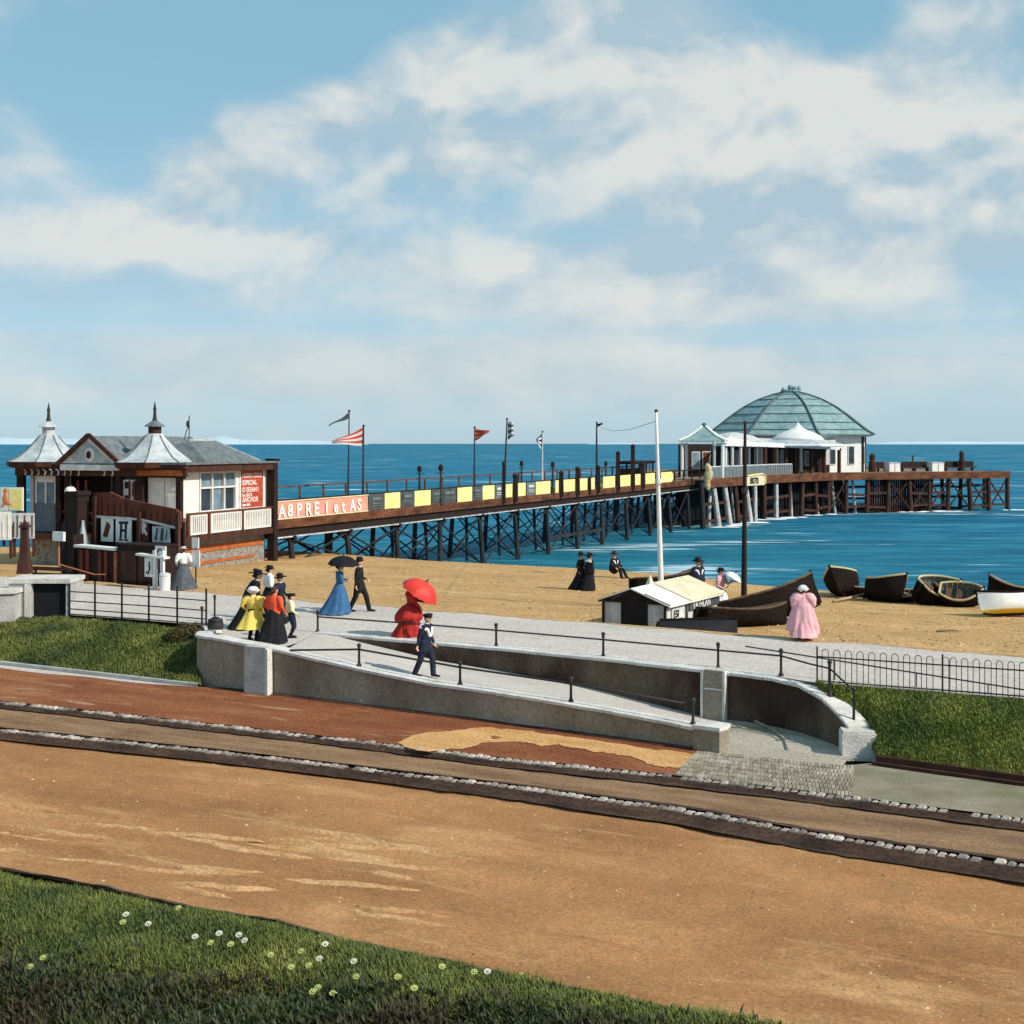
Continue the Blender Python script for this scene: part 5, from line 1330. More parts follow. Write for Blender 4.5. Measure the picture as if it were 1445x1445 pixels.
# extra slim bleached piles
for i, s_ in enumerate((1.5, 3.4, 8.5, 10.4, 11.5, 12.5, 13.3)):
    k = int(s_); p = nf[k].lerp(nf[k+1], s_-k)+inward(k)*1.4
    o = MB(); o.tube([(p.x, p.y, ZD-.3), (p.x+rr.uniform(-.2, .6), p.y, -2.8)], .2, 8); o.build('pile', M['pilepale'], HD, True)
# walers
for k, zf in ((0, .42), (0, .72), (1, .3), (1, .55), (1, .8)):
    r_ = rowsP[k]
    o = MB()
    for i in range(len(r_)-1):
        if k == 0 and (i % 3 == 2): continue
        a = r_[i][0].lerp(r_[i][1], zf); b = r_[i+1][0].lerp(r_[i+1][1], zf+rr.uniform(-.04, .04)); o.beam(a, b, .22, .30)
    o.build('waler', M['pilebrown' if k == 0 else 'pile'], HD, True)
for i in range(20):
    if i in (12, 13): continue
    a, b = rowsP[0][i], rowsP[0][i+1]
    if i < 11: a, b = rowsP[1][i], rowsP[1][i+1]
    o = MB(); o.tube([a[0].lerp(a[1], .1), b[0].lerp(b[1], .82)], .11, 6); o.tube([b[0].lerp(b[1], .1), a[0].lerp(a[1], .82)], .11, 6)
    o.build('brace', M['pilebrown'] if i > 10 else M['pile'], HD, True)
# boarded bay, and dark screens added to deepen the shade between the piles
for i0, i1, dep, m in ((13.0, 15.2, .9, 'pilebrown'), (.4, 4.6, 3.2, 'pile'), (4.7, 7.6, 5.5, 'pile'), (9.2, 10.6, 2.4, 'pilebrown'), (6.0, 12.4, 3.0, 'pile'), (15.5, 16.6, 2.6, 'pilebrown')):
    def nfp(s): k = min(19, int(s)); return nf[k].lerp(nf[k+1], s-k)+inward(k)*dep
    a, b = nfp(i0), nfp(i1); n = int((b-a).length/.34); o = MB()
    for j in range(n):
        p = a.lerp(b, (j+.5)/n); hgt = ZD-.4-rr.uniform(0, .2); lo_ = -2.5+rr.uniform(0, .5)
        o.beam((p.x, p.y, lo_), (p.x, p.y, hgt), .30, .10, (b-a))
    o.build('board_shade_screen', M[m], HD, True)
# white foam round the piles (part of the sea surface)
o = MB(); rr2 = random.Random(3)
for i in range(0, 21):
    if rr2.random() < .45: continue
    q = rowsP[0][i][1]
    for _ in range(3):
        c = Vector((q.x+rr2.uniform(-1.6, 1.6), q.y-rr2.uniform(.2, 1.4), -1.96)); n = 9; rx = rr2.uniform(.4, 1.5); ry = rr2.uniform(.12, .35)
        o.lathe([(1e-3, .10), (.55, .07), (1, 0)], n, c, rr2.random(), rx, ry, cap=False)
fo = o.build('sea_foam', M['foam'], smooth=True); struct(fo)

# ---------------------------------------------------------------- pavilion
PVC = Vector((38.6, 186.5, ZD))
PV = thing('pier_pavilion', 'large white pavilion with a green octagonal dome and open verandah at the pier head', 'building', PVC)
ph = -pi/2+.10
prof = [(12.0, 5.0), (10.9, 5.62), (9.6, 6.6), (8.1, 7.75), (6.45, 8.85), (4.6, 9.8), (2.6, 10.5), (1.15, 10.85)]
o = MB()
for k in range(8):
    a0, a1 = ph+2*pi*k/8, ph+2*pi*(k+1)/8
    nn = 5
    rows = []
    for r, z in prof:
        p0 = Vector((r*cos(a0), r*sin(a0), z)); p1 = Vector((r*cos(a1), r*sin(a1), z))
        row = []
        for j in range(nn+1):
            s_ = j/nn; q = p0.lerp(p1, s_); bulge = .03*4*s_*(1-s_)*r
            q += Vector((cos((a0+a1)/2), sin((a0+a1)/2), 0))*bulge*.5; row.append(q)
        rows.append(row)
    # seam steps between the sheet courses
    o.grid(rows)
o.build('dome', M['copper'], PV)
dome = kids(PV)[0]
for k in range(8):
    a0 = ph+2*pi*k/8; o = MB(); o.tube([Vector((r*cos(a0)*1.008, r*sin(a0)*1.008, z+.04)) for r, z in prof], .14, 6); o.build('hip_roll', M['rib'], dome)
o = MB()
for (r, z) in [(10.9, 5.62), (9.6, 6.6), (8.1, 7.75), (6.45, 8.85), (4.6, 9.8), (2.6, 10.5)]:
    pts = []
    for k in range(8):
        a0, a1 = ph+2*pi*k/8, ph+2*pi*(k+1)/8
        for j in range(5):
            s_ = j/5; q = Vector((r*cos(a0), r*sin(a0), z)).lerp(Vector((r*cos(a1), r*sin(a1), z)), s_); q += Vector((cos((a0+a1)/2), sin((a0+a1)/2), 0))*.1*s_*(1-s_)*r; pts.append(q+Vector((0, 0, .03)))
    pts.append(pts[0]); o.tube(pts, .06, 5)
o.build('seam', M['rib'], dome)
o = MB(); o.lathe([(11.2, 4.75), (11.75, 4.85), (11.75, 5.06)], 8, (0, 0, 0), ph); o.build('eave', M['whiteold'], PV)
o = MB(); o.lathe([(1.25, 10.8), (1.45, 11.0), (1.45, 11.15), (.9, 11.25)], 8, (0, 0, 0), ph); o.ball((0, 0, 11.5), .45, 10, 8); o.ball((-1.0, 0, 11.3), .3, 8, 6); o.ball((1.1, 0, 11.4), .38, 8, 6); o.ball((.5, -.6, 11.4), .35, 8, 6); o.build('finial', M['copper'], PV)
o = MB(); o.lathe([(10.6, 0), (10.6, 4.8)], 8, (0, 0, 0), ph); o.build('wall', M['white'], PV)
# windows and corner strips on the visible right walls
for k in range(8):
    a0, a1 = ph+2*pi*k/8, ph+2*pi*(k+1)/8
    p0 = Vector((10.62*cos(a0), 10.62*sin(a0), 0)); p1 = Vector((10.62*cos(a1), 10.62*sin(a1), 0)); nrm = Vector((cos((a0+a1)/2), sin((a0+a1)/2), 0)); d = (p1-p0)
    if nrm.y > .5: continue
    o = MB(); o.beam(p0, p0+Vector((0, 0, 4.8)), .28, .28); o.build('corner_post', M['deepbrown'], PV)
    for s_ in (.28, .68):
        c = p0+d*s_
        o = MB(); o.obox(c+nrm*.02+Vector((0, 0, 1.0)), d.normalized()*1.1, nrm*.08, Vector((0, 0, 2.5))); wn = o.build('window', M['whiteold'], PV)
        o = MB(); o.obox(c+nrm*.10+d.normalized()*.12+Vector((0, 0, 1.12)), d.normalized()*.86, nrm*.03, Vector((0, 0, 2.26))); o.build('pane', M['darkglass'], wn)
def W2(v): return Vector(v)-PVC
# verandah roof following the near edge
vn = [Vector((22.0, 146.5, 0)), Vector((30.0, 161.0, 0)), Vector((34.5, 167.0, 0)), Vector((41.0, 173.0, 0)), Vector((42.2, 173.6, 0))]
vb = [Vector((24.5, 152, 0)), Vector((29.0, 176, 0)), Vector((33.0, 177.0, 0)), Vector((38.8, 177.2, 0)), Vector((42.4, 177.5, 0))]
zf = [7.15, 7.0, 6.85, 6.65, 6.55]
top = [Vector((p.x, p.y, z)) for p, z in zip(vn, zf)]; tb = [Vector((p.x, p.y, 7.75)) for p in vb]
o = MB(); o.grid([top, tb]); o.grid([[p-Vector((0, 0, .12)) for p in top], [p-Vector((0, 0, .12)) for p in tb]], True); o.build('verandah_roof', M['whiteold'], PV, True)
o = MB()
for a, b in zip(top, top[1:]): o.beam(a-Vector((0, 0, .12)), b-Vector((0, 0, .12)), .14, .52)
o.build('verandah_fascia', M['white'], PV, True)
# dark back wall of the verandah, with blinds and windows
wb = [Vector((19.0, 153.5, 0)), Vector((24.0, 156, 0)), Vector((30.5, 169, 0)), Vector((35.5, 173.5, 0)), Vector((41.6, 176.6, 0))]
o = MB()
for a, b in zip(wb, wb[1:]): o.beam(a+Vector((0, 0, ZD+1.85)), b+Vector((0, 0, ZD+1.85)), .2, 3.7)
o.build('verandah_wall', M['deepbrown'], PV, True)
rr = random.Random(4)
wl = resample(wb, 24)
for i in range(1, 23):
    if i % 3 == 0: continue
    a, b = wl[i], wl[i+1]; d = (b-a); n = Vector((d.y, -d.x, 0)).normalized()
    m = rr.choice(['bluegrey', 'glass', 'whiteold', 'redbrown', 'darkglass'])
    h0 = rr.choice([.1, .9, 1.0]); h1 = rr.uniform(2.8, 3.4)
    o = MB(); o.obox(a+n*.12+d*.15+Vector((0, 0, ZD+h0)), d*.78, n*.05, Vector((0, 0, h1-h0))); wn = o.build('window', M['whiteold'], PV, True)
    o = MB(); o.obox(a+n*.175+d*.22+Vector((0, 0, ZD+h0+.1)), d*.64, n*.02, Vector((0, 0, h1-h0-.2))); o.build('pane', M[m], wn, True)
# columns
cl = resample([p+Vector((.1, .5, 0)) for p in vn], 13)
for i, p in enumerate(cl):
    zt2 = lerp(7.1, 6.5, i/12)-.1
    m = 'whiteold' if i in (0, 1, 2, 3) else ('bluegrey' if i < 6 else 'brown')
    o = MB(); o.tube([(p.x, p.y, ZD), (p.x, p.y, zt2)], .17 if i < 6 else .24, 9); o.box((p.x, p.y, zt2-.12), (.5, .5, .2)); o.build('column', M[m], PV, True)
# balustrade of pale boards
o = MB(); bl = [Vector((20.9, 143.4, ZD)), Vector((30.6, 160.4, ZD)), Vector((34.2, 164.6, ZD))]
for a, b in zip(bl, bl[1:]):
    n = int((b-a).length/.42)
    for j in range(n):
        p = a.lerp(b, (j+.5)/n); o.beam(p+Vector((0, 0, .05)), p+Vector((0, 0, 1.25)), .34, .06, (b-a))
    o.beam(a+Vector((0, 0, 1.3)), b+Vector((0, 0, 1.3)), .12, .1)
o.build('balustrade', M['whiteold'], PV, True)
# corner kiosk roof and bell-shaped porch roof
c1 = Vector((21.3, 149.3, 0))
o = MB(); o.lathe([(3.5, 7.05), (3.5, 7.3)], 4, c1, .55); o.build('porch_eave', M['white'], PV, True)
o = MB(); o.lathe([(3.55, 7.3), (2.2, 7.75), (1.0, 8.4), (.25, 8.9)], 4, c1, .55); r1 = o.build('porch_roof', M['copper'], PV, True)
for k in range(4):
    th = .55+k*pi/2; o = MB(); q = c1+Vector((3.1*cos(th), 3.1*sin(th), 0)); o.tube([q+Vector((0, 0, ZD)), q+Vector((0, 0, 7.08))], .17, 9); o.build('column', M['white'], PV, True)
o = MB()
o = MB(); 
for k in range(4):
    th = .55+k*pi/2; o.tube([c1+Vector((r*cos(th), r*sin(th), z+.04)) for r, z in ((3.55, 7.3), (2.2, 7.75), (1.0, 8.4), (.25, 8.9))], .12, 6)
o.build('hip_roll', M['white'], r1, True)
o = MB(); o.ball(c1+Vector((0, 0, 9.05)), .28, 9, 7); o.build('ball', M['rib'], r1, True)
c2 = Vector((36.2, 170.5, 0))
o = MB(); o.lathe([(5.6, 6.6), (5.7, 6.75), (5.6, 6.95)], 8, c2, .3); o.build('porch_eave', M['white'], PV, True)
o = MB(); o.lathe([(5.6, 6.95), (4.6, 7.25), (3.4, 7.5)], 8, c2, .3); r2 = o.build('porch_roof', M['lead'], PV, True)
o = MB(); o.lathe([(3.4, 7.45), (3.1, 7.8), (2.4, 8.25), (1.4, 8.65), (.7, 8.95), (.3, 9.4), (.05, 9.7)], 12, c2); o.build('bell_cap', M['white'], r2, True, True)
# lower hipped roof between (white, left of the dome)
o = MB(); o.lathe([(4.0, 7.3), (2.4, 8.0), (.5, 8.35)], 6, (26.8, 163, 0), .2); o.build('side_roof', M['whiteold'], PV, True)
# ---- things on the head
def deckbox(px, D, w_, h, lab):
    p = at(px, D, ZD)
    t = thing('deck_locker', lab, 'locker', p, .35, 'white lockers on the pier head')
    o = MB(); o.box((0, 0, h/2), (w_, 1.2, h)); o.build('body', M['white'], t)
    o = MB(); o.box((0, 0, h+.05), (w_+.12, 1.32, .1)); o.build('lid', M['whiteold'], t)
    o = MB(); o.box((0, -.62, h*.5), (.05, .03, h*.9)); o.build('door_joint', M['brown'], t)
deckbox(1259, 181, 1.7, 1.15, 'white deck locker nearer the pavilion on the pier head')
deckbox(1320, 184, 1.9, 1.15, 'white deck locker farther along the pier head near the mooring post')
for x0, x1, D, lab in ((1228, 1250, 180, 'short dark bench between the pavilion and a white locker'), (1270, 1311, 182, 'long dark bench between the two white lockers'), (1331, 1375, 185, 'dark bench at the outer end of the pier head')):
    a = at(x0, D, ZD); b = at(x1, D+2.5, ZD)
    t = thing('deck_bench', lab, 'bench', (a+b)/2, 0, 'benches on the pier head')
    o = MB(); o.beam(a+Vector((0, 0, .5)), b+Vector((0, 0, .5)), 1.0, .14); o.build('seat', M['pilebrown'], t, True)
    o = MB(); o.beam(a+Vector((0, .5, .95)), b+Vector((0, .5, .95)), .14, .75); o.build('backrest', M['deepbrown'], t, True)
    for s_ in (.08, .5, .92): p = a.lerp(b, s_); o = MB(); o.box(p+Vector((0, 0, .22)), (.14, .8, .46)); o.build('leg', M['deepbrown'], t, True)
for px, py, D, r, lab in ((1357, 636, 186, .42, 'tall dark mooring post at the outer pier head'), (1288, 642, 187, .16, 'thin dark post behind the long bench on the pier head'), (1231, 640, 180, .5, 'thick dark post against the pavilion wall')):
    p = at(px, D, ZD); h = zpix(py, D)-ZD
    o = MB(); o.lathe([(r*1.1, 0), (r, h*.55), (r*.75, h*.6), (r*.8, h*.85), (r*.9, h*.88), (r*.3, h)], 10)
    for v_ in o.v: v_ += p
    tag(o.build('mooring_post', M['pilebrown']), lab, 'post', 'posts on the pier head')
# yellow-brown dinghy hoisted at the corner and a lifebelt board
p = at(999, 141.2, 3.4)
t = thing('canvas_bundle', 'pale yellow canvas bundle roped up at the corner of the pier head', 'canvas', p)
o = MB(); o.lathe([(.05, -1.7), (.30, -1.5), (.55, -.9), (.42, -.5), (.62, .0), (.70, .6), (.45, 1.1), (.50, 1.5), (.28, 1.8), (.05, 1.95)], 20, (0, 0, 0), 0, .9, .7)
for v_ in o.v:
    th = atan2(v_.y, v_.x); k = 1+.16*sin(5*th+v_.z*2)+.10*sin(9*th-v_.z*3); v_.x = v_.x*k+.12*sin(v_.z*2); v_.y *= k
o.build('cover', M['tan'], t, smooth=True); t.scale = (.72, .72, .8)
o = MB()
for z in (-.5, 1.1): o.lathe([(.47, z-.05), (.52, z), (.47, z+.05)], 14, (.12*sin(z*2), 0, 0), 0, .95, .8, False)
o.tube([(.1, 0, 1.9), (.25, .2, 2.6), (.5, .6, 3.0)], .04, 6); o.build('rope', M['wood'], t)
p = at(1066, 153.2, 3.0)
t = thing('name_board', 'curved yellow board with dark characters on the pier head edge', 'sign', p, .9)
o = MB(); o.box((0, 0, -.2), (4.2, .12, 1.1)); o.build('board', M['canvas'], t)
text_mesh('8070', 1.0, 'lettering', M['deepbrown'], t, (-1.4, -.075, -.55), (1, 0, 0), (0, 0, 1), .02, .03)
o = MB(); o.tube([(-2.1, -.1, .36), (1.4, -.1, .55), (2.2, -.1, .3), (2.2, -.1, -.6)], .1, 7); o.build('trim', M['yellow'], t)

# ================================================================ BEACH: hut, poles, boats
HW = thing('beach_hut', 'low grey gabled hut with dark door and half yellow canvas roof', 'hut', (4.98, 43.5, .85), SH)
# local x along the front (left negative), y going seaward
W_, LN, zl, zr2, za = 2.32, 4.4, .98, .92, 1.36
fr = [(-W_, 0, 0), (0, 0, 0), (0, 0, zr2), (-W_*.53, 0, za), (-W_, 0, zl)]
o = MB(); o.solid([(x, .04, z) for x, y, z in fr], (0, .08, 0)); o.solid([(x, LN-.1, z) for x, y, z in fr], (0, .08, 0)); o.obox((-W_, .1, 0), (.07, 0, 0), (0, LN-.2, 0), (0, 0, zl-.02)); o.obox((-.07, .1, 0), (.07, 0, 0), (0, LN-.2, 0), (0, 0, zr2-.02)); o.build('wall', M['hutwall'], HW)
o = MB(); o.obox((-W_*.70, -.02, 0), (.95, 0, 0), (0, .07, 0), (0, 0, 1.02)); o.build('door', M['void'], HW)
o = MB(); o.beam((-W_-.12, 0, zl-.04), (-W_*.53, 0, za), .12, .10); o.beam((.12, 0, zr2-.04), (-W_*.53, 0, za), .12, .10)
o.obox((-W_, -.035, 0), (.07, 0, 0), (0, .07, 0), (0, 0, zl-.06)); o.obox((-.07, -.035, 0), (.07, 0, 0), (0, .07, 0), (0, 0, zr2-.06)); o.obox((-W_+.1, -.03, .92), (W_-.2, 0, 0), (0, .06, 0), (0, 0, .1)); o.solid([(-W_+.3, .0, 1.0), (-.3, 0, .98), (-W_*.53, 0, za-.06)], (0, .035, 0)); o.build('door_frame', M['deepbrown'], HW)
def roofp(o, y0, y1, dz, sagz=0):
    xr_ = -W_*.53
    for xa, zz in ((-W_-.16, zl-.06), (.18, zr2-.07)):
        rows = []
        for j in range(7):
            y = lerp(y0, y1, j/6); r_ = []
            for i in range(6):
                s_ = i/5; r_.append(Vector((lerp(xr_, xa, s_), y, lerp(za+.06, zz+.05, s_)+dz+sagz*sin(pi*j/6)*sin(pi*s_)+.012*noise.noise(Vector((s_*5, y*2, dz))))))
            rows.append(r_)
        o.grid(rows, xa > -1); o.grid([[p-Vector((0, 0, .04)) for p in r_] for r_ in rows], xa < -1)
        edge = rows[0]; o.grid([edge, [p-Vector((0, 0, .04)) for p in edge]]); edge = [r_[-1] for r_ in rows]; o.grid([edge, [p-Vector((0, 0, .04)) for p in edge]])
o = MB(); roofp(o, -.1, LN+.1, 0); o.build('roof', M['white'], HW, smooth=False)
o = MB(); roofp(o, 1.6, LN+.12, .045, .05); o.build('canvas_cover', M['canvas'], HW, smooth=True)
o = MB(); o.lathe([(.16, 0), (.02, .32)], 5, (-W_*.53-.1, 1.6, za+.02)); o.build('vent', M['canvas'], HW)
o = MB(); o.obox((.01, 1.75, .56), (.05, 0, 0), (0, 2.55, 0), (0, 0, .32)); sg = o.build('sign', M['blackboard'], HW)
text_mesh('TATHLAN', .33, 'lettering', M['white'], sg, (.075, 1.95, .61), (0, 1, 0), (0, 0, 1), .008, .006)
o = MB(); o.obox((.01, .35, .42), (.04, 0, 0), (0, .95, 0), (0, 0, .36)); wn = o.build('window', M['whiteold'], HW)
text_mesh('ESI', .34, 'lettering', M['void'], wn, (.065, .45, .47), (0, 1, 0), (0, 0, 1), .006, .004)
o = MB(); o.obox((.005, .1, .28), (.02, 0, 0), (0, 4.2, 0), (0, 0, .02)); o.obox((.01, 1.5, 0), (.05, 0, 0), (0, .1, 0), (0, 0, .9)); o.build('batten', M['blackboard'], HW)

for name, px0, py0, px1, py1, D, r, m, lab in (('white_mast', 934, 836, 926, 580, 51, .12, 'white', 'tall white mast standing on the beach behind the hut'), ('black_mast', 1049.5, 842, 1051.5, 596, 50, .12, 'deepbrown', 'tall black mast standing among the beached boats')):
    z0 = beach_z(px0, D)-.3; a = at(px0, D, z0); zt2 = zpix(py1, D); b = at(px1, D, zt2)
    t = thing('mast', lab, 'mast', a, 0, 'masts on the beach')
    o = MB(); n = 6; o.tube([a.lerp(b, i/n) for i in range(n+1)], [lerp(r, r*.42, i/n) for i in range(n+1)], 10); o.build('pole', M[m], t, True, True)
    o = MB(); c = a.lerp(b, .66); o.lathe([(r*1.0, -.1), (r*1.0, .1)], 10, c); o.build('collar', M['iron' if m != 'white' else 'whiteold'], t, True)
    o = MB(); o.ball(b, r*.6, 8, 6); o.build('truck', M['iron'], t, True)
# wire from the last flagpole to the white mast
q = pp(pt_for(842, 3.0), 3.0, 0); a = Vector((q.x, q.y, zpix(599, q.y))); b = at(926.5, 51, zpix(594, 51)); o = MB(); mid = (a+b)/2-Vector((0, 0, .5)); o.tube([a, a.lerp(mid, .5)-Vector((0, 0, .12)), mid, mid.lerp(b, .5)-Vector((0, 0, .12)), b], .012, 4)
tag(o.build('wire', M['iron']), 'thin wire slung from the pier flagpole to the white mast', 'wire')

def hull_sections(L, Bm, Dp, n=17, bow=.9, stern=.55, sheer=.35):
    secs = []
    for i in range(n):
        s_ = i/(n-1)      # 0 stern .. 1 bow
        x = (s_-.5)*L
        b = Bm/2*(1-abs(2*(s_-.42)/1.16)**2.6 if s_ > .42 else 1-(1-stern)*((.42-s_)/.42)**2)
        b = max(.02, b*(1 if s_ < .96 else (1-s_)/.04*.8+.2))
        zg = Dp*(1+sheer*((s_-.45)*2)**2*(1 if s_ > .45 else .6)); zk = Dp*.10*max(0, (s_-.75)*4)**2
        secs.append((x, b, zg, zk))
    return secs
def boat(name, lab, loc, rot, L=4.6, Bm=1.7, Dp=.75, hullm='hull', inm='hullin', gun='wood', lower=None, oar=False, grp='boats drawn up on the beach', mast=False):
    t = thing(name, lab, 'boat', loc, 0, grp); t.rotation_euler = rot
    secs = hull_sections(L, Bm, Dp)
    def ring(sc_, thick):
        rows = []
        for x, b, zg, zk in secs:
            r_ = []
            for k in range(-8, 9):
                th = k/8*pi/2; c = abs(sin(th))**.75*(1 if th >= 0 else -1); hgt = 1-cos(th)**.8
                lap = .022*((abs(k)) % 2)
                r_.append(Vector((x*(1-thick*.5/L), c*max(.012, b-thick+lap), zk+thick+(zg-zk-thick)*hgt)))
            rows.append(r_)
        return rows
    o = MB(); R_ = ring(1, 0); n = len(R_[0]); quads_ = []; R0 = 0; o.v = [Vector(p) for r_ in R_ for p in r_]
    for i in range(len(R_)-1):
        for k in range(n-1):
            o.cur = 1 if (lower and 4 < k < 11) else 0
            quads_.append((o.cur, (R0+i*n+k, R0+(i+1)*n+k, R0+(i+1)*n+k+1, R0+i*n+k+1)))
    for mi_, f_ in quads_: o.f.append(f_); o.mi.append(mi_)
    o.cur = 0
    o.poly(R_[0]); o.poly(R_[-1], True)
    hb = o.build('hull', [M[hullm], M[lower or hullm]], t, smooth=True)
    o = MB(); I = ring(1, .06); o.grid(I); o.poly(I[0], True); o.build('inner_planking', M[inm], hb)
    o = MB()
    for sgn in (0, -1):
        o.tube([R_[i][sgn]+Vector((0, 0, .02)) for i in range(len(R_))], .045, 6)
    o.tube([R_[0][k]+Vector((0, 0, .01)) for k in (0, -1)], .045, 6)
    o.build('gunwale', M[gun], t)
    for s_ in (.22, .48, .72):
        i = int(s_*(len(secs)-1)); x, b, zg, zk = secs[i]
        o = MB(); o.box((x, 0, zg*.66), (.24, b*1.75, .04)); o.build('thwart', M['wood' if gun == 'wood' else 'hullin'], t)
    o = MB()
    for i in range(2, len(secs)-1, 2):
        o.tube([I[i][k]+Vector((0, 0, .015)) for k in range(0, n, 2)], .018, 4)
    o.build('frames', M['wood'], t)
    o = MB(); o.beam((-L/2+.1, 0, -.03), (L/2-.5, 0, -.02), .07, .09); o.tube([(L/2-.5, 0, -.02), (L/2-.12, 0, secs[-2][3]*.6), (L/2+.02, 0, secs[-1][2]+.1)], .05, 6); o.build('keel', M['hull'], t)
    o = MB(); o.solid([(-L/2-.03, -.02, .08), (-L/2-.34, -.02, .05), (-L/2-.24, -.02, secs[0][2]+.05), (-L/2-.03, -.02, secs[0][2]+.05)], (0, .04, 0)); o.build('rudder', M['hull'], t)
    if oar:
        o = MB(); o.tube([(-L*.35, .25, secs[3][2]), (L*.45, .35, secs[12][2]+.05)], .03, 6); o.box((-L*.42, .25, secs[3][2]-.01), (.6, .14, .03)); o.build('oar', M['wood'], t)
    return t
def bl_(px, py, dz=0): p = Bp(px, py); p.z += dz; return p
# the long dark boat behind the black mast, bow up to the right
p = at(1085, 47.8, beach_z(1085, 47.8)+.05)
boat('fishing_boat', 'long dark fishing boat with its bow raised beside the black mast', p, (radians(-22), radians(-13), radians(14)), 4.3, 1.75, .85, oar=True, gun='hullin')
p = at(1052, 46.0, beach_z(1052, 46.0)); boat('fishing_boat', 'dark low skiff lying in front of the raised fishing boat', p, (radians(-8), radians(2), radians(24)), 3.4, 1.3, .55, gun='hullin')
# boat behind the hut
p = at(948, 58, beach_z(948, 58)); boat('fishing_boat', 'dark boat lying behind the hut and the white mast', p, (radians(-10), radians(-6), radians(16)), 3.2, 1.3, .75, gun='hullin')
# upturned black boat beside the hut
t = thing('upturned_boat', 'black tarred boat lying keel up beside the hut wall', 'boat', at(985, 42.0, .92), 0)
t.rotation_euler = (radians(180), radians(0), radians(12)); t.location.z = 1.50
secs = hull_sections(2.6, 1.3, .62)
o = MB(); rows = []
for x, b, zg, zk in secs:
    rows.append([Vector((x, sin(k/8*pi/2)*b, zk+(zg-zk)*(1-cos(k/8*pi/2)**.8))) for k in range(-8, 9)])
o.grid(rows, True); o.poly(rows[0]); o.poly(rows[-1], True); o.build('hull', M['void'], t, smooth=False)
o = MB(); o.beam((-1.25, 0, -.03), (1.0, 0, -.03), .07, .08); o.build('keel', M['hull'], t)
# the row of boats on the right
spec = [(1206, 846, -118, 24, -9, 2.4, 1.4, .82, 'hull', 'hullin', 'tan', 'dark boat with a broad black bow, leftmost of the beached row'),
        (1262, 854, -62, -20, -7, 2.0, 1.25, .74, 'hull', 'hullin', 'tan', 'tilted boat with a cream bow strake, second in the beached row'),
        (1330, 856, 30, 34, 2, 2.0, 1.45, .74, 'hull', 'greyboard', 'tan', 'black boat with pale ribs inside, third in the beached row'),
        (1374, 860, -24, 32, 2, 1.7, 1.2, .60, 'hull', 'greyboard', 'tan', 'dark boat with a yellowish stem next to the white boat')]
for px, py, yaw, roll, pitch, L_, B_, D_, hm, im, gm, lab in spec:
    p = Bp(px, py); c = Vector((cos(radians(yaw)), sin(radians(yaw)), 0)); p = p+Vector((0, 1.4, .08))
    boat('rowing_boat', lab, p, (radians(roll), radians(pitch), radians(yaw)), L_, B_, D_, hm, im, gm)
p = Bp(1436, 874)+Vector((0, .9, .10)); boat('rowing_boat', 'white boat with a yellow bottom tilted on the sand at the right', p, (radians(26), radians(0), radians(-166)), 2.3, 1.15, .64, 'boatwhite', 'hullin', 'hull', 'boatyellow')
for px, py, yaw, lab in ((1236, 849, 170, 'low dark boat hull lying between the first and second beached boats'), (1296, 856, 8, 'low dark boat hull lying between the second and third beached boats')):
    p = Bp(px, py)+Vector((0, 2.2, -.02)); boat('rowing_boat', lab, p, (radians(12), 0, radians(yaw)), 1.5, .9, .32)
p = Bp(1452, 858)+Vector((0, 1.5, 0)); boat('rowing_boat', 'dark boat cut by the right edge behind the white boat', p, (radians(8), radians(-8), radians(150)), 2.4, 1.2, .7)
# spar lying in front of the first boat
a = Bp(1176, 851)+Vector((0, 0, .08)); b = Bp(1222, 845)+Vector((0, 0, .2)); o = MB(); o.tube([a, b], .06, 7); tag(o.build('spar', M['wood'], smooth=True), 'pale wooden spar lying on the sand before the leftmost boats', 'spar')
# ================================================================ PEOPLE
def chain_add(o, ch, n=12):
    """sweep of elliptical rings with rounded ends; points (x,y,z,ra[,rb])"""
    P_ = [Vector(c[:3]) for c in ch]; ra = [c[3] for c in ch]; rb = [c[4] if len(c) > 4 else c[3] for c in ch]
    m = len(P_)
    if m == 1:
        o.ball(P_[0], ra[0], n, 8, (1, rb[0]/ra[0], 1)); return
    rings = []
    for i, p in enumerate(P_):
        t = (P_[min(i+1, m-1)]-P_[max(0, i-1)]).normalized()
        a = Vector((0, 1, 0)).cross(t); a = a.normalized() if a.length > .15 else Vector((1, 0, 0)); a = (a-t*a.dot(t)).normalized()
        b = t.cross(a)
        if i == 0:
            for k in (.05, .5, .85): q = sqrt(1-(1-k)**2); rings.append((p-t*min(ra[0], rb[0])*(1-k), a, b, ra[0]*q, rb[0]*q))
        rings.append((p, a, b, ra[i], rb[i]))
        if i == m-1:
            for k in (.85, .5, .05): q = sqrt(1-(1-k)**2); rings.append((p+t*min(ra[i], rb[i])*(1-k), a, b, ra[i]*q, rb[i]*q))
    vs = []; fs = []
    for p, a, b, x, y in rings:
        for k in range(n):
            th = 2*pi*k/n; vs.append(p+a*cos(th)*x+b*sin(th)*y)
    for i in range(len(rings)-1):
        for k in range(n): k2 = (k+1) % n; fs.append((i*n+k, i*n+k2, (i+1)*n+k2, (i+1)*n+k))
    fs.append(tuple(range(n))[::-1]); q = (len(rings)-1)*n; fs.append(tuple(q+k for k in range(n)))
    o.add(vs, fs)
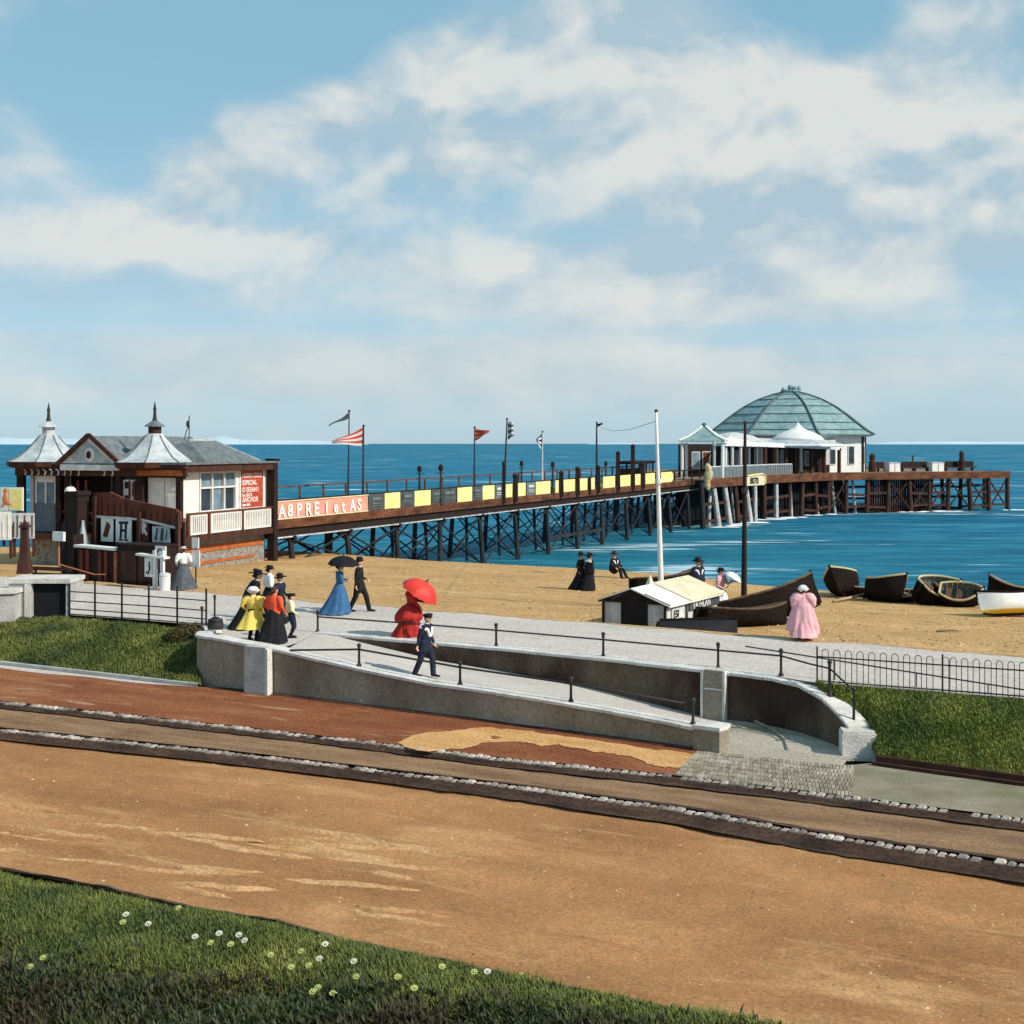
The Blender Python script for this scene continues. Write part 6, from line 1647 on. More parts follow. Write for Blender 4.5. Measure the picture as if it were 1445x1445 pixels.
def fuse(name, chains, m, parent, vox=.013, sm=2):
    o = MB()
    for c in chains: chain_add(o, c)
    ob = o.build(name, m, None)
    md = ob.modifiers.new('r', 'REMESH'); md.mode = 'VOXEL'; md.voxel_size = vox; md.use_smooth_shade = True
    s = ob.modifiers.new('s', 'SMOOTH'); s.factor = .5; s.iterations = sm
    dg = bpy.context.evaluated_depsgraph_get(); dg.update()
    me = bpy.data.meshes.new_from_object(ob.evaluated_get(dg)); me.name = name
    nm = ob.name; bpy.data.objects.remove(ob)
    me.materials.clear(); me.materials.append(m)
    me.polygons.foreach_set('use_smooth', [True]*len(me.polygons))
    r = bpy.data.objects.new(name, me); COL.objects.link(r); r.parent = parent
    return r
def ik(S, H, a, b, pole):
    d = H-S; L_ = min(d.length, (a+b)*.995); d.normalize(); H = S+d*L_
    x = (a*a-b*b+L_*L_)/(2*L_); h = sqrt(max(0, a*a-x*x))
    pl = pole-d*pole.dot(d); pl.normalize()
    return S+d*x+pl*h, H
def tup(p, *r): return (p.x, p.y, p.z)+r
def person(lab, loc, face, H=1.66, child=False, top=('coat', 'black'), bottom=('trousers', 'black'), hat=None, hair='bun', hands=((.24, -.05, .86), (-.24, -.05, .86)),
           feet=((.10, -.02), (-.10, .02)), lean=0.0, group=None, sit=False, extra=None, sway=(0, .06), skirt_r=.36, puff=.085, headtilt=0.0, wd=1.12, hem=.03):
    """body faces local -Y; face = heading of that -Y axis in degrees from the viewer's direction"""
    s = H/1.70
    t = thing('person', lab, 'person', loc, radians(face), group); t.scale = (s*wd, s*wd, s)
    hs = 1.16 if child else 1.0
    zs = .40 if sit else .90      # hip height
    up = zs-.90
    def T(x, y, z): # torso lean
        k = max(0, (z-.9)); return Vector((x, y-lean*k, z+up))
    hip = [Vector((.088, 0, zs)), Vector((-.088, 0, zs))]
    sh = [T(.175, .0, 1.385), T(-.175, .0, 1.385)]
    if sit: ft = [Vector((.12, -.62, .09)), Vector((-.10, -.55, .09))]
    else: ft = [Vector((feet[0][0], feet[0][1], .085)), Vector((feet[1][0], feet[1][1], .085))]
    kn = []
    for h_, f_ in zip(hip, ft):
        k, f2 = ik(h_, f_, .43, .42, Vector((0, -1, .2))); kn.append(k)
    body = []
    legs = []
    for h_, k, f_ in zip(hip, kn, ft):
        legs.append((h_, k, f_))
        body.append([tup(h_, .085), tup(h_.lerp(k, .5), .072), tup(k, .053), tup(k.lerp(f_, .3), .052), tup(f_, .036)])
        body.append([(f_.x, f_.y+.03, .05, .034), (f_.x, f_.y-.07, .04, .038, .03), (f_.x, f_.y-.15, .03, .034, .022)])
    body.append([tup(T(0, 0, .88), .145, .10), tup(T(0, 0, 1.04), .115, .088), tup(T(0, 0, 1.24), .15, .105), tup(T(0, 0, 1.37), .15, .085), tup(T(0, 0, 1.43), .07, .06)])
    nk = T(0, .0, 1.42); hd = T(0, -.015, 1.585); hd.x += headtilt*.1
    body.append([tup(nk, .052), tup(T(headtilt*.05, -.01, 1.50), .048)])
    body.append([(hd.x, hd.y-.015, hd.z-.085*hs, .048*hs, .052*hs), (hd.x, hd.y-.008, hd.z-.04*hs, .066*hs, .078*hs), (hd.x, hd.y, hd.z+.02*hs, .074*hs, .090*hs), (hd.x, hd.y+.008, hd.z+.065*hs, .060*hs, .072*hs)])
    body.append([(hd.x, hd.y-.085*hs, hd.z+.012, .011), (hd.x, hd.y-.100*hs, hd.z-.022, .014)])        # nose
    for sx_ in (1, -1): body.append([(hd.x+sx_*.073*hs, hd.y+.005, hd.z-.015, .012, .018), (hd.x+sx_*.077*hs, hd.y+.008, hd.z+.015, .012, .02)])
    arms = []
    for i in (0, 1):
        S = sh[i]; Hh = Vector(hands[i]); Hh.z += up if sit else 0
        e, w_ = ik(S, Hh, .28, .25, Vector((.5*(1 if i == 0 else -1), .9, -.5))); arms.append((S, e, w_))
        body.append([tup(S, .046), tup(S.lerp(e, .5), .044), tup(e, .036), tup(e.lerp(w_, .35), .036), tup(w_, .025)])
        d = (w_-e).normalized(); sd_ = d.cross(Vector((0, 0, 1)) if abs(d.z) < .8 else Vector((0, 1, 0))).normalized(); nr_ = sd_.cross(d)
        palm = w_+d*.085
        body.append([tup(w_, .024), tup(w_+d*.045, .036, .018), tup(palm, .036, .015)])
        for j, (o_, ln) in enumerate(((-.026, .062), (-.009, .075), (.009, .070), (.026, .055))):
            a0 = palm+sd_*o_-d*.01; a1 = a0+d*ln*.55-nr_*.012+sd_*o_*.15; a2 = a1+d*ln*.42-nr_*.03
            body.append([tup(a0, .0095), tup(a1, .009), tup(a2, .0075)])
        a0 = w_+d*.03-sd_*.026; body.append([tup(a0, .011), tup(a0+d*.035-sd_*.03, .0105), tup(a0+d*.065-sd_*.034-nr_*.01, .008)])
    fuse('body', body, M['skin'], t, .0095, 1)
    for sx_ in (1, -1):
        o = MB(); o.ball((hd.x+sx_*.030*hs, hd.y-.079*hs, hd.z+.012), .011, 8, 6); o.build('eye', M['eye'], t, smooth=True)
    o = MB(); o.ball((hd.x, hd.y-.083*hs, hd.z-.048*hs), .016, 8, 6, (1, .4, .35)); o.build('mouth', M['lip'], t, smooth=True)
    # hair
    hc = [[(hd.x, hd.y+.015, hd.z+.07*hs, .062*hs, .075*hs), (hd.x, hd.y+.03, hd.z+.03*hs, .078*hs, .078*hs), (hd.x, hd.y+.04, hd.z-.03*hs, .062*hs, .055*hs)]]
    if hair == 'bun': hc.append([(hd.x, hd.y+.095, hd.z+.0, .045)]); hc.append([(hd.x, hd.y-.02, hd.z+.085, .075, .082)])
    if hair == 'long': hc.append([(hd.x, hd.y+.06, hd.z-.02, .07, .045), (hd.x, hd.y+.075, hd.z-.17, .075, .04), (hd.x, hd.y+.07, hd.z-.28, .05, .03)])
    if hair != 'none': fuse('hair', hc, M['hair'], t, .014, 2)
    # upper garment
    kind, cm = top; g = []
    if kind in ('coat', 'jacket', 'bodice', 'cape', 'smock'):
        wx = .145 if kind in ('bodice',) else .165
        low_ = {'coat': .72, 'jacket': .86, 'bodice': 1.0, 'cape': .80, 'smock': .95}[kind]
        g.append([tup(T(0, .01, low_), .185 if kind != 'bodice' else .115, .135 if kind != 'bodice' else .10), tup(T(0, 0, 1.05), wx if kind != 'bodice' else .12, .115 if kind != 'bodice' else .10), tup(T(0, -.012 if kind == 'bodice' else 0, 1.25), .175, .128), tup(T(0, 0, 1.37), .168, .098), tup(T(0, 0, 1.425), .085, .075), tup(T(0, -.003, 1.46), .058, .060)])
        for S, e, w_ in arms:
            pf = puff if kind in ('bodice', 'smock', 'cape') else .076
            g.append([tup(S-Vector((S.x*.12, 0, .01)), pf), tup(S.lerp(e, .4), pf*.92), tup(e, .050), tup(e.lerp(w_, .9), .037)])
        if kind == 'cape':
            g.append([tup(T(0, .01, .9), .27, .20), tup(T(0, .01, 1.12), .25, .185), tup(T(0, 0, 1.34), .19, .13)])
        fuse({'coat': 'coat', 'jacket': 'jacket', 'bodice': 'bodice', 'cape': 'cape', 'smock': 'smock'}[kind], g, M[cm], t, .015, 3)
        o = MB(); c_ = T(0, -.003, 1.455); o.lathe([(.060, -.012), (.066, .0), (.060, .022), (.05, .022)], 12, c_, 0, 1, 1.05); o.build('collar', M['wcloth' if cm in ('black', 'navy', 'yell', 'blue') else cm], t)
    # lower garment
    kind, cm = bottom
    def skirt(zb_, r1, cm, name='skirt', z0=1.05, back=.12, folds=9):
        o = MB(); rows = []; n = 44
        for j in range(15):
            q = j/14; z = lerp(z0, zb_, q)
            r_ = []
            base = lerp(.122, r1, q**1.15)+.04*sin(min(1, q*5)*pi/2)
            for k in range(n):
                th = 2*pi*k/n
                f = 1+min(1, q*1.4)*(.075*cos(folds*th+1.0+.5*sin(q*4+H*9))+.05*cos(17*th+2.3+.6*sin(q*5))+.04*cos(5*th+H*40+q*1.5))+.02*noise.noise(Vector((x_*4 if 0 else th*3, q*6, H*7)))
                x = cos(th)*base*f; y = sin(th)*base*f*.9+back*q*q*(.5+.5*sin(th))*1.0
                x += sway[0]*q*q; y += sway[1]*q*q-lean*max(0, z-.9)
                r_.append(Vector((x, y, z+up)))
            rows.append(r_+[r_[0]])
        if sit:
            rows = [[Vector((p.x, p.y-.28*smooth(.0, 1, (1-i/14*1.0) if 0 else i/14), max(.03, p.z))) for p in r_] for i, r_ in enumerate(rows)]
        o.grid(rows, True)
        c_ = sum((p for p in rows[-1][:-1]), Vector())/n; inner = [[p.lerp(c_, .12)+Vector((0, 0, .02)) for p in rows[-1]], [c_+Vector((0, 0, .25))]*(n+1)]
        o.grid([rows[-1], inner[0], inner[1]], True)
        o.poly(rows[0][:-1])
        return o.build(name, M[cm], t, smooth=True)
    if kind == 'skirt': skirt(hem, skirt_r, cm)
    if kind == 'short': skirt(.42, skirt_r, cm, folds=7, back=.05)
    if kind == 'trousers' or kind == 'breeches' or kind == 'short':
        g = []
        for h_, k, f_ in legs:
            if kind == 'trousers': g.append([tup(h_+Vector((0, 0, .06)), .112), tup(h_.lerp(k, .5), .098), tup(k, .078), tup(f_+Vector((0, .01, .0)), .068)])
            elif kind == 'breeches': g.append([tup(h_+Vector((0, 0, .06)), .112), tup(h_.lerp(k, .5), .098), tup(k.lerp(f_, .12), .075)])
            else: g.append([tup(k+Vector((0, 0, .08)), .066), tup(k, .060), tup(k.lerp(f_, .35), .06), tup(f_, .042)])
        if kind != 'short': g.append([(0, 0, zs+.02, .14, .115), (0, 0, zs+.12, .135, .11)])
        fuse('trousers' if kind != 'short' else 'stockings', g, M[cm if kind != 'short' else 'black'], t, .014, 2)
        if kind == 'breeches': fuse('stockings', [[tup(k, .058), tup(k.lerp(f_, .4), .058), tup(f_, .04)] for h_, k, f_ in legs], M['black'], t, .014, 1)
    sho = []
    for f_ in ft: sho.append([(f_.x, f_.y+.04, .055, .044), (f_.x, f_.y-.07, .045, .046, .036), (f_.x, f_.y-.165, .034, .040, .026)]); sho.append([(f_.x, f_.y+.01, .06, .045), (f_.x, f_.y+.01, .13, .046)])
    fuse('boots', sho, M['black'], t, .014, 1)
    # hat
    if hat:
        kind, cm, tilt = hat
        mt = Matrix.Rotation(radians(tilt), 4, 'X') @ Matrix.Rotation(radians(tilt*.5), 4, 'Y')
        c_ = Vector((hd.x, hd.y+.005, hd.z+.062*hs))
        o = MB(); r = .088*hs
        pr = {'wide': [(r*1.02, .0), (r*2.35, .010), (r*2.4, .018), (r*1.2, .022), (r*1.02, .05), (r*.95, .10), (r*.6, .125), (.01, .13)],
              'bowler': [(r*1.02, .0), (r*1.42, .012), (r*1.45, .022), (r*1.05, .018), (r*1.05, .07), (r*.92, .115), (r*.55, .14), (.01, .148)],
              'boater': [(r*1.02, .0), (r*1.75, .004), (r*1.75, .014), (r*1.05, .016), (r*1.02, .085), (r*.98, .09), (.01, .092)],
              'cap': [(r*1.02, -.02), (r*1.12, .0), (r*1.3, .045), (r*1.25, .07), (r*.7, .085), (.01, .088)],
              'bonnet': [(r*1.0, -.09), (r*1.35, -.05), (r*1.7, .0), (r*1.25, .03), (r*1.15, .07), (r*.6, .11), (.01, .118)]}[kind]
        o.lathe(pr, 22, c_, 0, 1, 1.08, True, mt)
        for v_ in o.v:
            if kind in ('wide', 'bonnet'): v_.z += .018*sin(3*atan2(v_.y-c_.y, v_.x-c_.x)+1.2)*min(1, (Vector((v_.x-c_.x, v_.y-c_.y)).length/(r*2.2)))
        ho = o.build('hat', M[cm], t, smooth=True)
        if kind == 'wide':
            fuse('hat_trimming', [[(c_.x+.05, c_.y-.02, c_.z+.09, .05), (c_.x+.02, c_.y+.06, c_.z+.12, .055), (c_.x-.06, c_.y+.08, c_.z+.09, .04)], [(c_.x-.05, c_.y-.05, c_.z+.07, .04), (c_.x-.09, c_.y+.01, c_.z+.10, .035)]], M[cm if cm != 'cream' else 'wcloth'], ho, .014, 1)
        if kind in ('bowler', 'boater'):
            o = MB(); o.lathe([(r*1.06, .018), (r*1.08, .03), (r*1.07, .05)], 20, c_, 0, 1, 1.08, False, mt); o.build('hat_band', M['black'], ho)
        if kind == 'cap':
            o = MB(); o.ball((c_.x, c_.y-r*1.15, c_.z-.012), r*.7, 10, 6, (1, .6, .12)); o.build('peak', M[cm], ho)
    if extra: extra(t, T, arms, hd)
    return t
def belt(cm):
    def f(t, T, arms, hd):
        o = MB(); c = T(0, 0, 1.02); o.lathe([(.145, -.03), (.155, 0), (.145, .03)], 18, c, 0, 1, .86, False); o.beam(c+Vector((.04, .13, 0)), c+Vector((.06, .2, -.2)), .05, .015); o.build('sash', M[cm], t)
    return f
def shawl(cm):
    def f(t, T, arms, hd):
        fuse('shawl', [[tup(T(.17, .02, 1.35), .075), tup(T(.09, -.09, 1.30), .05), tup(T(.03, -.13, 1.12), .035)], [tup(T(-.17, .02, 1.35), .075), tup(T(-.09, -.09, 1.30), .05), tup(T(-.03, -.13, 1.12), .035)], [tup(T(.16, .05, 1.37), .07), tup(T(0, .09, 1.40), .06), tup(T(-.16, .05, 1.37), .07)]], M[cm], t, .015, 2)
    return f
def overskirt(cm):
    def f(t, T, arms, hd):
        o = MB(); rows = []; n = 48
        for j in range(14):
            q = j/13; z = lerp(1.06, .52, q); base = .125+.26*sin(min(1, q*1.1)*pi/2)**.8-.05*max(0, q-.8)*5; r_ = []
            for k in range(n):
                th = 2*pi*k/n; ff = 1+q*(.06*cos(8*th+1)+.04*cos(15*th)); r_.append(Vector((cos(th)*base*ff, sin(th)*base*ff*.95+.07*q, z+.03*q*cos(4*th))))
            rows.append(r_+[r_[0]])
        o.grid(rows, True); o.build('overskirt', M[cm], t, smooth=True)
        o = MB(); c = T(0, 0, 1.03); o.lathe([(.135, -.03), (.145, 0), (.135, .03)], 18, c, 0, 1, .9, False); o.build('sash', M['black'], t)
    return f
def mantle(cm, zlow=.24, rw=.36, z_top=1.44):
    def f(t, T, arms, hd):
        o = MB(); rows = []; n = 56
        for j in range(16):
            q = j/15; z = lerp(1.44, zlow, q); r_ = []
            base = .07+(rw-.07)*min(1, q*1.15)**.62*(1-.08*q*q)
            for k in range(n):
                th = 2*pi*k/n; ff = 1+q**.8*(.10*cos(6*th+.6+.4*sin(q*4))+.07*cos(11*th+2)+.03*cos(19*th)); r_.append(Vector((cos(th)*base*ff*1.12, sin(th)*base*ff*.86, z+.05*q*cos(3*th))))
            rows.append(r_+[r_[0]])
        o.grid(rows, True); o.grid([[p*1 for p in rows[-1]], [Vector((p.x*.9, p.y*.9, p.z+.03)) for p in rows[-1]], [Vector((0, 0, 1.0))]*(n+1)], True)
        o.build('mantle', M[cm], t, smooth=True)
    return f
def umbrella(lab, tip, axis, R_, depth, ln, m, grip=None):
    """canopy whose top is at tip, shaft running along -axis"""
    ax = Vector(axis).normalized()
    t = thing('umbrella', lab, 'umbrella', tip)
    t.rotation_euler = ax.to_track_quat('Z', 'Y').to_euler()
    o = MB(); n = 8; sub = 5; rings = 7
    rows = []; rin = []
    for j in range(rings+1):
        q = j/rings; a_, b_ = [], []
        for k in range(n*sub):
            f = (k % sub)/sub; th = 2*pi*k/(n*sub)
            sc_ = 1-q*.10*4*f*(1-f)
            r = max(.004, R_*sin(q*1.35)/sin(1.35)*sc_); z = -depth*(1-cos(q*1.35))/(1-cos(1.35))+q*q*.05*4*f*(1-f)*depth
            a_.append(Vector((r*cos(th), r*sin(th), z))); b_.append(Vector((r*cos(th)*.99, r*sin(th)*.99, z-.010)))
        rows.append(a_+[a_[0]]); rin.append(b_+[b_[0]])
    o.grid(rows, True); o.grid(rin); o.grid([rows[-1], rin[-1]], True)
    o.build('canopy', M[m], t, smooth=True)
    for k in range(n):
        th = 2*pi*k/n; o = MB(); o.tube([(R_*sin(q*1.35)/sin(1.35)*cos(th)*.985, R_*sin(q*1.35)/sin(1.35)*sin(th)*.985, -depth*(1-cos(q*1.35))/(1-cos(1.35))-.016) for q in (.05, .35, .7, 1)], .006, 5); o.build('rib', M['iron'], t)
    o = MB(); o.tube([(0, 0, .10), (0, 0, -ln)], .011, 7); o.build('shaft', M['iron'], t)
    o = MB(); o.tube([(0, 0, -ln)]+[(.04-.04*cos(a), 0, -ln-.02-.05*sin(a)) for a in (0, .8, 1.6, 2.4, 3.1)], .016, 7); o.build('handle', M['brown'], t)
    o = MB(); o.lathe([(.02, .0), (.022, .06), (.008, .12)], 8); o.build('ferrule', M['iron'], t)
    return t
def pr(px, py): p = P(px, py, HP); p.z = ZP; return p
# couple with the black umbrella
pw = pr(479, 866); person('person in a long blue dress walking under a black umbrella', pw, 110, 1.60, False, ('bodice', 'blue'), ('skirt', 'blue'), ('wide', 'black', 8), 'bun', ((.10, -.26, 1.16), (-.06, -.24, 1.12)), skirt_r=.44, sway=(0, .10), puff=.09)
pm = pr(507, 863); person('person in a black suit and hat striding beside the blue dress', pm, 80, 1.70, False, ('coat', 'black'), ('trousers', 'black'), ('bowler', 'black', 0), 'short', ((.10, -.18, 1.05), (-.25, .02, .86)), ((.09, -.28), (-.09, .26)))
umbrella('black umbrella held over the person in the blue dress', pw+Vector((.14, -.05, 1.86)), (.05, -.05, 1), .50, .30, .72, 'black')
# red lady and parasol
pl = pr(580, 899); person('person in a full red dress holding a red parasol', pl, 80, 1.52, False, ('bodice', 'redd'), ('skirt', 'redd'), ('wide', 'redd', 6), 'bun', ((.10, -.34, 1.10), (-.14, -.30, .92)), skirt_r=.33, sway=(0, .06), puff=.12, wd=1.25, extra=overskirt('redd'))
umbrella('bright red parasol tilted to the right over the red dress', pl+Vector((.44, -.10, 1.56)), (.52, -.12, .85), .58, .40, .80, 'parasol')
# man on the ramp
b = Rp(590, interp(TPB, 590), .35); pz_ = Vector((b.x+.10, b.y+.95, zr_ramp(590)))
person('person in a navy suit with white scarf walking down the ramp', pz_, 62, 1.58, False, ('coat', 'navy'), ('trousers', 'navy'), ('cap', 'black', -4), 'short', ((.18, -.16, .90), (-.24, .06, .84)), ((.09, -.20), (-.09, .22)), lean=.12, extra=shawl('wcloth'))
# family group at the head of the ramp
G = 'family group at the head of the ramp'
def pg(px, py, h=5.45): p = P(px, py, h); p.z = ZP; return p
person('person in a black cape and black hat leaning over the yellow-dressed child', pg(354, 887), 110, 1.66, False, ('cape', 'black'), ('skirt', 'black'), ('wide', 'black', 10), 'bun', ((.16, -.26, .96), (-.16, -.24, .98)), lean=.22, group=G, skirt_r=.34, wd=1.3)
person('child in a bright yellow belted dress with a white hat', pg(357, 904), 165, 1.44, True, ('smock', 'yell'), ('short', 'yell'), ('bonnet', 'wcloth', 10), 'none', ((.22, -.10, .98), (-.22, -.10, .98)), group=G, skirt_r=.34, puff=.11, extra=belt('brown'), wd=1.28)
person('person in a vermilion jacket and black skirt seen from behind', pg(387, 907), 150, 1.52, False, ('jacket', 'vermil'), ('skirt', 'black'), None, 'bun', ((.20, -.14, .92), (-.20, -.14, .92)), group=G, skirt_r=.31, sway=(0, .04), wd=1.3, puff=.10)
person('child in a cream smock and black cap beside the vermilion jacket', pg(410, 900), 110, 1.22, True, ('smock', 'cream'), ('breeches', 'navy'), ('cap', 'black', 0), 'short', ((.22, -.10, .96), (-.18, -.16, .94)), group=G, wd=1.3)
person('person in a white blouse and small black hat behind the group', pg(380, 874), 120, 1.64, False, ('bodice', 'wcloth'), ('skirt', 'black'), ('boater', 'black', 12), 'bun', ((.2, -.12, .95), (-.2, -.12, .95)), group=G, skirt_r=.32)
person('person in black with a wide black hat between the white blouse and vermilion jacket', pg(395, 880), 60, 1.45, False, ('bodice', 'navy'), ('skirt', 'black'), ('wide', 'black', -6), 'bun', ((.2, -.12, .95), (-.2, -.12, .95)), group=G, skirt_r=.30)
# woman by the booth
person('person in a white blouse and grey bell skirt beside the booth', pr(259, 831), 200, 1.55, False, ('bodice', 'wcloth'), ('skirt', 'grey'), ('boater', 'wcloth', 5), 'bun', ((.22, -.16, 1.0), (-.22, -.14, .98)), skirt_r=.46, sway=(0, .10), puff=.11)
# beach people
p = Bp(820, 832.5); person('person in a black dress and wide black hat on the sand, left of two', p, 60, 1.60, False, ('bodice', 'black'), ('skirt', 'black'), ('wide', 'black', 4), 'bun', ((.2, -.2, 1.0), (-.2, .0, .88)), group='two people in black on the beach', skirt_r=.30, sway=(0, .16))
p = Bp(832, 833.5); person('person in a long black coat with white edging on the sand, right of two', p, 120, 1.60, False, ('cape', 'black'), ('skirt', 'black'), ('wide', 'black', -4), 'bun', ((.2, -.1, .9), (-.2, -.1, .9)), group='two people in black on the beach', skirt_r=.28, extra=shawl('wcloth'))
p = Bp(867, 815); person('person sitting on the sand in black with a white shawl', p, 40, 1.75, False, ('cape', 'black'), ('trousers', 'black'), ('wide', 'brown', 0), 'bun', ((.2, -.3, 1.0), (-.2, -.3, 1.0)), sit=True, extra=shawl('wcloth'))
p = at(985, 53.0, beach_z(985, 53.0)); person('person in a dark coat and black hat standing behind the hut', p, 30, 1.82, False, ('cape', 'navy'), ('skirt', 'black'), ('wide', 'black', 3), 'bun', ((.2, -.1, .9), (-.2, -.1, .9)), skirt_r=.34, extra=shawl('wcloth'))
p = at(1017, 49.2, beach_z(1017, 49.2)); person('person in a pink blouse and white skirt beside the far end of the hut', p, 60, 1.74, False, ('bodice', 'pink'), ('skirt', 'wcloth'), ('boater', 'black', 4), 'bun', ((.16, -.34, 1.24), (-.2, -.2, 1.0)), skirt_r=.40, puff=.1)
umbrella('small pale parasol held out by the person in pink', p+Vector((.52, -.1, 1.58)), (.5, 0, .86), .36, .22, .55, 'wcloth')
# pink lady from behind
p = pr(1135, 904); p += Vector((0, .15, 0))
person('person in a billowing pink dress and white hat at the promenade edge', p, 172, 1.47, False, ('cape', 'pink'), ('skirt', 'pink'), ('bonnet', 'wcloth', 6), 'bun', ((.24, -.10, .96), (-.24, -.10, .96)), skirt_r=.30, puff=.15, sway=(0, .04), wd=1.25, hem=.13, extra=mantle('pink'))
# ================================================================ GRASS, SHRUB, FLOWERS
def blades(name, surf, n, hmin, hmax, w0, m, seed, dens=None, clump=.0):
    """surf: rows of points; scatter n blades on the quads by area"""
    rr = random.Random(seed)
    quads = []; cum = []; tot = 0
    for i in range(len(surf)-1):
        for k in range(len(surf[0])-1):
            a, b, c, d = surf[i][k], surf[i][k+1], surf[i+1][k+1], surf[i+1][k]
            ar = ((b-a).cross(d-a)).length
            ce = (a+c)/2
            if ce.y < 5: continue
            px = CX+F*ce.x/ce.y
            if px < -120 or px > 1560: continue
            py = HY-(ce.z-CAMZ)*F/ce.y
            if py > 1520: continue
            tot += ar; quads.append((a, b, c, d)); cum.append(tot)
    import bisect
    vs = []; fs = []
    for _ in range(n):
        q = quads[min(len(quads)-1, bisect.bisect(cum, rr.random()*tot))]
        s, t = rr.random(), rr.random()
        p = q[0].lerp(q[1], s).lerp(q[3].lerp(q[2], s), t)
        nz_ = noise.noise(p*1.4)
        if dens and rr.random() > dens(p): continue
        h = rr.uniform(hmin, hmax)*(1+.6*nz_)
        th = rr.random()*2*pi; ln = rr.uniform(.15, .9)*h; wx, wy = cos(th+1.57)*w0*rr.uniform(.6, 1.3), sin(th+1.57)*w0
        b = len(vs); dx, dy = cos(th)*ln, sin(th)*ln
        vs += [(p.x-wx, p.y-wy, p.z-.01), (p.x+wx, p.y+wy, p.z-.01), (p.x+dx*.4+wx*.7, p.y+dy*.4+wy*.7, p.z+h*.65), (p.x+dx*.4-wx*.7, p.y+dy*.4-wy*.7, p.z+h*.65), (p.x+dx, p.y+dy, p.z+h)]
        fs += [(b, b+1, b+2, b+3), (b+3, b+2, b+4)]
    me = bpy.data.meshes.new(name); me.from_pydata(vs, [], fs); me.materials.append(M[m]); me.update()
    o = bpy.data.objects.new(name, me); COL.objects.link(o); o['kind'] = 'stuff'
    return o
o = blades('lawn_grass', LW, 150000, .04, .13, .009, 'grass', 1); o['label'] = 'green grass of the lawn in the foreground'; o['category'] = 'grass'
o = blades('bank_grass', LB, 42000, .06, .14, .014, 'grass', 2); o['label'] = 'green grass on the bank below the thin rail fence'; o['category'] = 'grass'
o = blades('bank_grass', RBG, 36000, .05, .12, .011, 'grass2', 3); o['label'] = 'yellowish green grass on the bank below the hooped railing'; o['category'] = 'grass'
# darker, broader blades thickening towards the bottom of the lawn
def dk(p):
    px = CX+F*p.x/p.y; py = HY-(p.z-CAMZ)*F/p.y
    edge = interp([(-200, 1330), (0, 1345), (180, 1375), (350, 1400), (560, 1412), (760, 1432), (900, 1450)], px)
    return smooth(edge-25, edge+45, py+14*noise.noise(p*2.0))
o = blades('dark_blades', LW, 60000, .07, .20, .022, 'darkblade', 4, dk); o['label'] = 'dark broad blades at the near edge of the lawn'; o['category'] = 'undergrowth'
# shrub on the left bank
sp = LB[6][0].copy(); c = at(262, 39.3, 1.2)
t = thing('shrub', 'brownish dry shrub on the grass bank beside the wall end', 'shrub', c)
rr = random.Random(8); vs = []; fs = []
for _ in range(2600):
    d = Vector((rr.gauss(0, 1), rr.gauss(0, 1), rr.gauss(0, 1))); d.normalize(); r = rr.uniform(.25, 1)**.5*(1+.25*noise.noise(d*2))
    p = Vector((d.x*.62*r, d.y*.5*r, .12+d.z*.46*r)); a = Vector((rr.gauss(0, 1), rr.gauss(0, 1), rr.gauss(0, 1))).normalized()*.04; b_ = a.cross(d).normalized()*.025
    k = len(vs); vs += [p-a, p+b_, p+a, p-b_]; fs.append((k, k+1, k+2, k+3))
o = MB(); o.v = [Vector(v_) for v_ in vs]; o.f = fs; o.mi = [0]*len(fs); o.build('leaves', M['rust'], t)
o = MB()
for _ in range(16): d = Vector((rr.gauss(0, .5), rr.gauss(0, .4), 1)).normalized(); o.tube([(0, 0, -.35), d*.3, d*.55+Vector((0, 0, -.1))], [.02, .012, .004], 5)
o.build('stems', M['brown'], t)
# flowers
fl = [(178, 1306, 1), (172, 1317, 0), (209, 1320, 1), (252, 1297, 0), (274, 1338, 1), (296, 1347, 0), (309, 1334, 1), (337, 1336, 1), (345, 1343, 1), (325, 1348, 0), (425, 1360, 0), (410, 1382, 0), (437, 1380, 0), (449, 1370, 1), (383, 1366, 0), (460, 1350, 1), (499, 1374, 1), (503, 1397, 0), (562, 1398, 0), (585, 1414, 0), (687, 1388, 1), (669, 1389, 0), (625, 1382, 0), (450, 1412, 0), (470, 1420, 0), (442, 1419, 0), (60, 1368, 0), (42, 1381, 0)]
def surf_at(px, py):
    best = None; bd = 1e9
    for i in range(len(LW)-1):
        for k in range(0, len(LW[0])-1):
            p = LW[i][k]
            if p.y < 5: continue
            x = CX+F*p.x/p.y; y = HY-(p.z-CAMZ)*F/p.y; d = (x-px)**2+((y-py)*2)**2
            if d < bd: bd = d; best = (i, k)
    i, k = best; cand = [LW[ii][kk].lerp(LW[ii+1][kk+1], .0) for ii in (i,) for kk in (k,)]
    # refine by bilinear search round the best vertex
    bd = 1e9; bp_ = LW[i][k]
    for ii in (max(0, i-1), i):
        for kk in (max(0, k-1), k):
            if ii+1 >= len(LW) or kk+1 >= len(LW[0]): continue
            a, b, c, d = LW[ii][kk], LW[ii][kk+1], LW[ii+1][kk+1], LW[ii+1][kk]
            for s in range(11):
                for t in range(11):
                    p = a.lerp(b, s/10).lerp(d.lerp(c, s/10), t/10); x = CX+F*p.x/p.y; y = HY-(p.z-CAMZ)*F/p.y; e = (x-px)**2+(y-py)**2
                    if e < bd: bd = e; bp_ = p
    return bp_
protos = {}
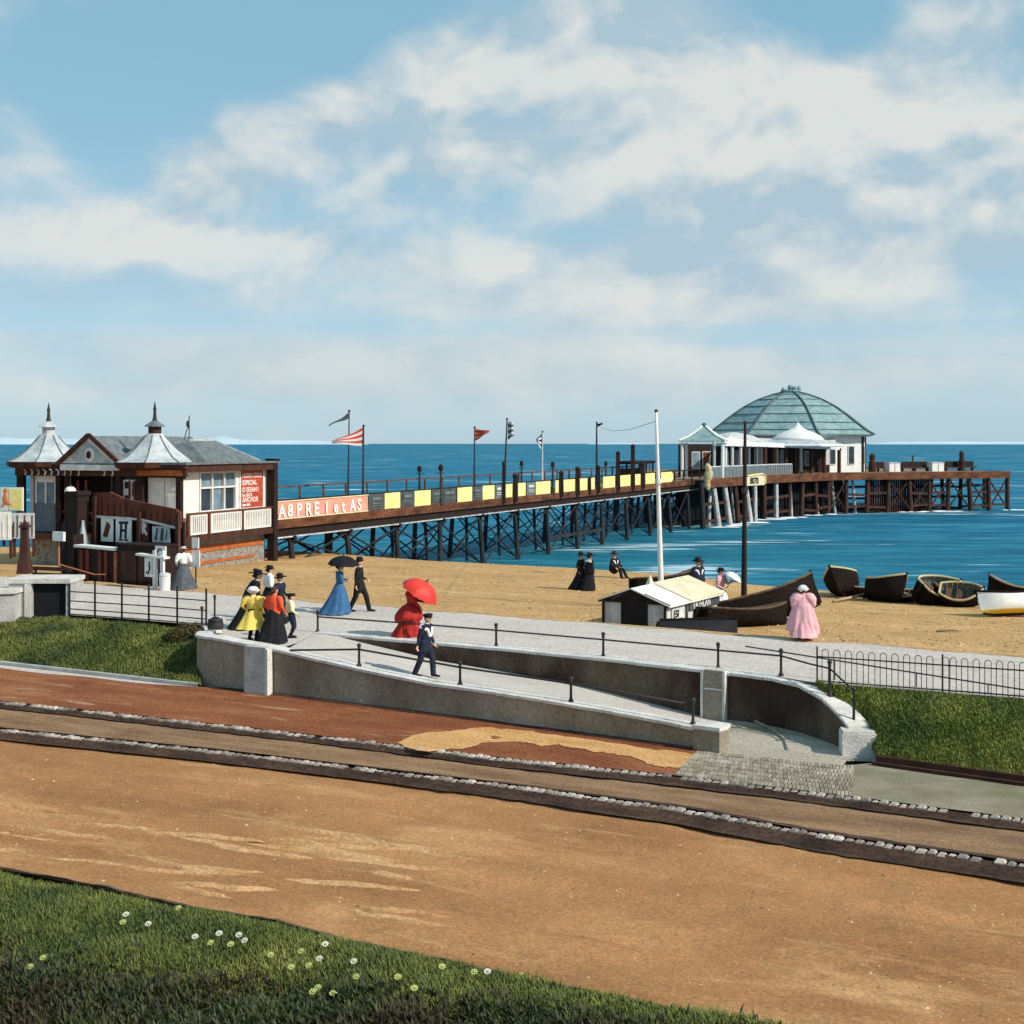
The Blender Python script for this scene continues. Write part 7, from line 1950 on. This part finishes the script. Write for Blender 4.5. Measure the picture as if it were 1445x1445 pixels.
for px, py, wh in fl:
    p = surf_at(px, py)
    if wh not in protos:
        m = 'daisy' if wh else 'buttercup'
        t = thing('flower', 'small %s flower in the foreground lawn' % ('white' if wh else 'yellowish'), 'flower', p, 0, '%s flowers in the lawn' % ('white' if wh else 'yellowish'))
        o = MB()
        for k in range(9):
            a = 2*pi*k/9; o.add([(cos(a)*.015, sin(a)*.015, .16), (cos(a-.3)*.055, sin(a-.3)*.055, .17), (cos(a)*.075, sin(a)*.075, .165), (cos(a+.3)*.055, sin(a+.3)*.055, .172)], [(0, 1, 2, 3)])
        for v_ in o.v: v_.x, v_.y = v_.x*.72, v_.y*.72
        for v_ in o.v: v_.y, v_.z = v_.y*.75, v_.z+(v_.y)*.5
        o.build('petals', M[m], t)
        o = MB(); o.ball((0, 0, .168), .014, 8, 6, (1, 1, .6)); o.build('flower_centre', M['buttercup'], t)
        o = MB(); o.tube([(0, 0, -.02), (.008, 0, .08), (0, 0, .165)], .005, 5); o.build('stem', M['grass'], t)
        protos[wh] = t
    else:
        dup(protos[wh], p, random.random()*.8-.4)

# loose shingle on the beach
rr = random.Random(21); vs = []; fs = []
for _ in range(9000):
    px = rr.uniform(230, 1460); t = rr.random()**1.6; Df, Dc = beach_D(px); D = lerp(Df+.3, Dc, t); c = at(px, D, beach_z(px, D))
    if noise.noise(Vector((c.x*.5, c.y*.3, 4))) < rr.uniform(-.4, .5): continue
    r = rr.uniform(.02, .06)*(1+.5*rr.random()**4); th = rr.random()*6.28; k = len(vs)
    for a in range(5): vs.append((c.x+r*1.3*cos(th+a*1.257), c.y+r*sin(th+a*1.257), c.z-.01))
    vs.append((c.x+r*.2, c.y, c.z+r*.7)); fs += [(k+a, k+(a+1) % 5, k+5) for a in range(5)]
M['pebble'] = mat('pebbles', (.20, .12, .06), (.52, .36, .19), 3, .9, speck=0, island=.5, neutral=True)
me = bpy.data.meshes.new('shingle'); me.from_pydata(vs, [], fs); me.materials.append(M['pebble']); me.update()
o = bpy.data.objects.new('shingle', me); COL.objects.link(o); o['kind'] = 'stuff'; o['label'] = 'loose pebbles scattered over the sandy beach'; o['category'] = 'shingle'

# grit and small stones on the road
rr = random.Random(33); vs = []; fs = []
for _ in range(2600):
    i = rr.randrange(5, 214); k = rr.randrange(0, 258); c = RDR[i][k].lerp(RDR[i+1][k+1], rr.random())
    if c.y < 5: continue
    px = CX+F*c.x/c.y
    if not -60 < px < 1500: continue
    r = rr.uniform(.006, .018)*(1+1.2*rr.random()**6); th = rr.random()*6.28; q = len(vs)
    for a in range(5): vs.append((c.x+r*1.4*cos(th+a*1.257), c.y+r*sin(th+a*1.257), c.z-.003))
    vs.append((c.x+r*.2, c.y, c.z+r*.8)); fs += [(q+a, q+(a+1) % 5, q+5) for a in range(5)]
me = bpy.data.meshes.new('road_grit'); me.from_pydata(vs, [], fs); me.materials.append(M['pebble']); me.update()
o = bpy.data.objects.new('road_grit', me); COL.objects.link(o); o['kind'] = 'stuff'; o['label'] = 'loose grit and small stones lying on the earth road'; o['category'] = 'grit'
